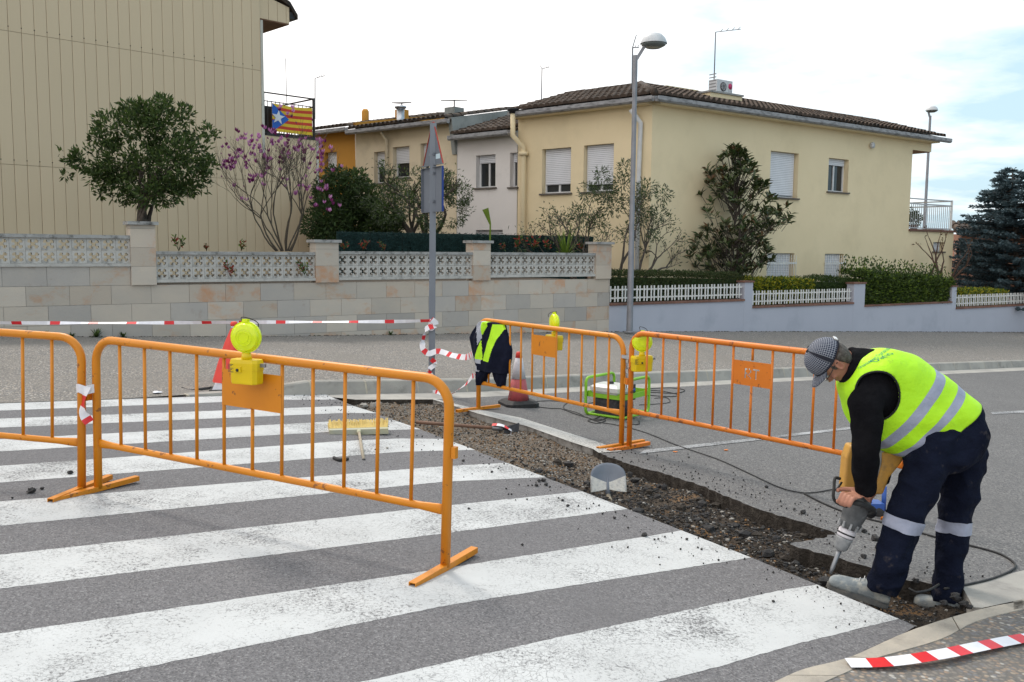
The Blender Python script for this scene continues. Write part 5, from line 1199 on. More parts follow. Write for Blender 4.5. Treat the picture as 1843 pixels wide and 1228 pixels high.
# ---- cables
def cable(px, label, r=.0048, h=.008, dz=0.0, grp='black power cables on the road'):
    pts = catmull([G(x, y, h + dz) for x, y in px], 6); o = MB().mat('black_rubber').tube(pts, r, 6).obj('power_cable'); return tag(o, label, 'cable', grp)
cable([(1088, 742), (1075, 752), (1058, 757), (1075, 762), (1090, 756), (1066, 755), (1084, 761), (1109, 765), (1160, 778), (1220, 802), (1290, 826), (1342, 849), (1400, 876), (1440, 886.5), (1470, 886), (1500, 881), (1535, 878)], 'long black cable snaking from the generator towards the breaker')
cable([(952, 724), (985, 721.5), (1010, 723), (1050, 727), (1080, 722), (1110, 719)], 'thin cable from the dirty cone to the generator, farther strand', .005)
cable([(958, 731), (990, 735), (1010, 736), (1035, 745), (1058, 752), (1078, 757), (1092, 752)], 'thin cable from the dirty cone to the generator, nearer strand', .005)
cable([(1023, 724), (1015, 730), (1016, 736), (1036, 742), (1050, 748)], 'short cable loop between the two thin strands', .004)
cable([(1140, 701), (1200, 698), (1232, 702), (1215, 708), (1165, 706), (1150, 709), (1200, 714), (1222, 711), (1190, 704), (1150, 702)], 'flat coil of cable beyond the generator', .006)
cable([(1150, 729), (1185, 727), (1205, 724), (1200, 716), (1178, 717)], 'cable loop right of the generator frame', .005)
cable([(1128, 760), (1140, 764), (1150, 763), (1150, 757)], 'cable stub curling under the barrier joint', .005)
cable([(1447, 888), (1480, 905), (1530, 925), (1600, 943), (1650, 957), (1700, 971), (1755, 984), (1800, 997), (1826, 1014), (1822, 1026), (1790, 1040), (1752, 1050), (1700, 1060)], 'cable looping round behind the worker onto the concrete apron', .0065)
cable([(1636, 1060), (1650, 1066), (1672, 1062), (1690, 1052)], 'cable end lying by the worker right boot', .0065, dz=.02)

# ---- tools on the ground
def tool(name, label, cat, loc, rz=0): return thing(name, label, cat, loc, rz)
h0 = G(646, 782, .03); h1 = G(655, 832, .014); dv = (h1 - h0); rzb = atan2(dv.y, dv.x) + pi / 2
br = tool('push_broom', 'wide push broom lying on the crossing with yellow bristles', 'broom', G(646, 782), rzb); LH = dv.length; hw = .27
MB().mat('broom_block').hexa([(-hw, -.02, .0), (hw, -.02, .0), (hw, .025, .0), (-hw, .025, .0), (-hw, -.02, .05), (hw, -.02, .05), (hw, .025, .06), (-hw, .025, .06)]).obj('broom_head', br, world=False)
mb = MB().mat('bristle')
for i in range(72):
    for j in range(5):
        x = -hw + .008 + (2 * hw - .016) * i / 71; z = .004 + .013 * j; e = V(rs.uniform(-.010, .010) + x * .06, .115 + rs.uniform(-.012, .01), rs.uniform(-.004, .016) + .05); mb.bar((x, .02, z), V(x, .02, z) + e, .0075, .009)
mb.obj('bristles', br, world=False, kind='stuff')
MB().mat('broom_block').lathe([(.024, 0), (.017, .07)], (0, -.015, .03), 10, axis=(0, -1, .0)).obj('socket', br, world=False)
MB().mat('wood_handle').tube([V(0, -.06, .032), V(0, -LH, .014)], .0135, 10).obj('handle', br, world=False); MB().mat('black_rubber').lathe([(.016, 0), (.015, .04)], (0, -LH + .01, .014), 10, axis=(0, -1, 0)).obj('handle_grip', br, world=False)
ho_ = tag(MB().mat('black_rubber').tube(catmull([G(601, 824, .012), G(612, 828, .014), G(626, 826, .012)], 4), .014, 8).obj('hose_scrap'), 'short scrap of black hose beside the broom handle', 'hose')
# mattock with wide blade: handle lies on the trench edge
a = G(749, 760, .015); b = G(896, 771, -.01); mk = tool('mattock', 'wide-bladed mattock with brown handle wrapped in tape, lying by the trench', 'mattock', a)
MB().mat('wood_brown').tube([a, lerp(a, b, .3), lerp(a, b, .85), b], [.018, .019, .016, .018], 10).obj('handle', mk)
MB().mat('steel_grey').tube([lerp(a, b, .93), b + (b - a).normalized() * .05], [.024, .028], 10).obj('collar', mk)
dd = (b - a).normalized(); hb = b + dd * .10
tape('tape_strip', [lerp(a, b, .93) + V(0, 0, .035), b + V(.02, -.02, .04), b + dd * .08 + V(0, -.02, .025), b + dd * .14 + V(0, -.03, -.01), b + dd * .12 + V(0, -.03, -.06)], .05, 'scrap of tape wrapped on the mattock head', side=(0, 1, .3), period=.13, red=.05, group='tape scrap')
ang = (V(-.25, -.9, 0)).normalized(); c0_ = b + dd * .10 + V(0, 0, .02)
MB().mat('engine_black').hexa([c0_ + V(-.045, -.06, -.15), c0_ + V(.11, .0, -.12), c0_ + V(.11, .012, -.12), c0_ + V(-.045, -.048, -.15), c0_ + V(-.03, .0, .0), c0_ + V(.12, .05, .035), c0_ + V(.12, .065, .035), c0_ + V(-.03, .018, .0)]).obj('blade', mk)
MB().mat('engine_black').tube([b + dd * .03, c0_ + V(.03, .01, -.01)], .02, 8).obj('eye', mk)
# shovel standing tilted in the trench
sb = G(1095, 893, -.09); sv = tool('shovel', 'round-topped steel shovel half dusted with cement, leaning in the trench', 'shovel', sb)
q0 = at(1094, 863, sb.y + .05); mb = MB().mat('shovel_steel'); W_s = .137; pts = []
e1 = V(1, .05, 0).normalized(); e2 = V(0, .42, .91).normalized(); en = e1.cross(e2)
prof = []
for k in range(13): a_ = pi * k / 12; prof.append((cos(a_) * W_s, .03 + sin(a_) * .105))
prof = [(W_s * 1.02, -.10)] + prof + [(-W_s * 1.02, -.10), (-.07, -.088), (-.02, -.075), (.02, -.075), (.07, -.088)]
cx = q0 + V(0, 0, -.005); gridv = []; 
NR = 8
def shp(x, y): return cx + e1 * x + e2 * y + en * (.035 * (x / W_s) ** 2 - .012 * (1 - abs(y) * 4))
outer = [shp(x, y) for x, y in prof]; n = len(prof); vs = []; fs = []
for r in range(NR + 1):
    k = r / NR
    for x, y in prof: vs.append(shp(x * k, -.02 + (y + .02) * k))
for r in range(NR):
    for j in range(n): jj = (j + 1) % n; fs.append((r * n + j, r * n + jj, (r + 1) * n + jj, (r + 1) * n + j))
mats_ = []
mb.mat('shovel_steel').mat('cement_dust'); 
for f in fs:
    c_ = sum((vs[i] for i in f), V(0, 0, 0)) / 4; yy = (c_ - cx).dot(e2); xx = (c_ - cx).dot(e1); mb.cur = 1 if yy < -.015 - .25 * xx * xx + .018 * noise.noise(V(xx * 25, yy * 25, 5)) else 0
    mb.add([vs[i] for i in f], [(0, 1, 2, 3)], True)
bl_ = mb.obj('blade', sv, fixn=True, weld=True)
so = bl_.modifiers.new('thickness', 'SOLIDIFY'); so.thickness = .003
hd = (V(.06, -.75, -.35)).normalized()
MB().mat('shovel_steel').tube([cx + e2 * .02 - en * .012, cx - e2 * .05 - en * .02, cx - e2 * .10 - en * .03 + hd * .02], [.008, .018, .021], 10).obj('socket', sv)
s_0 = cx - e2 * .10 - en * .03 + hd * .01; MB().mat('wood_handle').tube([s_0, s_0 + V(.02, -.20, -.05), s_0 + V(.05, -.42, -.10)], .018, 10).obj('handle', sv)

# ---- jacket and vest hung over the barrier end
JP = Plane(B3a.x, B3a.y, rz3)
jk = thing('hung_jacket', 'navy work jacket with hi-vis yellow panels slung over the barrier end', 'jacket', JP.p(885, 590))
rows_j = [(579, 872, 900), (582, 866, 907), (590, 860, 910), (600, 853, 913), (612, 848, 918), (625, 850, 920.5), (640, 853, 919), (652, 856, 916), (662, 858, 914), (668, 859, 913)]
def jmat(x, y):
    # yellow panels and grey reflective bands, by place on the garment
    if 866 < x < 872 - (y - 580) * .12 + 2 and y < 600: return 'reflective'
    if 874 < x < 881 and y < 622 - (x - 874) * 2: return 'reflective'
    if 881 <= x < 889 and y < 604 - (x - 881) * 2.2: return 'hi_vis'
    if abs(x - (905 - (y - 582) * .27)) < 7 and 582 < y < 650 and x > 881 + max(0, (622 - y)) * .22: return 'hi_vis'
    if 610 < y < 648 and 866 + (648 - y) * .38 < x < 880: return 'hi_vis'
    if 647 <= y < 656 and 860 < x < 877: return 'reflective'
    if 661 < y < 670 and 858 < x < 870: return 'reflective'
    return 'cloth_navy'
def jloft(rows, nseg=40, dpt=.10):
    vs = []; n = nseg; px_ = []
    for r, (y, xa, xb) in enumerate(rows):
        ca, cb = JP.p(xa, y), JP.p(xb, y); c = (ca + cb) / 2; hw_ = (cb - ca).length / 2; dd_ = dpt * min(1, .35 + r * .25)
        for k in range(n):
            a = 2 * pi * k / n; fold = 1 + .16 * sin(a * 7 + y * .05) + .1 * noise.noise(V(a * 2, y * .05, 2)); o = JP.n * (-sin(a) * -1) * dd_ * fold
            vs.append(c + JP.d * (-cos(a) * hw_) + JP.n * (sin(a) * dd_ * fold)); px_.append((lerp(xa, xb, (1 - cos(a)) / 2), y, sin(a)))
    mb = MB()
    for r in range(len(rows) - 1):
        for k in range(n):
            kk = (k + 1) % n; x = (px_[r * n + k][0] + px_[r * n + kk][0]) / 2; y = (rows[r][0] + rows[r + 1][0]) / 2
            m_ = jmat(x, y) if px_[r * n + k][2] >= -.05 else 'cloth_navy'
            mb.mat(m_); mb.add([vs[r * n + k], vs[r * n + kk], vs[(r + 1) * n + kk], vs[(r + 1) * n + k]], [(0, 1, 2, 3)], True)
    mb.mat('cloth_navy'); mb.add(vs[:n], [tuple(range(n))]); mb.add(vs[-n:], [tuple(range(n))]); return mb
def fine(rows, k=5):
    out = []
    for (y0, a0, b0), (y1, a1, b1) in zip(rows[:-1], rows[1:]):
        for i in range(k): t = i / k; out.append((lerp(y0, y1, t), lerp(a0, a1, t), lerp(b0, b1, t)))
    out.append(rows[-1]); return out
jloft(fine(rows_j, 16), 220).obj('jacket_body', jk, fixn=False, weld=True)
jloft(fine([(664, 859, 884), (672, 859, 880), (680, 860, 874), (688, 861, 870), (693, 864, 867)], 6), 40, .06).obj('jacket_sleeve', jk, fixn=False, weld=True)
jloft(fine([(664, 887, 911), (674, 888, 911), (684, 892, 909), (690, 896, 907), (695, 899, 905)], 6), 40, .05).obj('jacket_sleeve', jk, fixn=False, weld=True)
# blue trolley foot behind the worker
bt = G(1572, 930); bs = thing('hand_truck', 'blue hand truck foot with black wheel behind the breaker', 'hand truck', bt)
MB().mat('plastic_blue').tube([at(1592, 876, bt.y + .1), at(1590, 922, bt.y + .1)], .017, 8).obj('upright', bs)
mb = MB().mat('plastic_blue'); p_ = at(1575, 912, bt.y + .05); mb.box(p_.x - .05, p_.x + .05, p_.y - .04, p_.y + .08, p_.z - .02, p_.z + .03); mb.tube([p_ + V(-.04, 0, .02), p_ + V(-.07, 0, .10), p_ + V(-.05, .02, .13)], .02, 8); mb.obj('bracket', bs)
MB().mat('black_rubber').lathe([(.05, -.025), (.065, -.015), (.065, .015), (.05, .025)], p_ + V(.0, -.02, -.06), 20, axis=(.3, 1, 0)).obj('wheel', bs)
# ================================================================ WORKER AND BREAKER
mat('skin', (0.42, 0.20, 0.135), (0.36, 0.16, 0.105), 14, .55, .15, 60, dirt=(0.30, 0.13, 0.09), dscale=12, dlo=.5, dhi=.75)
mat('hair_dark', (0.045, 0.038, 0.032), (0.12, 0.11, 0.10), 60, .8, .6, 120, detail=6)
mat('shirt_black', (0.0045, 0.0045, 0.006), (0.009, 0.009, 0.011), 8, .95, .5, 9, bdist=.03, spec=.08)
mat('trouser_navy', (0.0055, 0.0075, 0.018), (0.009, 0.0125, 0.028), 6, .95, .6, 10, detail=4, spec=.1, dirt=(0.05, 0.045, 0.05), dscale=11, dlo=.60, dhi=.72, bdist=.03)
mat('vest_yellow', (0.50, 0.92, 0.015), (0.42, 0.82, 0.012), 4, .55, .35, 7, detail=5, dirt=(0.26, 0.40, 0.03), dscale=7, dlo=.62, dhi=.74, bdist=.03)
mat('vest_band', (0.36, 0.39, 0.50), (0.28, 0.31, 0.41), 10, .4, .3, 18, bdist=.02)
mat('vest_print', (0.02, 0.22, 0.16), None, 9, .7)
mat('vest_binding', (0.01, 0.012, 0.012), None, 9, .8)
mat('boot_leather', (0.27, 0.30, 0.31), (0.17, 0.20, 0.22), 12, .85, .4, 40, detail=6, dirt=(0.42, 0.42, 0.38), dscale=9, dlo=.5, dhi=.62)
mat('boot_sole', (0.12, 0.125, 0.125), (0.20, 0.19, 0.17), 18, .9, .4, 50)
mat('breaker_tan', (0.56, 0.30, 0.055), (0.46, 0.25, 0.06), 6, .5, .1, 40, dirt=(0.28, 0.17, 0.07), dscale=9, dlo=.5, dhi=.66)
mat('breaker_grey', (0.07, 0.075, 0.08), (0.13, 0.135, 0.14), 14, .6, .2, 60, dirt=(0.30, 0.30, 0.29), dscale=14, dlo=.56, dhi=.7)
mat('breaker_dusty', (0.34, 0.35, 0.36), (0.20, 0.21, 0.22), 18, .6, .3, 60)
def m_check():
    m, n, b = nodes_of('cap_check'); v = coords(n, None, 'UV')
    w = []
    for ax in (0, 1):
        s = N(n, 'ShaderNodeSeparateXYZ'); n.links.new(v, s.inputs[0]); md = N(n, 'ShaderNodeMath', operation='FRACT'); n.links.new(s.outputs[ax], md.inputs[0])
        g = N(n, 'ShaderNodeMath', operation='GREATER_THAN'); g.inputs[1].default_value = .79; n.links.new(md.outputs[0], g.inputs[0]); w.append(g.outputs[0])
    mx_ = N(n, 'ShaderNodeMath', operation='MAXIMUM'); n.links.new(w[0], mx_.inputs[0]); n.links.new(w[1], mx_.inputs[1])
    n.links.new(mixrgb(n, mx_.outputs[0], (0.014, 0.022, 0.05), (0.30, 0.32, 0.36)), b.inputs['Base Color']); b.inputs['Roughness'].default_value = .85
m_check(); mat('cap_band', (0.015, 0.017, 0.028), None, 9, .85)

MY = 4.72
def Q(px, py, d=0.0): return at(px, py, MY + d)
fb = Q(1620, 1095); fb.z = GZ(fb.x, fb.y) - .1
man = thing('person', 'worker bent over in a yellow hi-vis vest, checked cap and navy trousers, holding the breaker', 'person', fb)

def ringBF(B, F, b, dc=0.0, n=48, ex=2.3):
    """ring through a back point B and a front point F (photo plane) with depth half-width b"""
    c = (B + F) / 2 + V(0, dc, 0); a = (B - F) / 2; out = []
    for k in range(n):
        t = 2 * pi * k / n; cs, sn = cos(t), sin(t); q = (abs(cs) ** ex + abs(sn) ** ex) ** (-1 / ex); out.append(c + a * cs * q + V(0, 1, 0) * (sn * q * b))
    return out
def loftBF(keys, sub=6, n=48, ex=2.3, fold=0.0, fseed=0):
    Bs = catmull([k[0] for k in keys], sub); Fs = catmull([k[1] for k in keys], sub); bs = [p.x for p in catmull([V(k[2], k[3] if len(k) > 3 else 0, 0) for k in keys], sub)]; dc = [p.y for p in catmull([V(k[2], k[3] if len(k) > 3 else 0, 0) for k in keys], sub)]
    R_ = [ringBF(B, F, b, d, n, ex) for B, F, b, d in zip(Bs, Fs, bs, dc)]
    if fold:
        for i, r in enumerate(R_):
            c = sum(r, V(0, 0, 0)) / n
            for k in range(n):
                p = r[k]; dn = (p - c).normalized(); w_ = noise.noise(p * 7 + V(fseed, 0, 0)) * .7 + noise.noise(V(p.x * 16, p.y * 9, p.z * 16) + V(fseed, 3, 0)) * .5 + .35 * sin(i * .9 + 4 * noise.noise(p * 3)); r[k] = p + dn * fold * w_
    return R_
def limb(pts, radii, sub=5, n=20):
    c = catmull(pts, sub); rr = [p.x for p in catmull([V(r, 0, 0) for r in radii], sub)]; return c, rr

# torso shell shared by shirt and vest
TK = [(Q(1757, 725), Q(1640, 816), .160, .0), (Q(1727, 700), Q(1610, 818), .170), (Q(1699, 678), Q(1586, 808), .176), (Q(1666, 655), Q(1556, 790), .180, .0),
      (Q(1633, 637), Q(1533, 760), .182, .0), (Q(1598, 629), Q(1519, 720), .180, .0), (Q(1566, 632), Q(1514, 698), .145, .0), (Q(1542, 638), Q(1515, 688), .092, .0)]
def inset(keys, k, db):
    out = []
    for q in keys:
        c = (q[0] + q[1]) / 2; out.append((c + (q[0] - c) * k, c + (q[1] - c) * k, max(.05, q[2] - db)) + tuple(q[3:]))
    return out
# ---- body: one continuous skin surface (torso, limbs, neck, head, hands)
body = MB().mat('skin')
body.rings(loftBF([(a, b - V(0, 0, 0), c) + tuple(r) for a, b, c, *r in inset(TK, .66, .06)], 3, 24), smooth=True)
NL = dict(sh=Q(1556, 716, -.155), el=Q(1557, 800, -.19), wr=Q(1556, 884, -.13))
FR = dict(sh=Q(1556, 716, .185), el=Q(1585, 800, .25), wr=Q(1580, 872, .16))
def addlimb(mb, pts, radii, n=16): c, rr = limb(pts, radii); mb.tube(c, rr, n)
addlimb(body, [Q(1585, 715, -.08), Q(1560, 735, -.14), NL['el'], NL['wr']], [.05, .045, .040, .029]); addlimb(body, [Q(1585, 715, .08), Q(1562, 735, .15), FR['el'], FR['wr']], [.05, .045, .040, .029])
HIPL, KNL, ANL = Q(1678, 800, -.08), Q(1625, 938, -.11), Q(1585, 1062, -.08)
HIPR, KNR, ANR = Q(1732, 800, .08), Q(1719, 945, .10), Q(1700, 1082, .06)
addlimb(body, [Q(1690, 765, -.03), HIPL, KNL, ANL], [.07, .065, .048, .034]); addlimb(body, [Q(1700, 765, .03), HIPR, KNR, ANR], [.07, .065, .048, .034])
body.tube([Q(1560, 668), Q(1532, 655), Q(1512, 645)], [.07, .058, .056], 20)
# head in its own frame
HU0 = V(-.945, 0, .327); HF0 = V(-.327, 0, -.945); yaw = radians(14)
HF = HF0 * cos(yaw) + V(0, 1, 0) * sin(yaw); HS = HF.cross(HU0).normalized(); HU = HU0       # HS points to one side
HC = Q(1498, 650)
def HP(x, y, z): return HC + HS * x + HF * y + HU * z
camside = 1 if HS.y < 0 else -1
hr = []
#            z     half-width  front   back
for z, w, fr, bk in [(-.118, .022, .055, .015), (-.112, .038, .068, -.005), (-.098, .050, .078, -.03), (-.08, .058, .080, -.05), (-.062, .064, .080, -.065), (-.045, .068, .083, -.078), (-.02, .071, .084, -.088), (0.0, .073, .080, -.094), (.02, .074, .086, -.098), (.045, .076, .086, -.10), (.07, .073, .078, -.095), (.09, .062, .06, -.08), (.108, .040, .035, -.05), (.115, .015, .01, -.02)]:
    r = []; n = 28
    for k in range(n):
        t = 2 * pi * k / n; s_, c_ = sin(t), cos(t); y0 = (fr + bk) / 2; ry = (fr - bk) / 2; q = (abs(s_) ** 2.4 + abs(c_) ** 2.4) ** (-1 / 2.4)
        r.append(HP(s_ * q * w, y0 + c_ * q * ry, z))
    hr.append(r)
body.rings(hr)
# nose, brow, lips, chin, cheekbones
def ell(mb, c, rx, ry, rz, n=10, m=7):
    rs_ = []
    for i in range(1, m): a = pi * i / m; rs_.append([HP(c[0] + rx * sin(a) * cos(2 * pi * k / n), c[1] + ry * sin(a) * sin(2 * pi * k / n), c[2] - rz * cos(a)) for k in range(n)])
    mb.rings(rs_)
body.rings([[HP(x, y, z) for x, y in ((-w, .074), (-w * .5, yy), (w * .5, yy), (w, .074))] for z, w, yy in ((.012, .008, .090), (-.01, .010, .099), (-.028, .014, .110), (-.036, .016, .108), (-.043, .012, .092))])
ell(body, (0, .103, -.034), .010, .012, .009); ell(body, (.014, .092, -.037), .008, .009, .008); ell(body, (-.014, .092, -.037), .008, .009, .008)
ell(body, (0, .083, .022), .055, .012, .010); ell(body, (0, .083, -.060), .022, .011, .006); ell(body, (0, .081, -.071), .020, .011, .007); ell(body, (0, .070, -.100), .022, .017, .016)
for s in (-1, 1): ell(body, (.045 * s, .055, -.028), .022, .022, .018)
# ears
for s in (-1, 1):
    e = []
    for k in range(14): a = 2 * pi * k / 14; e.append(HP(s * (.077 + .007 * abs(cos(a))), -.012 - .015 * cos(a) - .006 * sin(a), -.014 + .028 * sin(a)))
    body.tube(e, .0042, 6, closed=True); ell(body, (s * .075, -.010, -.014), .0035, .011, .022); ell(body, (s * .078, -.004, -.036), .006, .008, .009)
# hands: palm plus five separate fingers, near hand closed over the grip
def hand(mb, wr, kn, along, down, inn, sc=1.0, spread=.0185, thumb_side=1, curl=1.0):
    """wr wrist, kn centre of knuckles, along: index->little direction, down: the way fingers hang, inn: towards the grip"""
    pd = (kn - wr); w0 = along * .027 * sc; w1 = along * .040 * sc; th = inn * .015 * sc
    rs_ = []
    for t, w, q in ((-.15, .026, .021), (.12, .028, .021), (.45, .036, .020), (.8, .042, .018), (1.0, .041, .014)):
        c = wr + pd * t; rs_.append([c + along * (w * cos(2 * pi * k / 14)) * sc + inn * (q * sin(2 * pi * k / 14)) * sc for k in range(14)])
    mb.rings(rs_)
    fl = [.94, 1.0, .95, .80]
    for i in range(4):
        o = (i - 1.5) * .0205 * sc; b = kn + along * o - pd.normalized() * .012 * sc; k1 = kn + along * o + pd.normalized() * .006 * sc - inn * .003; l = fl[i] * sc
        p2 = k1 + (down * .85 + pd.normalized() * .45).normalized() * .036 * l; p3 = p2 + (down * .62 + inn * .75 * curl).normalized() * .026 * l; p4 = p3 + (inn * .95 - down * .15).normalized() * .018 * l; p5 = p4 + (inn * .4 - down * .7).normalized() * .006 * l
        mb.tube(catmull([b, k1, p2, p3, p4, p5], 3), [.0095 * sc, .0098 * sc, .0102 * sc, .0105 * sc, .0098 * sc, .0092 * sc, .0092 * sc, .0093 * sc, .0093 * sc, .0088 * sc, .0086 * sc, .0085 * sc, .0082 * sc, .0078 * sc, .007 * sc, .004 * sc][:16], 10)
    tb = wr + pd * .25 + along * (-.030 * sc); t1 = wr + pd * .62 + along * (-.052 * sc) + inn * .022; t2_ = wr + pd * .98 + along * (-.047 * sc) + inn * .042; t3 = wr + pd * 1.15 + along * (-.030) + inn * .050
    mb.tube(catmull([tb, t1, t2_, t3], 4), [.015 * sc] * 3 + [.0125 * sc] * 4 + [.011 * sc] * 4 + [.0085 * sc] * 2, 10)
wrN = Q(1562, 886, -.13); knN = Q(1527, 893, -.17)
hand(body, wrN, knN, (Q(1546, 905, -.20) - Q(1514, 889, -.12)).normalized(), V(-.10, -.1, -1).normalized(), V(.12, .97, .0).normalized(), 1.02)
wrF = FR['wr']; knF = Q(1560, 893, .12); hand(body, wrF, knF, V(.6, -.7, 0).normalized(), V(-.1, 0, -1).normalized(), V(-.3, -.9, 0).normalized(), 1.0)
bo = body.obj('body', man, fixn=True)
rm = bo.modifiers.new('one_surface', 'REMESH'); rm.mode = 'VOXEL'; rm.voxel_size = .0048; rm.use_smooth_shade = True
smo = bo.modifiers.new('soften', 'SMOOTH'); smo.factor = .5; smo.iterations = 3
# eyes and glasses, hair
for s in (-1, 1):
    ey = MB().mat('frame_white'); ell(ey, (.031 * s, .074, .002), .011, .011, .011); eo = ey.obj('eye', man)
    e2_ = MB().mat('engine_black'); ell(e2_, (.031 * s, .082, .000), .005, .005, .005); e2_.obj('pupil', eo)
gm = MB().mat('engine_black'); gl_ = MB().mat('picket_white')
for s in (-1, 1):
    c = [HP(s * (.033 + .022 * cos(a)), .097, .000 + .014 * sin(a)) for a in [2 * pi * k / 14 for k in range(14)]]; gl_.tube(c, .0016, 5, closed=True)
    gm.tube([HP(s * .055, .095, .004), HP(s * .075, .05, .006), HP(s * .080, -.01, .008), HP(s * .078, -.03, -.004)], .0022, 5)
gm.tube([HP(-.011, .097, .003), HP(0, .101, .005), HP(.011, .097, .003)], .0016, 5)
go = gm.obj('glasses', man); gl_.obj('lens_rim', go)
hm = MB().mat('hair_dark'); vs = []
rs_ = []
for z, w, fr, bk in [(-.075, .052, -.022, -.066), (-.055, .068, -.012, -.082), (-.03, .0755, -.012, -.096), (-.005, .0775, .0, -.1025), (.018, .076, .004, -.1025)]:
    r = []
    for k in range(28):
        t = 2 * pi * k / 28; y0 = (fr + bk) / 2; ry = (fr - bk) / 2; q = (abs(sin(t)) ** 2.4 + abs(cos(t)) ** 2.4) ** (-1 / 2.4); r.append(HP(sin(t) * q * w, y0 + cos(t) * q * ry, z) + V(rs.uniform(-.0008, .0008), 0, rs.uniform(-.0008, .0008)))
    rs_.append(r)
hm.rings(rs_); hm.obj('hair', man)
sbn = MB().mat('hair_dark')
for s in (-1, 1): ell(sbn, (s * .0700, .012, .004), .0055, .010, .022)
sbn.obj('sideburn', man)
# cap: crown with panel seams and band, brim, adjuster
def cap_pt(t, v):   # t around, v 0 rim .. 1 top
    a = pi / 2 * v; w = .088 * cos(a) ** .8; l = .108 * cos(a) ** .85; z = .028 + .112 * sin(a) ** .9 - .018 * cos(t) * (1 - v) * -1
    return HP(sin(t) * w, -.008 + cos(t) * l, z - .03 * max(0, -cos(t)) * (1 - v) * -.6)
nT, nV = 40, 12; vs = []; fs = []; uv = []
for j in range(nV + 1):
    for i in range(nT + 1): vs.append(cap_pt(2 * pi * i / nT, min(j / nV, .985))); uv.append((i / nT * 56, j / nV * 15))
for j in range(nV):
    for i in range(nT): a = j * (nT + 1) + i; fs.append((a, a + 1, a + nT + 2, a + nT + 1))
cm = MB().mat('cap_check'); cm.add(vs, fs, True); co = cm.obj('cap', man, fixn=False)
ul_ = co.data.uv_layers.new(name='uv')
for lp in co.data.loops: ul_.data[lp.index].uv = uv[lp.vertex_index]
sd_ = co.modifiers.new('thickness', 'SOLIDIFY'); sd_.thickness = .003; sd_.offset = 1
bd = MB().mat('cap_band'); side_t = pi / 2 if camside > 0 else -pi / 2
for tt in (side_t - .12, -side_t + .12):
    L1 = [cap_pt(tt - .10, v) + (cap_pt(tt, v) - HP(0, 0, .02)).normalized() * .0045 for v in [k / 14 * .97 for k in range(15)]]; L2 = [cap_pt(tt + .10, v) + (cap_pt(tt, v) - HP(0, 0, .02)).normalized() * .0045 for v in [k / 14 * .97 for k in range(15)]]
    bd.add(L1 + L2, [(k, k + 1, k + 16, k + 15) for k in range(14)], True)
rim = [cap_pt(2 * pi * k / 40, 0) for k in range(40)]; bd.tube(rim, .004, 5, closed=True); bd.tube([cap_pt(0, .99) + HU * .003, cap_pt(0, .99) + HU * .008], [.009, .005], 8); bd.obj('cap_seams', co, fixn=False)
bm_ = []; nb = 14
for j in range(6):
    k = j / 5; row = []
    for i in range(nb + 1): t = lerp(-1.15, 1.15, i / nb); p0 = cap_pt(t, 0); out = .068 * k * max(0.0, cos(t * 1.15)) ** .6; row.append(p0 + HF * out - HU * (.004 * k + .008 * k * k) - HU * .012 * (1 - cos(t)) * k)
    bm_.append(row)
MBb = MB().mat('cap_check'); MBb.add([p for r in bm_ for p in r], [(j * (nb + 1) + i, j * (nb + 1) + i + 1, (j + 1) * (nb + 1) + i + 1, (j + 1) * (nb + 1) + i) for j in range(5) for i in range(nb)], True); bmo = MBb.obj('brim', co, fixn=False)
ub = bmo.data.uv_layers.new(name='uv')
for lp in bmo.data.loops: ub.data[lp.index].uv = ((lp.vertex_index % (nb + 1)) * 1.3, (lp.vertex_index // (nb + 1)) * 1.6)
sd_ = bmo.modifiers.new('thickness', 'SOLIDIFY'); sd_.thickness = .004
bp_ = cap_pt(pi, .05); MB().mat('frame_white').bar(bp_ + HS * .02 - HF * .004, bp_ - HS * .02 - HF * .004, .016, .006, up=HF).obj('adjuster', co)

# ---- shirt: torso, collar and sleeves fused
sh = MB().mat('shirt_black'); sh.rings(loftBF([(a, b, c) + tuple(r) for a, b, c, *r in inset(TK, .90, .025)], 4, 40))
c, rr = limb([Q(1583, 706, -.07), Q(1560, 724, -.15), Q(1560, 760, -.185), Q(1558, 810, -.195), Q(1556, 850, -.17), Q(1556, 884, -.128)], [.095, .088, .080, .070, .061, .053], 5); sh.tube(c, rr, 22)
c, rr = limb([Q(1583, 706, .07), Q(1560, 722, .175), Q(1575, 760, .22), Q(1587, 810, .235), Q(1580, 868, .165)], [.10, .098, .086, .072, .055], 5); sh.tube(c, rr, 20)
sh.tube([Q(1572, 668), Q(1548, 660), Q(1530, 658), Q(1521, 655)], [.115, .098, .092, .090], 26)
so_ = sh.obj('shirt', man); rm = so_.modifiers.new('one_surface', 'REMESH'); rm.mode = 'VOXEL'; rm.voxel_size = .0075; rm.use_smooth_shade = True
tx = bpy.data.textures.new('fold_noise', 'CLOUDS'); tx.noise_scale = .09; tx.noise_depth = 1
def folds(o, k, it=4, scale=None):
    smm = o.modifiers.new('soften', 'SMOOTH'); smm.factor = .6; smm.iterations = it
    dm = o.modifiers.new('folds', 'DISPLACE'); dm.texture = tx; dm.strength = k; dm.mid_level = .5; dm.texture_coords = 'LOCAL'
folds(so_, .022)
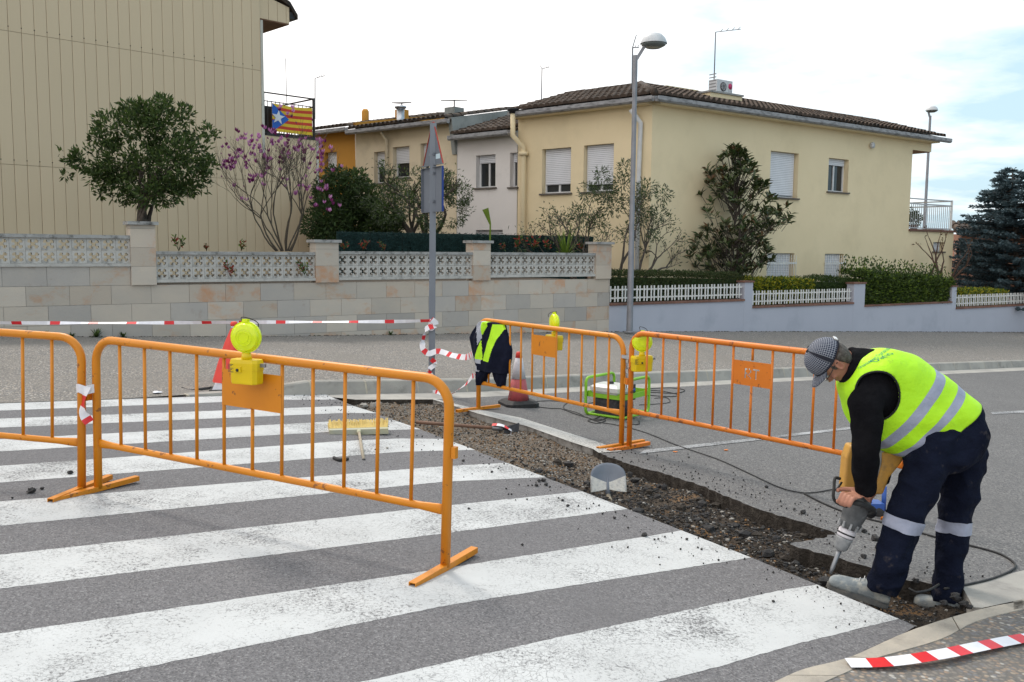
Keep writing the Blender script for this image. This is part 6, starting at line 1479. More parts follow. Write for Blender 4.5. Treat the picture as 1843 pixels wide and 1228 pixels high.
# ---- trousers
tr_ = MB().mat('trouser_navy')
tr_.rings(loftBF([(Q(1755, 722), Q(1644, 804), .150), (Q(1772, 754), Q(1638, 826), .168), (Q(1774, 788), Q(1630, 846), .175), (Q(1758, 820), Q(1650, 852), .14)], 5, 36))
c, rr = limb([Q(1690, 770, -.06), Q(1674, 808, -.085), Q(1657, 862, -.10), Q(1633, 918, -.11), Q(1619, 958, -.11), Q(1605, 1010, -.10), Q(1585, 1062, -.08)], [.118, .120, .106, .096, .088, .084, .088], 5); tr_.tube(c, rr, 26)
c, rr = limb([Q(1712, 770, .06), Q(1734, 810, .085), Q(1730, 865, .10), Q(1721, 922, .105), Q(1716, 962, .10), Q(1708, 1020, .08), Q(1699, 1084, .06)], [.118, .118, .102, .089, .081, .076, .076], 5); tr_.tube(c, rr, 26)
to = tr_.obj('trousers', man); rm = to.modifiers.new('one_surface', 'REMESH'); rm.mode = 'VOXEL'; rm.voxel_size = .0075; rm.use_smooth_shade = True; folds(to, .026, 5)
tx2 = bpy.data.textures.new('crease_noise', 'MUSGRAVE'); tx2.musgrave_type = 'RIDGED_MULTIFRACTAL'; tx2.noise_scale = .16; tx2.octaves = 1.5
def creases(o, k):
    dm = o.modifiers.new('creases', 'DISPLACE'); dm.texture = tx2; dm.strength = k; dm.mid_level = .6; dm.texture_coords = 'LOCAL'
creases(to, .016)
# reflective bands round both knees
def band(c0, c1, r0, r1, name):
    ax = (c1 - c0); rs_ = []
    for t in [k / 7 for k in range(8)]:
        c = c0 + ax * t; r = lerp(r0, r1, t); e1 = ax.cross(V(0, 1, 0)).normalized(); e2 = ax.normalized().cross(e1); rs_.append([c + (e1 * cos(2 * pi * k / 36) + e2 * sin(2 * pi * k / 36)) * r * (1 + .03 * noise.noise(V(cos(2 * pi * k / 36) * 2, sin(2 * pi * k / 36) * 2, t))) for k in range(36)])
    bo_ = MB().mat('vest_band').rings(rs_, False, False).obj(name, to, fixn=True); sw = bo_.modifiers.new('hug', 'SHRINKWRAP'); sw.target = to; sw.wrap_method = 'NEAREST_SURFACEPOINT'; sw.wrap_mode = 'ABOVE_SURFACE'; sw.offset = .005
band(Q(1629, 930, -.11), Q(1622, 953, -.11), .110, .106, 'reflective_band'); band(Q(1719, 937, .105), Q(1717, 959, .10), .102, .099, 'reflective_band')
# ---- vest as an open shell over the torso
SUB = 8; NV = 96
VR = loftBF(TK, SUB, NV, 2.3)
for i, r in enumerate(VR):
    c = sum(r, V(0, 0, 0)) / NV
    for k in range(NV):
        p = r[k]; dn = (p - c).normalized(); low = max(0, 1 - i / 30)
        r[k] = p + dn * (.009 * noise.noise(p * 9) + .012 * low * sin(k * .55 + 5 * noise.noise(p * 4)) * noise.noise(V(p.x * 5, 3, p.z * 5)) * 2)
def VS(t, th):       # surface point for ring index t (0..7) and angle
    i = t * SUB; a = int(min(i, len(VR) - 2)); f_ = i - a; k = (th % (2 * pi)) / (2 * pi) * NV; b = int(k) % NV; g = k - int(k); b2 = (b + 1) % NV
    return (VR[a][b].lerp(VR[a][b2], g)).lerp(VR[a + 1][b].lerp(VR[a + 1][b2], g), f_)
def VNrm(t, th):
    p = VS(t, th); n_v = (VS(min(t + .1, 6.9), th) - p).cross(VS(t, th + .05) - p).normalized(); c = (TK[int(t)][0] + TK[int(t)][1]) / 2
    return n_v if n_v.dot(p - c) > 0 else -n_v
AT, AR = 4.75, 1.30
vm = MB(); flatv = [p for r in VR for p in r]; o_f = []
vm.mat('vest_yellow').mat('vest_band'); vm.v = flatv[:]
for i in range(len(VR) - 1):
    t = (i + .5) / SUB
    for k in range(NV):
        kk = (k + 1) % NV; th = 2 * pi * (k + .5) / NV; p = (VR[i][k] + VR[i + 1][kk]) / 2
        # arm openings on both sides
        for sgn in (-1, 1):
            a0 = th if sgn > 0 else 2 * pi - th
        q = p - CP; 
        dist_n = ((p - Q(1558, 742, -.2)) * 1.0); 
        thn = abs(((th - 3 * pi / 2 + pi) % (2 * pi)) - pi); thf = abs(((th - pi / 2 + pi) % (2 * pi)) - pi)
        thn = abs(th - (3 * pi / 2 - .30)); thf = abs(th - (pi / 2 + .30))
        def open_(tn): return ((t - AT) / AR) ** 2 + ((tn) / .56) ** 2 < 1
        if open_(thn) or open_(thf): continue
        sv_ = 2.28 < t < 2.80 or 1.02 < t < 1.50
        vm.f.append([i * NV + k, i * NV + kk, (i + 1) * NV + kk, (i + 1) * NV + k]); vm.mi.append(1 if sv_ else 0); vm.sm.append(True)
vo = vm.obj('safety_vest', man, fixn=False); sd_ = vo.modifiers.new('thickness', 'SOLIDIFY'); sd_.thickness = .006; sd_.offset = 1; smm = vo.modifiers.new('soften', 'SMOOTH'); smm.factor = .5; smm.iterations = 2
bn = MB().mat('vest_binding')
for s0 in (3 * pi / 2 - .30, pi / 2 + .30):
    pts = []
    for k in range(40): a = 2 * pi * k / 40; t, th = AT + AR * cos(a), s0 + .56 * sin(a); pts.append(VS(t, th) + VNrm(t, th) * .006)
    bn.tube(pts, .0055, 6, closed=True)
bn.tube([VS(0.0, 2 * pi * k / 60) for k in range(60)], .006, 6, closed=True); bn.tube([VS(6.98, 2 * pi * k / 40) for k in range(40)], .006, 6, closed=True); bn.obj('binding', vo)
# print on the back: text laid on the vest surface
def lay_text(body_, size, t0, th0, dirt_, dirth, bend=0.0):
    tv, tf_ = text_mesh(body_, size); out = []
    for v in tv:
        x = v.x; y = v.y + bend * x * x; t = t0 + dirt_[0] * x + dirt_[1] * y; th = th0 + dirth[0] * x + dirth[1] * y; t = max(.05, min(6.9, t)); out.append(VS(t, th) + VNrm(t, th) * .0075)
    MB().mat('vest_print').add(out, tf_, False).obj('vest_lettering', vo, fixn=False)
def proj(p):
    q = p - CP; z = q.dot(FW); return 921.5 + FOC * q.dot(RT) / z, 614 - FOC * q.dot(UP) / z
def find(px, py):
    best = None
    for i in range(90):
        for j in range(90):
            t, th = 3.2 + 3.7 * i / 89, 3 * pi / 2 - .2 + (pi / 2 + .1) * j / 89; x, y = proj(VS(t, th)); d = (x - px) ** 2 + (y - py) ** 2
            if best is None or d < best[0]: best = (d, t, th)
    return best[1:]
def lay_line(body_, a, b, height):
    (ta, tha), (tb, thb) = find(*a), find(*b); tv, tf_ = text_mesh(body_, 1.0); xs_ = [v.x for v in tv]; x0, x1 = min(xs_), max(xs_); out = []
    tm, thm = (ta + tb) / 2, (tha + thb) / 2; dt = (VS(tm + .1, thm) - VS(tm - .1, thm)).length / .2
    for v in tv:
        u = (v.x - x0) / (x1 - x0); t = max(.05, min(6.9, lerp(ta, tb, u) + v.y * height / dt)); th = lerp(tha, thb, u); out.append(VS(t, th) + VNrm(t, th) * .0085)
    MB().mat('vest_print').add(out, tf_, False).obj('vest_lettering', vo, fixn=False)
lay_line('Urbanizaciones / Excavaciones', (1547, 664), (1600, 626), .044)
lay_line('Dario', (1572, 653), (1602, 638), .062)
# ---- boots
def boot(heel, toe, name, hgt=.11, w=.052):
    ax = toe - heel; L_ = ax.length; e = ax.normalized(); s_ = e.cross(V(0, 0, 1)).normalized(); u = s_.cross(e).normalized(); rs_ = []
    for t, ww, h, z0 in ((-.02, .030, .07, .012), (.05, .038, .11, .002), (.2, .041, .135, 0), (.35, .042, .125, 0), (.48, .045, .095, 0), (.62, .050, .078, 0), (.76, .053, .072, 0), (.88, .050, .066, 0), (.96, .040, .052, .004), (1.01, .022, .030, .012)):
        r = []; c = heel + e * (L_ * t)
        for k in range(20):
            a = 2 * pi * k / 20; x = cos(a); z = sin(a); q = (abs(x) ** 2.6 + abs(z) ** 2.6) ** (-1 / 2.6); r.append(c + s_ * (ww * x * q) + u * (z0 + h / 2 + h / 2 * z * q))
        rs_.append(r)
    b = MB().mat('boot_leather').rings(rs_); an = heel + e * L_ * .22; b.tube([an + u * .05, an + u * .10, an + V(0, 0, .13)], [.043, .044, .046], 18)
    o = b.obj(name, man); rm = o.modifiers.new('one_surface', 'REMESH'); rm.mode = 'VOXEL'; rm.voxel_size = .005; rm.use_smooth_shade = True; smm = o.modifiers.new('soften', 'SMOOTH'); smm.factor = .5; smm.iterations = 3
    sl_ = []
    for dz in (-.012, .016):
        r = []
        for k in range(28):
            a = 2 * pi * k / 28; x = sin(a); y = cos(a); ww = .050 if y > 0 else .042; yy = .5 + .53 * y; pinch = 1 - .14 * exp(-((yy - .35) / .13) ** 2); r.append(heel + e * (L_ * yy) + s_ * (ww * x * pinch * (1 + .04 * (dz < 0)) ) + u * dz)
        sl_.append(r)
    so2 = MB().mat('boot_sole').rings(sl_, smooth=False).obj('sole', o)
    lm = MB().mat('pvc_white')
    for k in range(4):
        c = heel + e * L_ * (.40 + .065 * k) + u * (.125 - .016 * k); lm.tube([c - s_ * .028 - u * .008, c + u * .004, c + s_ * .028 - u * .008], .0026, 5)
    lm.obj('laces', o); return o
boot(Q(1596, 1090, -.10), Q(1491, 1052, .03), 'boot'); boot(Q(1722, 1109, .02), Q(1644, 1088, .12), 'boot')

# ---- demolition breaker
A0, A1 = Q(1496, 1028, -.02), Q(1588, 800, .02); AX = (A1 - A0); UL = AX.normalized(); SD = V(0, 1, 0).cross(UL).normalized()   # SD: in the photo plane, across
def ap(py): return A0.lerp(A1, (1028 - py) / 228.0)
bk = thing('demolition_breaker', 'electric demolition breaker with tan housing, its chisel biting the trench edge', 'breaker', A0)
MB().mat('steel_grey').tube([ap(1034), ap(1022), ap(982)], [.006, .011, .013], 10).obj('chisel', bk)
MB().mat('breaker_dusty').lathe([(.024, 0), (.036, .015), (.040, .055), (.044, .062), (.044, .07)], ap(990), 18, axis=UL).obj('tool_holder', bk)
MB().mat('cone_white').lathe([(.042, 0), (.045, .01), (.045, .04), (.040, .048)], ap(967), 18, axis=UL).obj('nose_collar', bk); MB().mat('black_rubber').lathe([(.047, 0), (.047, .008)], ap(962), 18, axis=UL).obj('ring', bk)
MB().mat('breaker_grey').lathe([(.042, 0), (.056, .02), (.060, .035), (.055, .04), (.060, .06), (.064, .09), (.066, .14), (.055, .17)], ap(951), 20, axis=UL).obj('gear_housing', bk)
mb = MB().mat('breaker_dusty')
for k in range(10): a = 2 * pi * k / 10; e = (SD * cos(a) + V(0, 1, 0) * sin(a)) * .058; mb.bar(ap(950) + e, ap(940) + e, .010, .012, up=e)
mb.obj('cooling_rib', bk)
# motor housing: two tan shells either side of a grey spine
def shell(pl, pr, dd, nm, mt, dep=.05):
    rs_ = [[a + V(0, dd, 0), b + V(0, dd, 0), b + V(0, dd + dep, 0), a + V(0, dd + dep, 0)] for a, b in zip(pl, pr)]; mb = MB().mat(mt).rings(rs_, smooth=False); o = mb.obj(nm, bk); bv = o.modifiers.new('round', 'BEVEL'); bv.width = .012; bv.segments = 3; bv.limit_method = 'ANGLE'; return o
shell([Q(1515, 888), Q(1517, 858), Q(1520, 822), Q(1528, 800)], [Q(1532, 888), Q(1542, 858), Q(1556, 822), Q(1560, 800)], -.03, 'side_shell', 'breaker_tan', .09)
shell([Q(1530, 886), Q(1540, 856), Q(1548, 822), Q(1552, 805)], [Q(1574, 886), Q(1580, 856), Q(1588, 822), Q(1594, 805)], -.02, 'spine', 'breaker_dusty', .08)
shell([Q(1569, 888), Q(1577, 858), Q(1584, 832), Q(1584, 812)], [Q(1586, 888), Q(1597, 858), Q(1618, 832), Q(1630, 814)], -.03, 'side_shell', 'breaker_tan', .09)
MB().mat('black_rubber').tube(catmull([Q(1512, 862, -.05), Q(1503, 861, -.06), Q(1501, 878, -.08), Q(1500, 896, -.09), Q(1508, 906, -.08), Q(1524, 912, -.06)], 4), .0085, 8).obj('front_handle', bk)
MB().mat('black_rubber').tube([Q(1515, 868, -.05), Q(1505, 884, -.07)], .006, 6).obj('handle_brace', bk)
MB().mat('black_rubber').tube(catmull([Q(1512, 896, -.125), Q(1532, 903, -.15), Q(1552, 908, -.16), Q(1572, 918, -.06), Q(1560, 925, -.03)], 4), .015, 10).obj('rear_grip', bk)
MB().mat('engine_black').tube([Q(1545, 905, -.03), Q(1570, 925, .0)], [.04, .03], 12).obj('switch_block', bk)
# ================================================================ RUBBLE, PLANTS, TREES
gr = random.Random(5)
def in_trench(x, y):
    p = V(x, y, 0)
    def side(line, p):
        best = None
        for a, b in zip(line[:-1], line[1:]):
            d = V(b.x - a.x, b.y - a.y, 0); l2 = d.length_squared
            if l2 < 1e-9: continue
            t = max(0, min(1, ((p.x - a.x) * d.x + (p.y - a.y) * d.y) / l2)); q = V(a.x + d.x * t, a.y + d.y * t, 0); ds = (p - q).length
            if best is None or ds < best[0]: best = (ds, d.x * (p.y - a.y) - d.y * (p.x - a.x))
        return best
    a = side(ELS, p); b = side(TFS, p)
    return a[1] > 0 and b[1] < 0, a[0], b[0]
ELS = edge_line[::6] + [edge_line[-1]]; TFS = [G(606, 714), G(640, 719.5)] + strip_lo[:-1] + tf[:]
mb = MB().mat('asphalt_lump'); mats_r = ['asphalt_lump', 'cut_asphalt', 'kerb_side', 'rubble_ochre', 'pale_stone']
mat('rubble_ochre', (0.27, 0.155, 0.07), (0.20, 0.12, 0.06), 20, .95, .5, 60); mat('pale_stone', (0.34, 0.32, 0.29), (0.24, 0.23, 0.21), 20, .9, .5, 60)
cnt = 0; tries = 0
while cnt < 34000 and tries < 140000:
    tries += 1; x = gr.uniform(-2.3, 3.1); y = gr.uniform(4.0, 11.0)
    ok, da, db = in_trench(x, y)
    if not ok: continue
    far = min(1, max(0, (y - 6.4) / 1.8)); r = gr.choice((.003, .004, .005, .006, .007, .009, .014)) * gr.uniform(.7, 1.25) * (1.0 - .3 * far)
    if gr.random() < .007 * (1 - far): r = gr.uniform(.02, .05)
    if far > .4: m_ = gr.choices(mats_r, [1.5, 3.2, 3, 1.8, 1.2])[0]
    else:
        oc_ = max(0, noise.noise(V(x * 3.1, y * 3.1, 4)) - .12) * 14; m_ = gr.choices(mats_r, [7, 4, 1.0, oc_, .18])[0]
    if r > .012: m_ = gr.choice(['asphalt_lump', 'asphalt_lump', 'cut_asphalt', 'cut_asphalt', 'asphalt_lump'] + (['pale_stone'] if r < .03 and gr.random() < .3 else []))
    if r > .010 and ((x - 2.10) ** 2 + (y - 4.65) ** 2 < .06 or (x - 1.7) ** 2 + (y - 4.7) ** 2 < .04): continue
    mb.mat(m_); mb.blob((x, y, bedz(x, y) + r * .35), r, 5, 3, .35, squash=gr.uniform(.5, .9)); cnt += 1
mb.obj('trench_debris', kind='stuff', label='broken asphalt, stones and ochre sand filling the trench', fixn=False)
# broken kerb lumps at the far end of the trench
for k, (px, py, r) in enumerate([(648, 724, .07), (662, 722, .06), (672, 731, .055), (655, 731, .05), (680, 727, .045), (637, 719, .05)]):
    p = G(px, py, -.05); MB().mat('pale_stone').blob(p, r, 8, 6, .22, k, .7).obj('concrete_lump').__setitem__('label', ['broken concrete lump at the far trench corner, largest', 'broken concrete lump just right of the largest one', 'broken concrete lump lowest in the far corner heap', 'small broken lump below the largest lump', 'small lump at the right of the corner heap', 'lump wedged under the far gutter end'][k]); o = COL.objects[-1]; o['category'] = 'concrete lump'; o['group'] = 'broken concrete at the trench corner'
# loose crumbs scattered over the crossing and road
cr_ = [(57, 883, .028, 'angular black asphalt lump on the crossing behind the left barrier feet'), (76, 879, .014, 'small asphalt crumb just right of the angular lump'), (127, 850, .022, 'flat black asphalt scrap near the left barrier post'), (22, 896, .009, None), (845, 795, .012, None), (834, 829, .014, None), (885, 849, .012, None), (844, 915, .010, None), (970, 865, .017, None), (978, 864, .02, 'cluster crumb of asphalt on the crossing beside the shovel'), (983, 872, .016, None), (966, 873, .016, None), (990, 876, .010, None), (1012, 900, .012, None), (1022, 910, .012, None), (1106, 932, .010, None), (1160, 962, .020, 'black asphalt lump alone near the middle of the trench edge'), (1185, 970, .007, None), (1236, 970, .010, None), (1380, 876, .016, 'dark asphalt piece on the road beyond the trench middle'), (1320, 862, .008, None), (1240, 823, .010, None), (1445, 921, .022, 'rough black lump on the road edge left of the breaker'), (1430, 916, .012, None), (1405, 902, .009, None), (1537, 945, .015, None), (1555, 955, .022, 'asphalt lump on the ledge just right of the breaker nose'), (1575, 968, .03, 'largest asphalt lump on the ledge by the boot'), (1528, 968, .016, None), (1555, 1001, .018, None), (1585, 985, .035, 'broad flat asphalt lump on the ledge against the trouser leg'), (1480, 955, .012, None), (1392, 1082, .008, None), (940, 980, .009, None), (697, 806, .012, 'pale pebble on the white stripe beside the broom handle'), (1625, 1030, .02, None), (1648, 1045, .02, None), (1720, 1075, .03, 'heap crumb of black asphalt by the concrete apron'), (1735, 1085, .022, None), (1745, 1092, .018, None), (1700, 1085, .02, None)]
dust = MB().mat('asphalt_lump')
for k, (px, py, r, lb) in enumerate(cr_):
    p = G(px, py, r * .45 + .004)
    if not lb: dust.blob(p, r, 7, 5, .35, 100 + k, .6); continue
    tag(MB().mat('pale_stone' if 'pale' in lb else 'asphalt_lump').blob(p, r, 7, 5, .35, 100 + k, .6).obj('asphalt_crumb'), lb, 'asphalt crumb', 'loose asphalt crumbs')
mb = dust
for k in range(900):
    t = gr.random(); a = edge_line[int(t * (len(edge_line) - 1))]; d = abs(gr.gauss(0, .28)) + .01; sgn = -1
    n_ = V(-.75, -.55, 0).normalized() if gr.random() < .45 else V(.85, .5, 0)
    if n_.x > 0: a = far_edge[int(t * (len(far_edge) - 1))]
    x, y = a.x + n_.x * d + gr.uniform(-.15, .15), a.y + n_.y * d + gr.uniform(-.15, .15); ok, da, db = in_trench(x, y)
    if ok: continue
    r = gr.choice((.002, .003, .003, .005, .007)); mb.blob((x, y, GZ(x, y) + .005 + r * .3), r, 4, 3, .3)
mb.obj('asphalt_dust', kind='stuff', label='fine asphalt crumbs strewn along the trench edges', fixn=False)

def leafmat(name, c1, c2, rough=.6, tr=.25, rand=0.0):
    m, n, b = nodes_of(name); g = N(n, 'ShaderNodeNewGeometry'); 
    rp = N(n, 'ShaderNodeValToRGB'); rp.color_ramp.elements[0].color = rgba(c1); rp.color_ramp.elements[1].color = rgba(c2)
    n.links.new(g.outputs['Random Per Island'], rp.inputs[0]); n.links.new(rp.outputs[0], b.inputs['Base Color']); b.inputs['Roughness'].default_value = rough; b.inputs['Specular IOR Level'].default_value = .35
    ts = N(n, 'ShaderNodeBsdfTranslucent'); n.links.new(rp.outputs[0], ts.inputs[0]); mxs = N(n, 'ShaderNodeMixShader'); mxs.inputs[0].default_value = tr
    n.links.new(b.outputs[0], mxs.inputs[1]); n.links.new(ts.outputs[0], mxs.inputs[2]); n.links.new(mxs.outputs[0], n.nodes['Material Output'].inputs[0])
leafmat('leaf_dark', (0.018, 0.035, 0.010), (0.055, 0.095, 0.022)); leafmat('leaf_mid', (0.030, 0.055, 0.012), (0.085, 0.13, 0.028)); leafmat('leaf_olive', (0.055, 0.075, 0.045), (0.14, 0.165, 0.11))
leafmat('leaf_glossy', (0.028, 0.045, 0.016), (0.11, 0.135, 0.05), .28, .12); leafmat('leaf_bronze', (0.10, 0.05, 0.02), (0.14, 0.08, 0.03), .5, .1); leafmat('leaf_yellow', (0.14, 0.18, 0.015), (0.48, 0.42, 0.03)); leafmat('leaf_hedge', (0.035, 0.05, 0.015), (0.08, 0.095, 0.035)); leafmat('leaf_bright', (0.06, 0.12, 0.015), (0.17, 0.24, 0.03))
leafmat('spruce_needle', (0.035, 0.065, 0.075), (0.095, 0.14, 0.16), .7, .1); leafmat('red_tip', (0.30, 0.03, 0.02), (0.22, 0.05, 0.03)); leafmat('petal_pink', (0.30, 0.06, 0.24), (0.62, 0.33, 0.56), .5, .3); leafmat('petal_dark', (0.12, 0.012, 0.075), (0.22, 0.03, 0.15), .5, .25)
mat('bark_magnolia', (0.10, 0.085, 0.06), (0.065, 0.052, 0.042), 14, .9, .6, 40); mat('bark_dark', (0.06, 0.047, 0.038), (0.10, 0.082, 0.068), 14, .9, .7, 40); mat('bark_grey', (0.13, 0.115, 0.09), (0.20, 0.18, 0.14), 14, .9, .6, 40); mat('bark_red', (0.085, 0.05, 0.04), (0.13, 0.08, 0.06), 14, .9, .6, 40)
mat('mesh_green', (0.008, 0.030, 0.028), (0.015, 0.055, 0.050), 40, .8, .8, 60, bdist=.03)

def leaf(mb, p, d, up, L_, w, fold=.25):
    d = d.normalized(); s_ = d.cross(up)
    if s_.length < 1e-3: s_ = d.cross(V(1, 0, 0))
    s_.normalize(); n_ = s_.cross(d); m_ = p + d * L_ * .5 - n_ * w * fold * .2
    mb.add([p, m_ + s_ * w / 2 + n_ * w * fold, p + d * L_ - n_ * L_ * .08, m_ - s_ * w / 2 + n_ * w * fold], [(0, 1, 2), (0, 2, 3)], False)
def rdir(R_, up=0.0): 
    v = V(R_.gauss(0, 1), R_.gauss(0, 1), R_.gauss(0, 1) + up); return v.normalized()
def grow(R_, mb, p, d, L_, r, depth, tips, spread=.5, up=.15, seg=4, kids=(2, 3), shrink=.72, wig=.18, rs_=.62):
    pts = [p]; rr = [r]; q = p; dd = d
    for i in range(seg):
        dd = (dd + rdir(R_) * wig + V(0, 0, up * .3)).normalized(); q = q + dd * (L_ / seg); pts.append(q); rr.append(lerp(r, r * rs_, (i + 1) / seg))
    mb.tube(pts, rr, 6 if r > .02 else 4, cap=False)
    if depth == 0: tips.append((pts[-1], dd)); return
    for k in range(R_.randint(*kids)):
        nd = (dd + rdir(R_) * spread + V(0, 0, up)).normalized(); st = pts[-1] if k < 2 else pts[R_.randint(max(1, seg - 2), seg)]
        grow(R_, mb, st, nd, L_ * shrink * R_.uniform(.8, 1.15), r * rs_ * R_.uniform(.8, 1), depth - 1, tips, spread, up, seg, kids, shrink, wig, rs_)
def tree(name, label, base, cat='tree', group=None): return thing(name, label, cat, base, 0, group)
# a crown built from a sum of uneven clumps, leaves dense near clump surfaces
def crown(R_, mb, clumps, n, L_, w, mats_, up=.3, hollow=.55, fold=.25, gap=-.9, seed_=0.0):
    tot = sum(c[1] ** 2 for c in clumps)
    for c, r, sq in clumps:
        for i in range(int(n * r * r / tot)):
            d = rdir(R_); k = R_.random() ** .45; k = hollow + (1 - hollow) * k if R_.random() < .8 else R_.random(); p = c + V(d.x * r * k, d.y * r * k, d.z * r * k * sq) * (1 + .25 * noise.noise(V(d.x * 2.3, d.y * 2.3, d.z * 2.3) + c))
            
            if noise.noise(p * 2.6 + V(seed_, 0, 0)) < gap: continue
            mb.mat(R_.choice(mats_)); dd = (d + rdir(R_) * .9 + V(0, 0, up)).normalized(); leaf(mb, p, dd, rdir(R_), L_ * R_.uniform(.6, 1.3), w * R_.uniform(.7, 1.2), fold)

# 1 round evergreen on the left
R_ = random.Random(21); Y1 = 17.2; b = at(258, 400, Y1);  t = tree('round_evergreen_tree', 'dense dark green tree with rounded uneven crown before the panel-clad building', b)
mb = MB().mat('bark_dark'); tips = []
mb.tube([V(b.x, b.y, 1.0), b + V(0, 0, .05)], [.09, .09], 8)
for k, (dx, dz) in enumerate([(-.32, 1), (.02, 1), (.26, 1), (.40, 1.1), (-.12, 1), (.1, 1)]): grow(R_, mb, b + V(gr.uniform(-.08, .08), gr.uniform(-.08, .08), 0), V(dx, gr.uniform(-.3, .3), dz).normalized(), .50, .042, 3, tips, .6, .12)
mb.obj('trunk', t)
cl = []
for px, py, rp in [(255, 300, 62), (200, 290, 48), (320, 290, 48), (250, 235, 42), (300, 225, 36), (205, 235, 34), (345, 265, 30), (165, 285, 32), (340, 320, 38), (220, 335, 40), (285, 340, 42), (375, 300, 14), (140, 290, 16), (235, 195, 15), (285, 192, 20), (262, 205, 22), (330, 205, 18), (360, 245, 16), (222, 210, 15), (175, 250, 16), (180, 325, 22), (122, 290, 8), (388, 242, 6), (215, 372, 10)]:
    c = at(px, py, Y1 + gr.uniform(-.35, .35)); cl.append((c, rp / FOC * Y1, .85))
for k in range(34):
    a = R_.random() * 2 * pi; cl.append((at(250 + (124 + R_.uniform(0, 20)) * cos(a), 286 - (88 + R_.uniform(0, 22)) * sin(a) * (1 if sin(a) > 0 else .72), Y1 + gr.uniform(-.5, .5)), R_.uniform(5, 12) / FOC * Y1, 1.0))
mb = MB().mat('leaf_dark'); crown(R_, mb, cl, 13500, .115, .042, ['leaf_dark', 'leaf_mid', 'leaf_mid'], .3, .45, gap=-.10); mb.obj('crown', t, kind='stuff', fixn=False)
# 2 purple magnolia: many fine upright branches, flowers at the tips
R_ = random.Random(4); Y2 = 18.6; b = at(510, 470, Y2); b.z = .85; b = at(513, 452, Y2); t = tree('purple_magnolia', 'nearly bare magnolia shrub with pink-purple blossoms by the terrace corner', b)
mb = MB().mat('bark_magnolia'); tips = []
for dx, dy in [(-.72, 0), (-.35, .2), (-.12, -.2), (.05, .1), (.22, -.1), (.46, .15), (-.55, -.2), (.3, .3), (-.2, .1), (.12, -.2)]: grow(R_, mb, b + V(dx * .25, dy * .2, 0), V(dx * 1.25, dy, 1).normalized(), .80, .019, 5, tips, .50, .16, 4, (2, 3), .72, .20, .70)
mb.obj('branch', t)
mb = MB().mat('petal_pink')
blossom_px = [(432, 236), (470, 245), (500, 240), (523, 205), (440, 250), (452, 262), (415, 290), (425, 285), (420, 300), (445, 288), (460, 285), (475, 280), (512, 265), (508, 288), (485, 298), (520, 285), (540, 255), (550, 252), (575, 250), (580, 265), (560, 290), (465, 262), (492, 258), (450, 320), (458, 318), (540, 335), (520, 328), (555, 300), (565, 270), (590, 345), (585, 340), (600, 310), (555, 340), (472, 268), (505, 250), (530, 270), (572, 308), (487, 240), (413, 285), (428, 272), (418, 305), (596, 352)]
blossom_px += [(px + R_.uniform(-26, 26), py + R_.uniform(-16, 22)) for px, py in blossom_px if R_.random() < .95]
blossom_px += [(px + R_.uniform(-22, 22), py + R_.uniform(-12, 26)) for px, py in blossom_px if R_.random() < .6]
for px, py in blossom_px:
    c = at(px + R_.uniform(-3, 3), py + R_.uniform(-3, 3), Y2 + R_.uniform(-.4, .4))
    for q in range(R_.randint(1, 3)):
        c2_ = c + rdir(R_) * .05; mb.mat(R_.choice(['petal_pink', 'petal_pink', 'petal_dark']))
        for k in range(6):
            a = 2 * pi * k / 6 + R_.random(); d = V(cos(a) * .5, sin(a) * .5, 1).normalized(); leaf(mb, c2_ - V(0, 0, .03), d, V(cos(a), sin(a), 0), R_.uniform(.06, .10), .036, .4)
for p, d in tips:
    if R_.random() < .05: 
        mb.mat('petal_dark')
        for k in range(3): leaf(mb, p, (d + rdir(R_) * .25).normalized(), rdir(R_), .06, .022, .3)
mb.obj('blossom', t, kind='stuff', fixn=False)
# 3 dark laurel mass right of the building corner
R_ = random.Random(9); Y3 = 24.5; b = at(622, 450, Y3); b.z = .6; t = tree('dark_laurel', 'very dark round-topped laurel in the gap beside the terrace wall', b); cl = []
MB().mat('bark_dark').tube([b, b + V(0, 0, 2.2)], [.12, .05], 8).obj('trunk', t)
for px, py, rp in [(625, 355, 48), (600, 350, 38), (655, 360, 36), (620, 400, 55), (665, 400, 45), (590, 400, 42), (640, 325, 22), (605, 318, 20), (690, 415, 32), (700, 395, 25), (645, 430, 40), (600, 430, 40)]: cl.append((at(px, py, Y3 + gr.uniform(-.8, .8)), rp / FOC * Y3, .9))
mb = MB().mat('leaf_dark'); crown(R_, mb, cl, 15000, .13, .05, ['leaf_dark'], .1, .5); mb.obj('crown', t, kind='stuff', fixn=False)
# 4 olive tree in front of the cream and white houses
def branchy(seed, base, stems, Lb, r, depth, barkm, nm, label, leafm, nl, ll, lw_, spread=.55, up=.1, cat='tree', kids=(2, 3), shr=.72, tipr=.22, group=None, trunk='trunk', extra=None, wig=.18, crownn='foliage'):
    R_ = random.Random(seed); t = tree(nm, label, base, cat, group); mb = MB().mat(barkm); tips = []
    for s_ in stems: grow(R_, mb, base + V(s_[0] * .12, s_[1] * .12, 0), V(*s_).normalized(), Lb, r, depth, tips, spread, up, 4, kids, shr, wig)
    mb.obj(trunk, t)
    if nl:
        mb = MB().mat(leafm[0])
        for p, d in tips:
            for k in range(nl):
                q = p + rdir(R_) * tipr * R_.random() - d * R_.random() * tipr; mb.mat(R_.choice(leafm)); leaf(mb, q, (d + rdir(R_) * 1.0 + V(0, 0, -.1)).normalized(), rdir(R_), ll * R_.uniform(.7, 1.3), lw_)
        if extra: crown(R_, mb, extra[0], int(extra[1] * 1.35), ll, lw_, leafm, 0, .2, gap=extra[2] if len(extra) > 2 else -.04, seed_=7.0)
        mb.obj(crownn, t, kind='stuff', fixn=False)
    return t
Y4 = 23.5; b = at(752, 455, Y4); b.z = .75
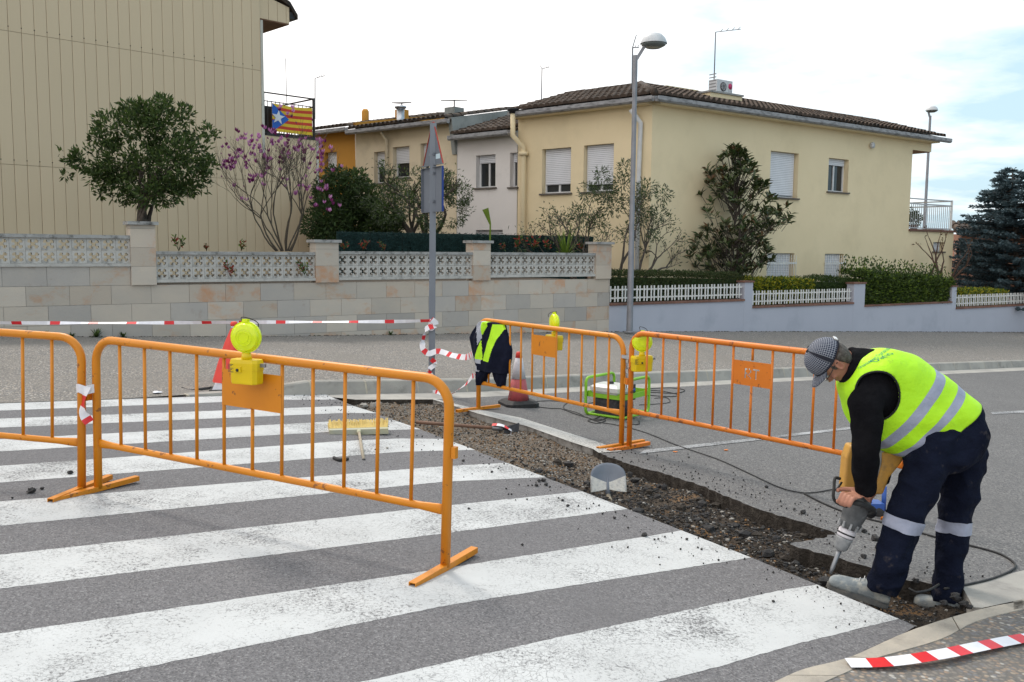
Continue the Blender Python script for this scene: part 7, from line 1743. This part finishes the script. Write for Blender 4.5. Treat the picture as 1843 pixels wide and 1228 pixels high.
ex = [(at(px, py, Y4 + gr.uniform(-.6, .6)), rp / FOC * Y4, .9) for px, py, rp in [(715, 345, 30), (740, 320, 24), (700, 380, 32), (760, 350, 30), (735, 380, 35), (800, 335, 30), (825, 350, 26), (775, 395, 24), (815, 385, 26), (700, 300, 16), (840, 375, 20), (670, 370, 20)]]
branchy(31, b, [(-.35, .1, 1), (.1, -.1, 1), (.5, .1, .9)], 1.15, .10, 3, 'bark_dark', 'olive_tree', 'grey-green olive tree behind the sign post, before the cream house', ['leaf_olive', 'leaf_mid', 'leaf_dark'], 16, .10, .028, .6, .05, tipr=.4, extra=(ex, 9000))
# 5 thin pruned olive in front of the corner house
Y5 = 22.6; b = at(1112, 500, Y5 - .0); b.z = .1
ex = [(at(px, py, Y5 + gr.uniform(-.4, .4)), rp / FOC * Y5, .9) for px, py, rp in [(1085, 315, 16), (1120, 330, 22), (1060, 345, 20), (1165, 340, 20), (1195, 350, 16), (1100, 370, 26), (1150, 385, 24), (1185, 385, 18), (1125, 300, 14), (1090, 345, 22), (1145, 355, 22), (1040, 380, 16), (1075, 400, 18), (1130, 420, 20), (1175, 425, 14), (1020, 395, 12)]]
branchy(12, b, [(-.75, 0, 1), (-.25, .1, 1), (.1, 0, 1), (.45, .1, 1), (.8, 0, 1), (-1.1, -.1, .8)], 1.15, .06, 4, 'bark_dark', 'pruned_olive', 'sparse thin-crowned olive between the street lamp and yellow house', ['leaf_olive', 'leaf_dark', 'leaf_dark'], 6, .10, .028, .6, .10, tipr=.28, extra=(ex, 2500, -.5), kids=(2, 3), wig=.26)
# 6 southern magnolia with big glossy leaves
R_ = random.Random(77); Y6 = 25.3; b = at(1325, 500, Y6); b.z = 0.0; t = tree('large_leaf_magnolia', 'glossy big-leaved magnolia with pointed top against the yellow wall', b); mb = MB().mat('bark_dark'); tips = []
lead = [b, b + V(0, 0, 1.2), b + V(.05, 0, 2.4), at(1322, 270, Y6)]; mb.tube(catmull(lead, 4), [.07 - .005 * k for k in range(13)], 7)
mp = MB().mat('leaf_glossy')
env = [(262, 5, 5), (285, 30, 30), (310, 60, 45), (335, 66, 68), (360, 62, 78), (375, 55, 105), (400, 50, 100), (430, 75, 60), (465, 90, 70), (487, 60, 40)]
for i in range(300):
    py = 262 + 225 * R_.random() ** .8; 
    for (y0, a0, b0), (y1, a1, b1) in zip(env[:-1], env[1:]):
        if y0 <= py <= y1: f = (py - y0) / (y1 - y0); la, lb_ = lerp(a0, a1, f), lerp(b0, b1, f); break
    px = 1322 + R_.uniform(-la, lb_) ; wd = max(la, lb_) / FOC * Y6; e = at(px, py, Y6 + R_.uniform(-wd, wd) * .8); s_ = lead[0].lerp(lead[-1], max(.05, min(.95, 1 - (py + 25 - 262) / 238.)))
    if R_.random() < .35: mb.tube([s_, s_.lerp(e, .5) + V(0, 0, -.05), e], [.02, .014, .008], 4, cap=False)
    else: mb.tube([e - (e - s_).normalized() * .3 - V(0, 0, .15), e], [.009, .006], 4, cap=False)
    ax = ((e - s_).normalized() + V(0, 0, .8)).normalized()
    for k in range(R_.randint(7, 11)):
        a = R_.random() * 2 * pi; o = ax.orthogonal().normalized(); o = Matrix.Rotation(a, 3, ax) @ o; mp.mat(R_.choices(['leaf_glossy', 'leaf_bronze', 'leaf_dark'], [8, 1, 3])[0]); leaf(mp, e - ax * R_.random() * .14, (o + ax * R_.uniform(.3, 1.2)).normalized(), ax, R_.uniform(.17, .27), .08, .2)
mb.obj('trunk', t); mp.obj('crown', t, kind='stuff', fixn=False)
# 7 bare pruned tree at the right end of the house
b = at(1683, 515, 31.2); b.z = -.2
branchy(8, b, [(-.3, 0, 1), (.1, .1, 1), (.55, 0, 1), (.3, -.1, 1)], .95, .075, 3, 'bark_red', 'bare_pruned_tree', 'leafless pruned tree with knobbly shoots below the white terrace rail', ['leaf_bronze'], 2, .10, .05, .45, .25, kids=(1, 2), shr=.75, tipr=.10)
# 8 blue spruce
R_ = random.Random(3); Y8 = 33.5; b = at(1838, 545, Y8); b.z = -1.2; tp = at(1822, 303, Y8); H8 = tp.z - b.z; t = tree('blue_spruce', 'tall blue-grey spruce cut by the right edge of the picture', b)
MB().mat('bark_dark').tube([b, tp], [.16, .02], 8).obj('trunk', t); mb = MB().mat('spruce_needle'); bm2 = MB().mat('bark_dark')
for i in range(430):
    f = R_.random() ** .75; z = tp.z - f * (H8 - .6); rad = (.22 + 3.1 * f ** .8) * R_.uniform(.72, 1.08); a = R_.random() * 2 * pi; c0 = V(lerp(tp.x, b.x, f), Y8, z); out = V(cos(a), sin(a), 0); e = c0 + out * rad + V(0, 0, .12 * rad - .05)
    bm2.tube([c0, e], [.02, .006], 4, cap=False); ns_ = int(8 + rad * 17)
    for k in range(ns_):
        g = (k + 1) / ns_; g = .2 + .8 * g; p = c0.lerp(e, g); sidev = out.cross(V(0, 0, 1)); tw = (sidev * R_.choice((-1, 1)) * R_.uniform(.4, 1) + out * .7 + V(0, 0, R_.uniform(-.25, .35))).normalized(); ln = .30 * (1 - .45 * g) * R_.uniform(.7, 1.2)
        for q in range(5):
            p2 = p + tw * ln * q / 5; leaf(mb, p2, (tw + rdir(R_) * .55).normalized(), rdir(R_), .12, .045, .3)
mb.obj('crown', t, kind='stuff', fixn=False); bm2.obj('branch', t)

# ---- hedges and shrubs behind the lilac wall
def hedge(name, label, x0, x1, top, bot, Yf, n, mats_, L_=.075, w=.035, dep=.9, rough_=.12, cat='hedge', seed=1, sprig=.0):
    R_ = random.Random(seed); pl = Plane(W_.w(0, 0, -Yf).x, W_.w(0, 0, -Yf).y, radians(34)); u0 = pl.sz(x0, 500)[0]; u1 = pl.sz(x1, 500)[0]; zt = lambda px: pl.sz(px, top if not isinstance(top, (list, tuple)) else lerp(top[0], top[1], (px - x0) / (x1 - x0)))[1]
    zb_ = bot; t = thing(name, label, cat, pl.w((u0 + u1) / 2, zb_), 0, 'hedges behind the lilac wall'); core = MB().mat('leaf_dark')
    nseg = 14; vs = []
    for i in range(nseg + 1):
        u = lerp(u0 + .08, u1 - .08, i / nseg); z = zt(lerp(x0, x1, i / nseg)) - .14
        for o, zz in ((-.08, zb_), (-.08, z), (-dep + .08, z), (-dep + .08, zb_)): vs.append(pl.w(u, zz, o))
    core.add(vs, [(i * 4 + j, i * 4 + (j + 1) % 4, (i + 1) * 4 + (j + 1) % 4, (i + 1) * 4 + j) for i in range(nseg) for j in range(4)] + [(0, 1, 2, 3), tuple(nseg * 4 + k for k in range(4))], False); core.obj('inner_stems', t)
    mb = MB().mat(mats_[0])
    for i in range(n):
        f = R_.random(); u = lerp(u0, u1, f); Z = zt(lerp(x0, x1, f)); face = R_.random(); jj = noise.noise(V(u * 2.1, seed, 0)) * rough_ + noise.noise(V(u * 6, seed, 2)) * rough_ * .5
        if face < .58: p = pl.w(u, lerp(zb_, Z + jj, R_.random() ** .8), R_.uniform(-.10, .05) + .08 * noise.noise(V(u * 4, R_.random() * .2, seed))); d = V(pl.n.x, pl.n.y, .5)
        elif face < .94: p = pl.w(u, Z + jj + R_.uniform(-.12, .03) + (R_.random() ** 6) * sprig, R_.uniform(-dep, .02)); d = V(0, 0, 1)
        else: u = R_.choice((u0, u1)) + R_.uniform(-.05, .05); p = pl.w(u, lerp(zb_, Z, R_.random()), R_.uniform(-dep, 0)); d = V(0, 0, 1)
        mb.mat(R_.choice(mats_)); leaf(mb, p, (d + rdir(R_) * .9).normalized(), rdir(R_), L_ * R_.uniform(.6, 1.3), w)
    mb.obj('foliage', t, kind='stuff', fixn=False); return t
hedge('clipped_hedge', 'long clipped dark hedge behind the first picket panel', 1098, 1338, (489, 494), .25, .32, 9000, ['leaf_hedge', 'leaf_dark', 'leaf_hedge'], .06, .028, .7, .05, seed=3)
hedge('golden_hedge', 'low yellow-variegated hedge behind the second picket panel', 1356, 1462, 505, .1, .32, 4200, ['leaf_yellow', 'leaf_mid', 'leaf_yellow', 'leaf_bright'], .085, .045, .7, .10, seed=4)
hedge('round_clipped_bush', 'dark rounded bush between the golden and the tall hedge', 1468, 1531, 500, .05, .35, 3200, ['leaf_dark', 'leaf_mid'], .06, .025, .8, .10, cat='bush', seed=5)
hedge('tall_hedge', 'tallest green hedge spilling over the wall coping without pickets', 1553, 1716, (493, 508), -.05, .12, 11000, ['leaf_mid', 'leaf_dark', 'leaf_mid', 'leaf_bright'], .10, .05, .9, .28, seed=6, sprig=.5)
hedge('yellow_edge_hedge', 'yellow-green low hedge under the spruce behind the last pickets', 1725, 1812, 523, -.2, .35, 3600, ['leaf_yellow', 'leaf_mid', 'leaf_bright', 'leaf_yellow'], .09, .045, .8, .10, seed=7)
# dark mesh screen behind the stone wall
GP = Plane(W_.w(0, 0, -3.2).x, W_.w(0, 0, -3.2).y, radians(34)); ua = GP.sz(606, 440)[0]; ub_ = GP.sz(1068, 440)[0]; mf = thing('green_screen_fence', 'low dark blue-green artificial hedge screen behind the pierced wall', 'screen fence', GP.w(ua, .8)); 
n_ = 9
for k in range(n_):
    a, b_ = lerp(ua, ub_, k / n_) + .01, lerp(ua, ub_, (k + 1) / n_) - .01; MB().mat('mesh_green').wbox(GP, a, b_, .75, 1.93 - .0 * k, -.05, 0).obj('screen_panel', mf)
mb = MB().mat('mesh_green'); R_ = random.Random(2)
for i in range(9000): u = R_.uniform(ua, ub_); leaf(mb, GP.w(u, R_.uniform(.9, 1.95), R_.uniform(0, .05)), (GP.n + rdir(R_) * .6).normalized(), rdir(R_), .07, .02)
mb.obj('screen_tufts', mf, kind='stuff', fixn=False)
# spiky plant and broad leaf behind the wall
def rosette(nm, label, base, n, L_, w, m_, seed, cat='plant', lift=.6, group=None):
    R_ = random.Random(seed); mb = MB().mat(m_)
    for k in range(n):
        a = R_.random() * 2 * pi; l = L_ * R_.uniform(.6, 1.1); o = V(cos(a), sin(a), 0); s_ = V(-sin(a), cos(a), 0) * w; k1 = R_.uniform(.2, 1.0) * lift; p = [base + o * (l * t * (1 - k1 * .5)) + V(0, 0, l * (k1 * t * 1.3 - .45 * t * t * (1.3 - k1))) for t in (0, .35, .7, 1)]
        mb.add([p[0] - s_, p[0] + s_, p[1] - s_ * 1.1, p[1] + s_ * 1.1, p[2] - s_ * .7, p[2] + s_ * .7, p[3]], [(0, 1, 3, 2), (2, 3, 5, 4), (4, 5, 6)], True)
    o = mb.obj(nm, fixn=False); return tag(o, label, cat, group)
bp = at(1018, 446, 21.6); rosette('spiky_yucca', 'spiky bright green yucca poking above the pierced wall', V(bp.x, bp.y, 1.35), 70, .62, .017, 'leaf_bright', 5, lift=1.2)
bp = at(880, 427, 22); bl0 = V(bp.x, bp.y, 1.2); q1, q2, q3 = at(883, 400, 22), at(868, 376, 22), at(878, 374, 22)
tag(MB().mat('leaf_bright').add([bl0, bl0 + V(.04, 0, 0), at(881, 405, 22), at(884, 402, 22), at(868, 378, 22), at(879, 374, 21.9), at(874, 390, 21.9)], [(0, 1, 3, 2), (2, 3, 5, 6), (2, 6, 4), (6, 5, 4)], True).obj('upright_leaf', fixn=False), 'single large upright bright green leaf before the white house', 'plant')
# red-tipped shoots along and through the pierced wall, weeds at its foot
def sprig(px, py, Y, h, nm, label, ms, seed, cat='plant', group='small plants on the stone wall'):
    R_ = random.Random(seed); b = at(px, py, Y); mb = MB().mat(ms[0])
    for k in range(5):
        d = (V(R_.uniform(-.5, .5), R_.uniform(-.3, .3), 1)).normalized(); e = b + d * h * R_.uniform(.5, 1); mb.mat(ms[0]); mb.tube([b, e], .004, 4)
        for j in range(9): p = b.lerp(e, R_.uniform(.3, 1)); mb.mat(R_.choice(ms)); leaf(mb, p, (d + rdir(R_) * 1.2).normalized(), rdir(R_), h * .28, h * .1)
    return tag(mb.obj(nm, fixn=False), label, cat, group)
def wy(px, o=0): return W_.p(px, 500).y + o
sprig(322, 452, wy(322, .4), .30, 'photinia_shoot', 'red-tipped shoot behind the second wall panel, left end', ['leaf_mid', 'red_tip', 'leaf_bright'], 1)
sprig(434, 452, wy(434, .4), .24, 'photinia_shoot', 'red-tipped shoot just right of the wall middle of the second panel', ['leaf_mid', 'leaf_bright', 'red_tip'], 2)
sprig(372, 452, wy(372, .4), .16, 'photinia_shoot', 'tiny shoot peeping over the second panel', ['leaf_mid', 'red_tip'], 3)
sprig(414, 497, wy(414, -.1), .28, 'photinia_shoot', 'red shoot growing out through the pierced blocks', ['red_tip', 'leaf_mid', 'red_tip'], 4)
sprig(548, 495, wy(548, -.1), .30, 'photinia_shoot', 'green plant pushing through the blocks near the second pier', ['leaf_mid', 'leaf_bright', 'red_tip'], 6)
for k, (px, h) in enumerate([(620, .22), (654, .25), (690, .22), (930, .34), (960, .36), (985, .3), (1045, .25), (905, .2)]): sprig(px, 452, wy(px, 1.4), h, 'photinia_shoot', 'red-tipped shoot behind the ' + ['third wall panel, beside the second pier', 'third wall panel, under the laurel', 'third wall panel, nearest the sign post', 'fourth wall panel, tallest on its left half', 'fourth wall panel, tallest of all the shoots', 'fourth wall panel, left of the yucca', 'fourth wall panel, right of the yucca', 'fourth wall panel, next to the third pier'][k], ['leaf_dark', 'red_tip', 'leaf_mid', 'red_tip'], 20 + k)
R_ = random.Random(14)
for k, (px, lb) in enumerate([(78, 'weed tuft at the wall foot, leftmost'), (128, 'flat little weed right of the leftmost tuft'), (172, 'biggest dark weed at the wall foot'), (220, 'small weed at the wall foot right of the biggest one'), (700, 'grass tuft at the wall foot beside the sign post')]):
    p = W_.p(px, 600); s_ = (p - W_.o).dot(W_.d); z = wbz(s_); q = W_.w(s_, z + .0, .08); rosette('weed_tuft', lb, q, 34, [.16, .10, .20, .11, .12][k], .012, 'leaf_mid', 40 + k, lift=.9, group='weeds at the wall foot', cat='weed')
# line of dirt and moss along the wall foot
mb = MB().mat('soil'); 
for i in range(900): s_ = R_.uniform(-2, 34); q = W_.w(s_, wbz(s_) + .004, abs(R_.gauss(.0, .05)) + .005); mb.mat('leaf_dark' if R_.random() < .25 else 'soil'); mb.blob(q, R_.uniform(.006, .018), 5, 3, .4, squash=.5)
mb.obj('wall_foot_dirt', kind='stuff', label='dirt and moss gathered along the foot of the walls', fixn=False)
# small litter: black rag at the left edge, scraps
tag(MB().mat('black_rubber').tube(catmull([G(0, 655, .03), G(8, 652, .05), G(14, 656, .03), G(24, 654, .03)], 3), [.03, .04, .035, .03, .02, .02, .015, .015, .01, .01], 6).obj('black_rag'), 'crumpled black rag on the far pavement at the left edge', 'rag')
tag(MB().mat('tape_white').blob(G(283, 706, .03), .05, 7, 4, .4, 3, .25).obj('paper_scrap'), 'white paper scrap on the pavement beyond the stripes', 'litter')
for k, (px, py) in enumerate([(1215, 813), (1307, 810)]): tag(MB().mat('barrier_orange').blob(G(px, py, .006), .025, 5, 3, .4, 50 + k, .15).obj('orange_chip'), ['flat orange chip on the road, left one', 'flat orange chip on the road, right one'][k], 'litter', 'orange chips on the road')

# pot plants on the far terrace
for k, (u_, h_) in enumerate([(.25, .5), (.7, .62), (1.25, .45)]):
    q = RF.w(ur + u_, zt_low + .01, -.55); t = thing('potted_plant', ['bushy pot plant on the terrace against the house wall', 'taller pot plant in the middle of the terrace', 'small pot plant by the outer terrace rail'][k], 'pot plant', q, 0, 'pot plants on the terrace')
    MB().mat('brick_coping').lathe([(.10, 0), (.15, .22), (.16, .24)], q, 10).obj('pot', t); mb = MB().mat('leaf_dark'); crown(random.Random(k), mb, [(q + V(0, 0, .24 + h_ / 2), h_ / 2, 1.1)], 260, .12, .05, ['leaf_dark', 'leaf_mid'], .5, .2); mb.obj('foliage', t, kind='stuff', fixn=False)
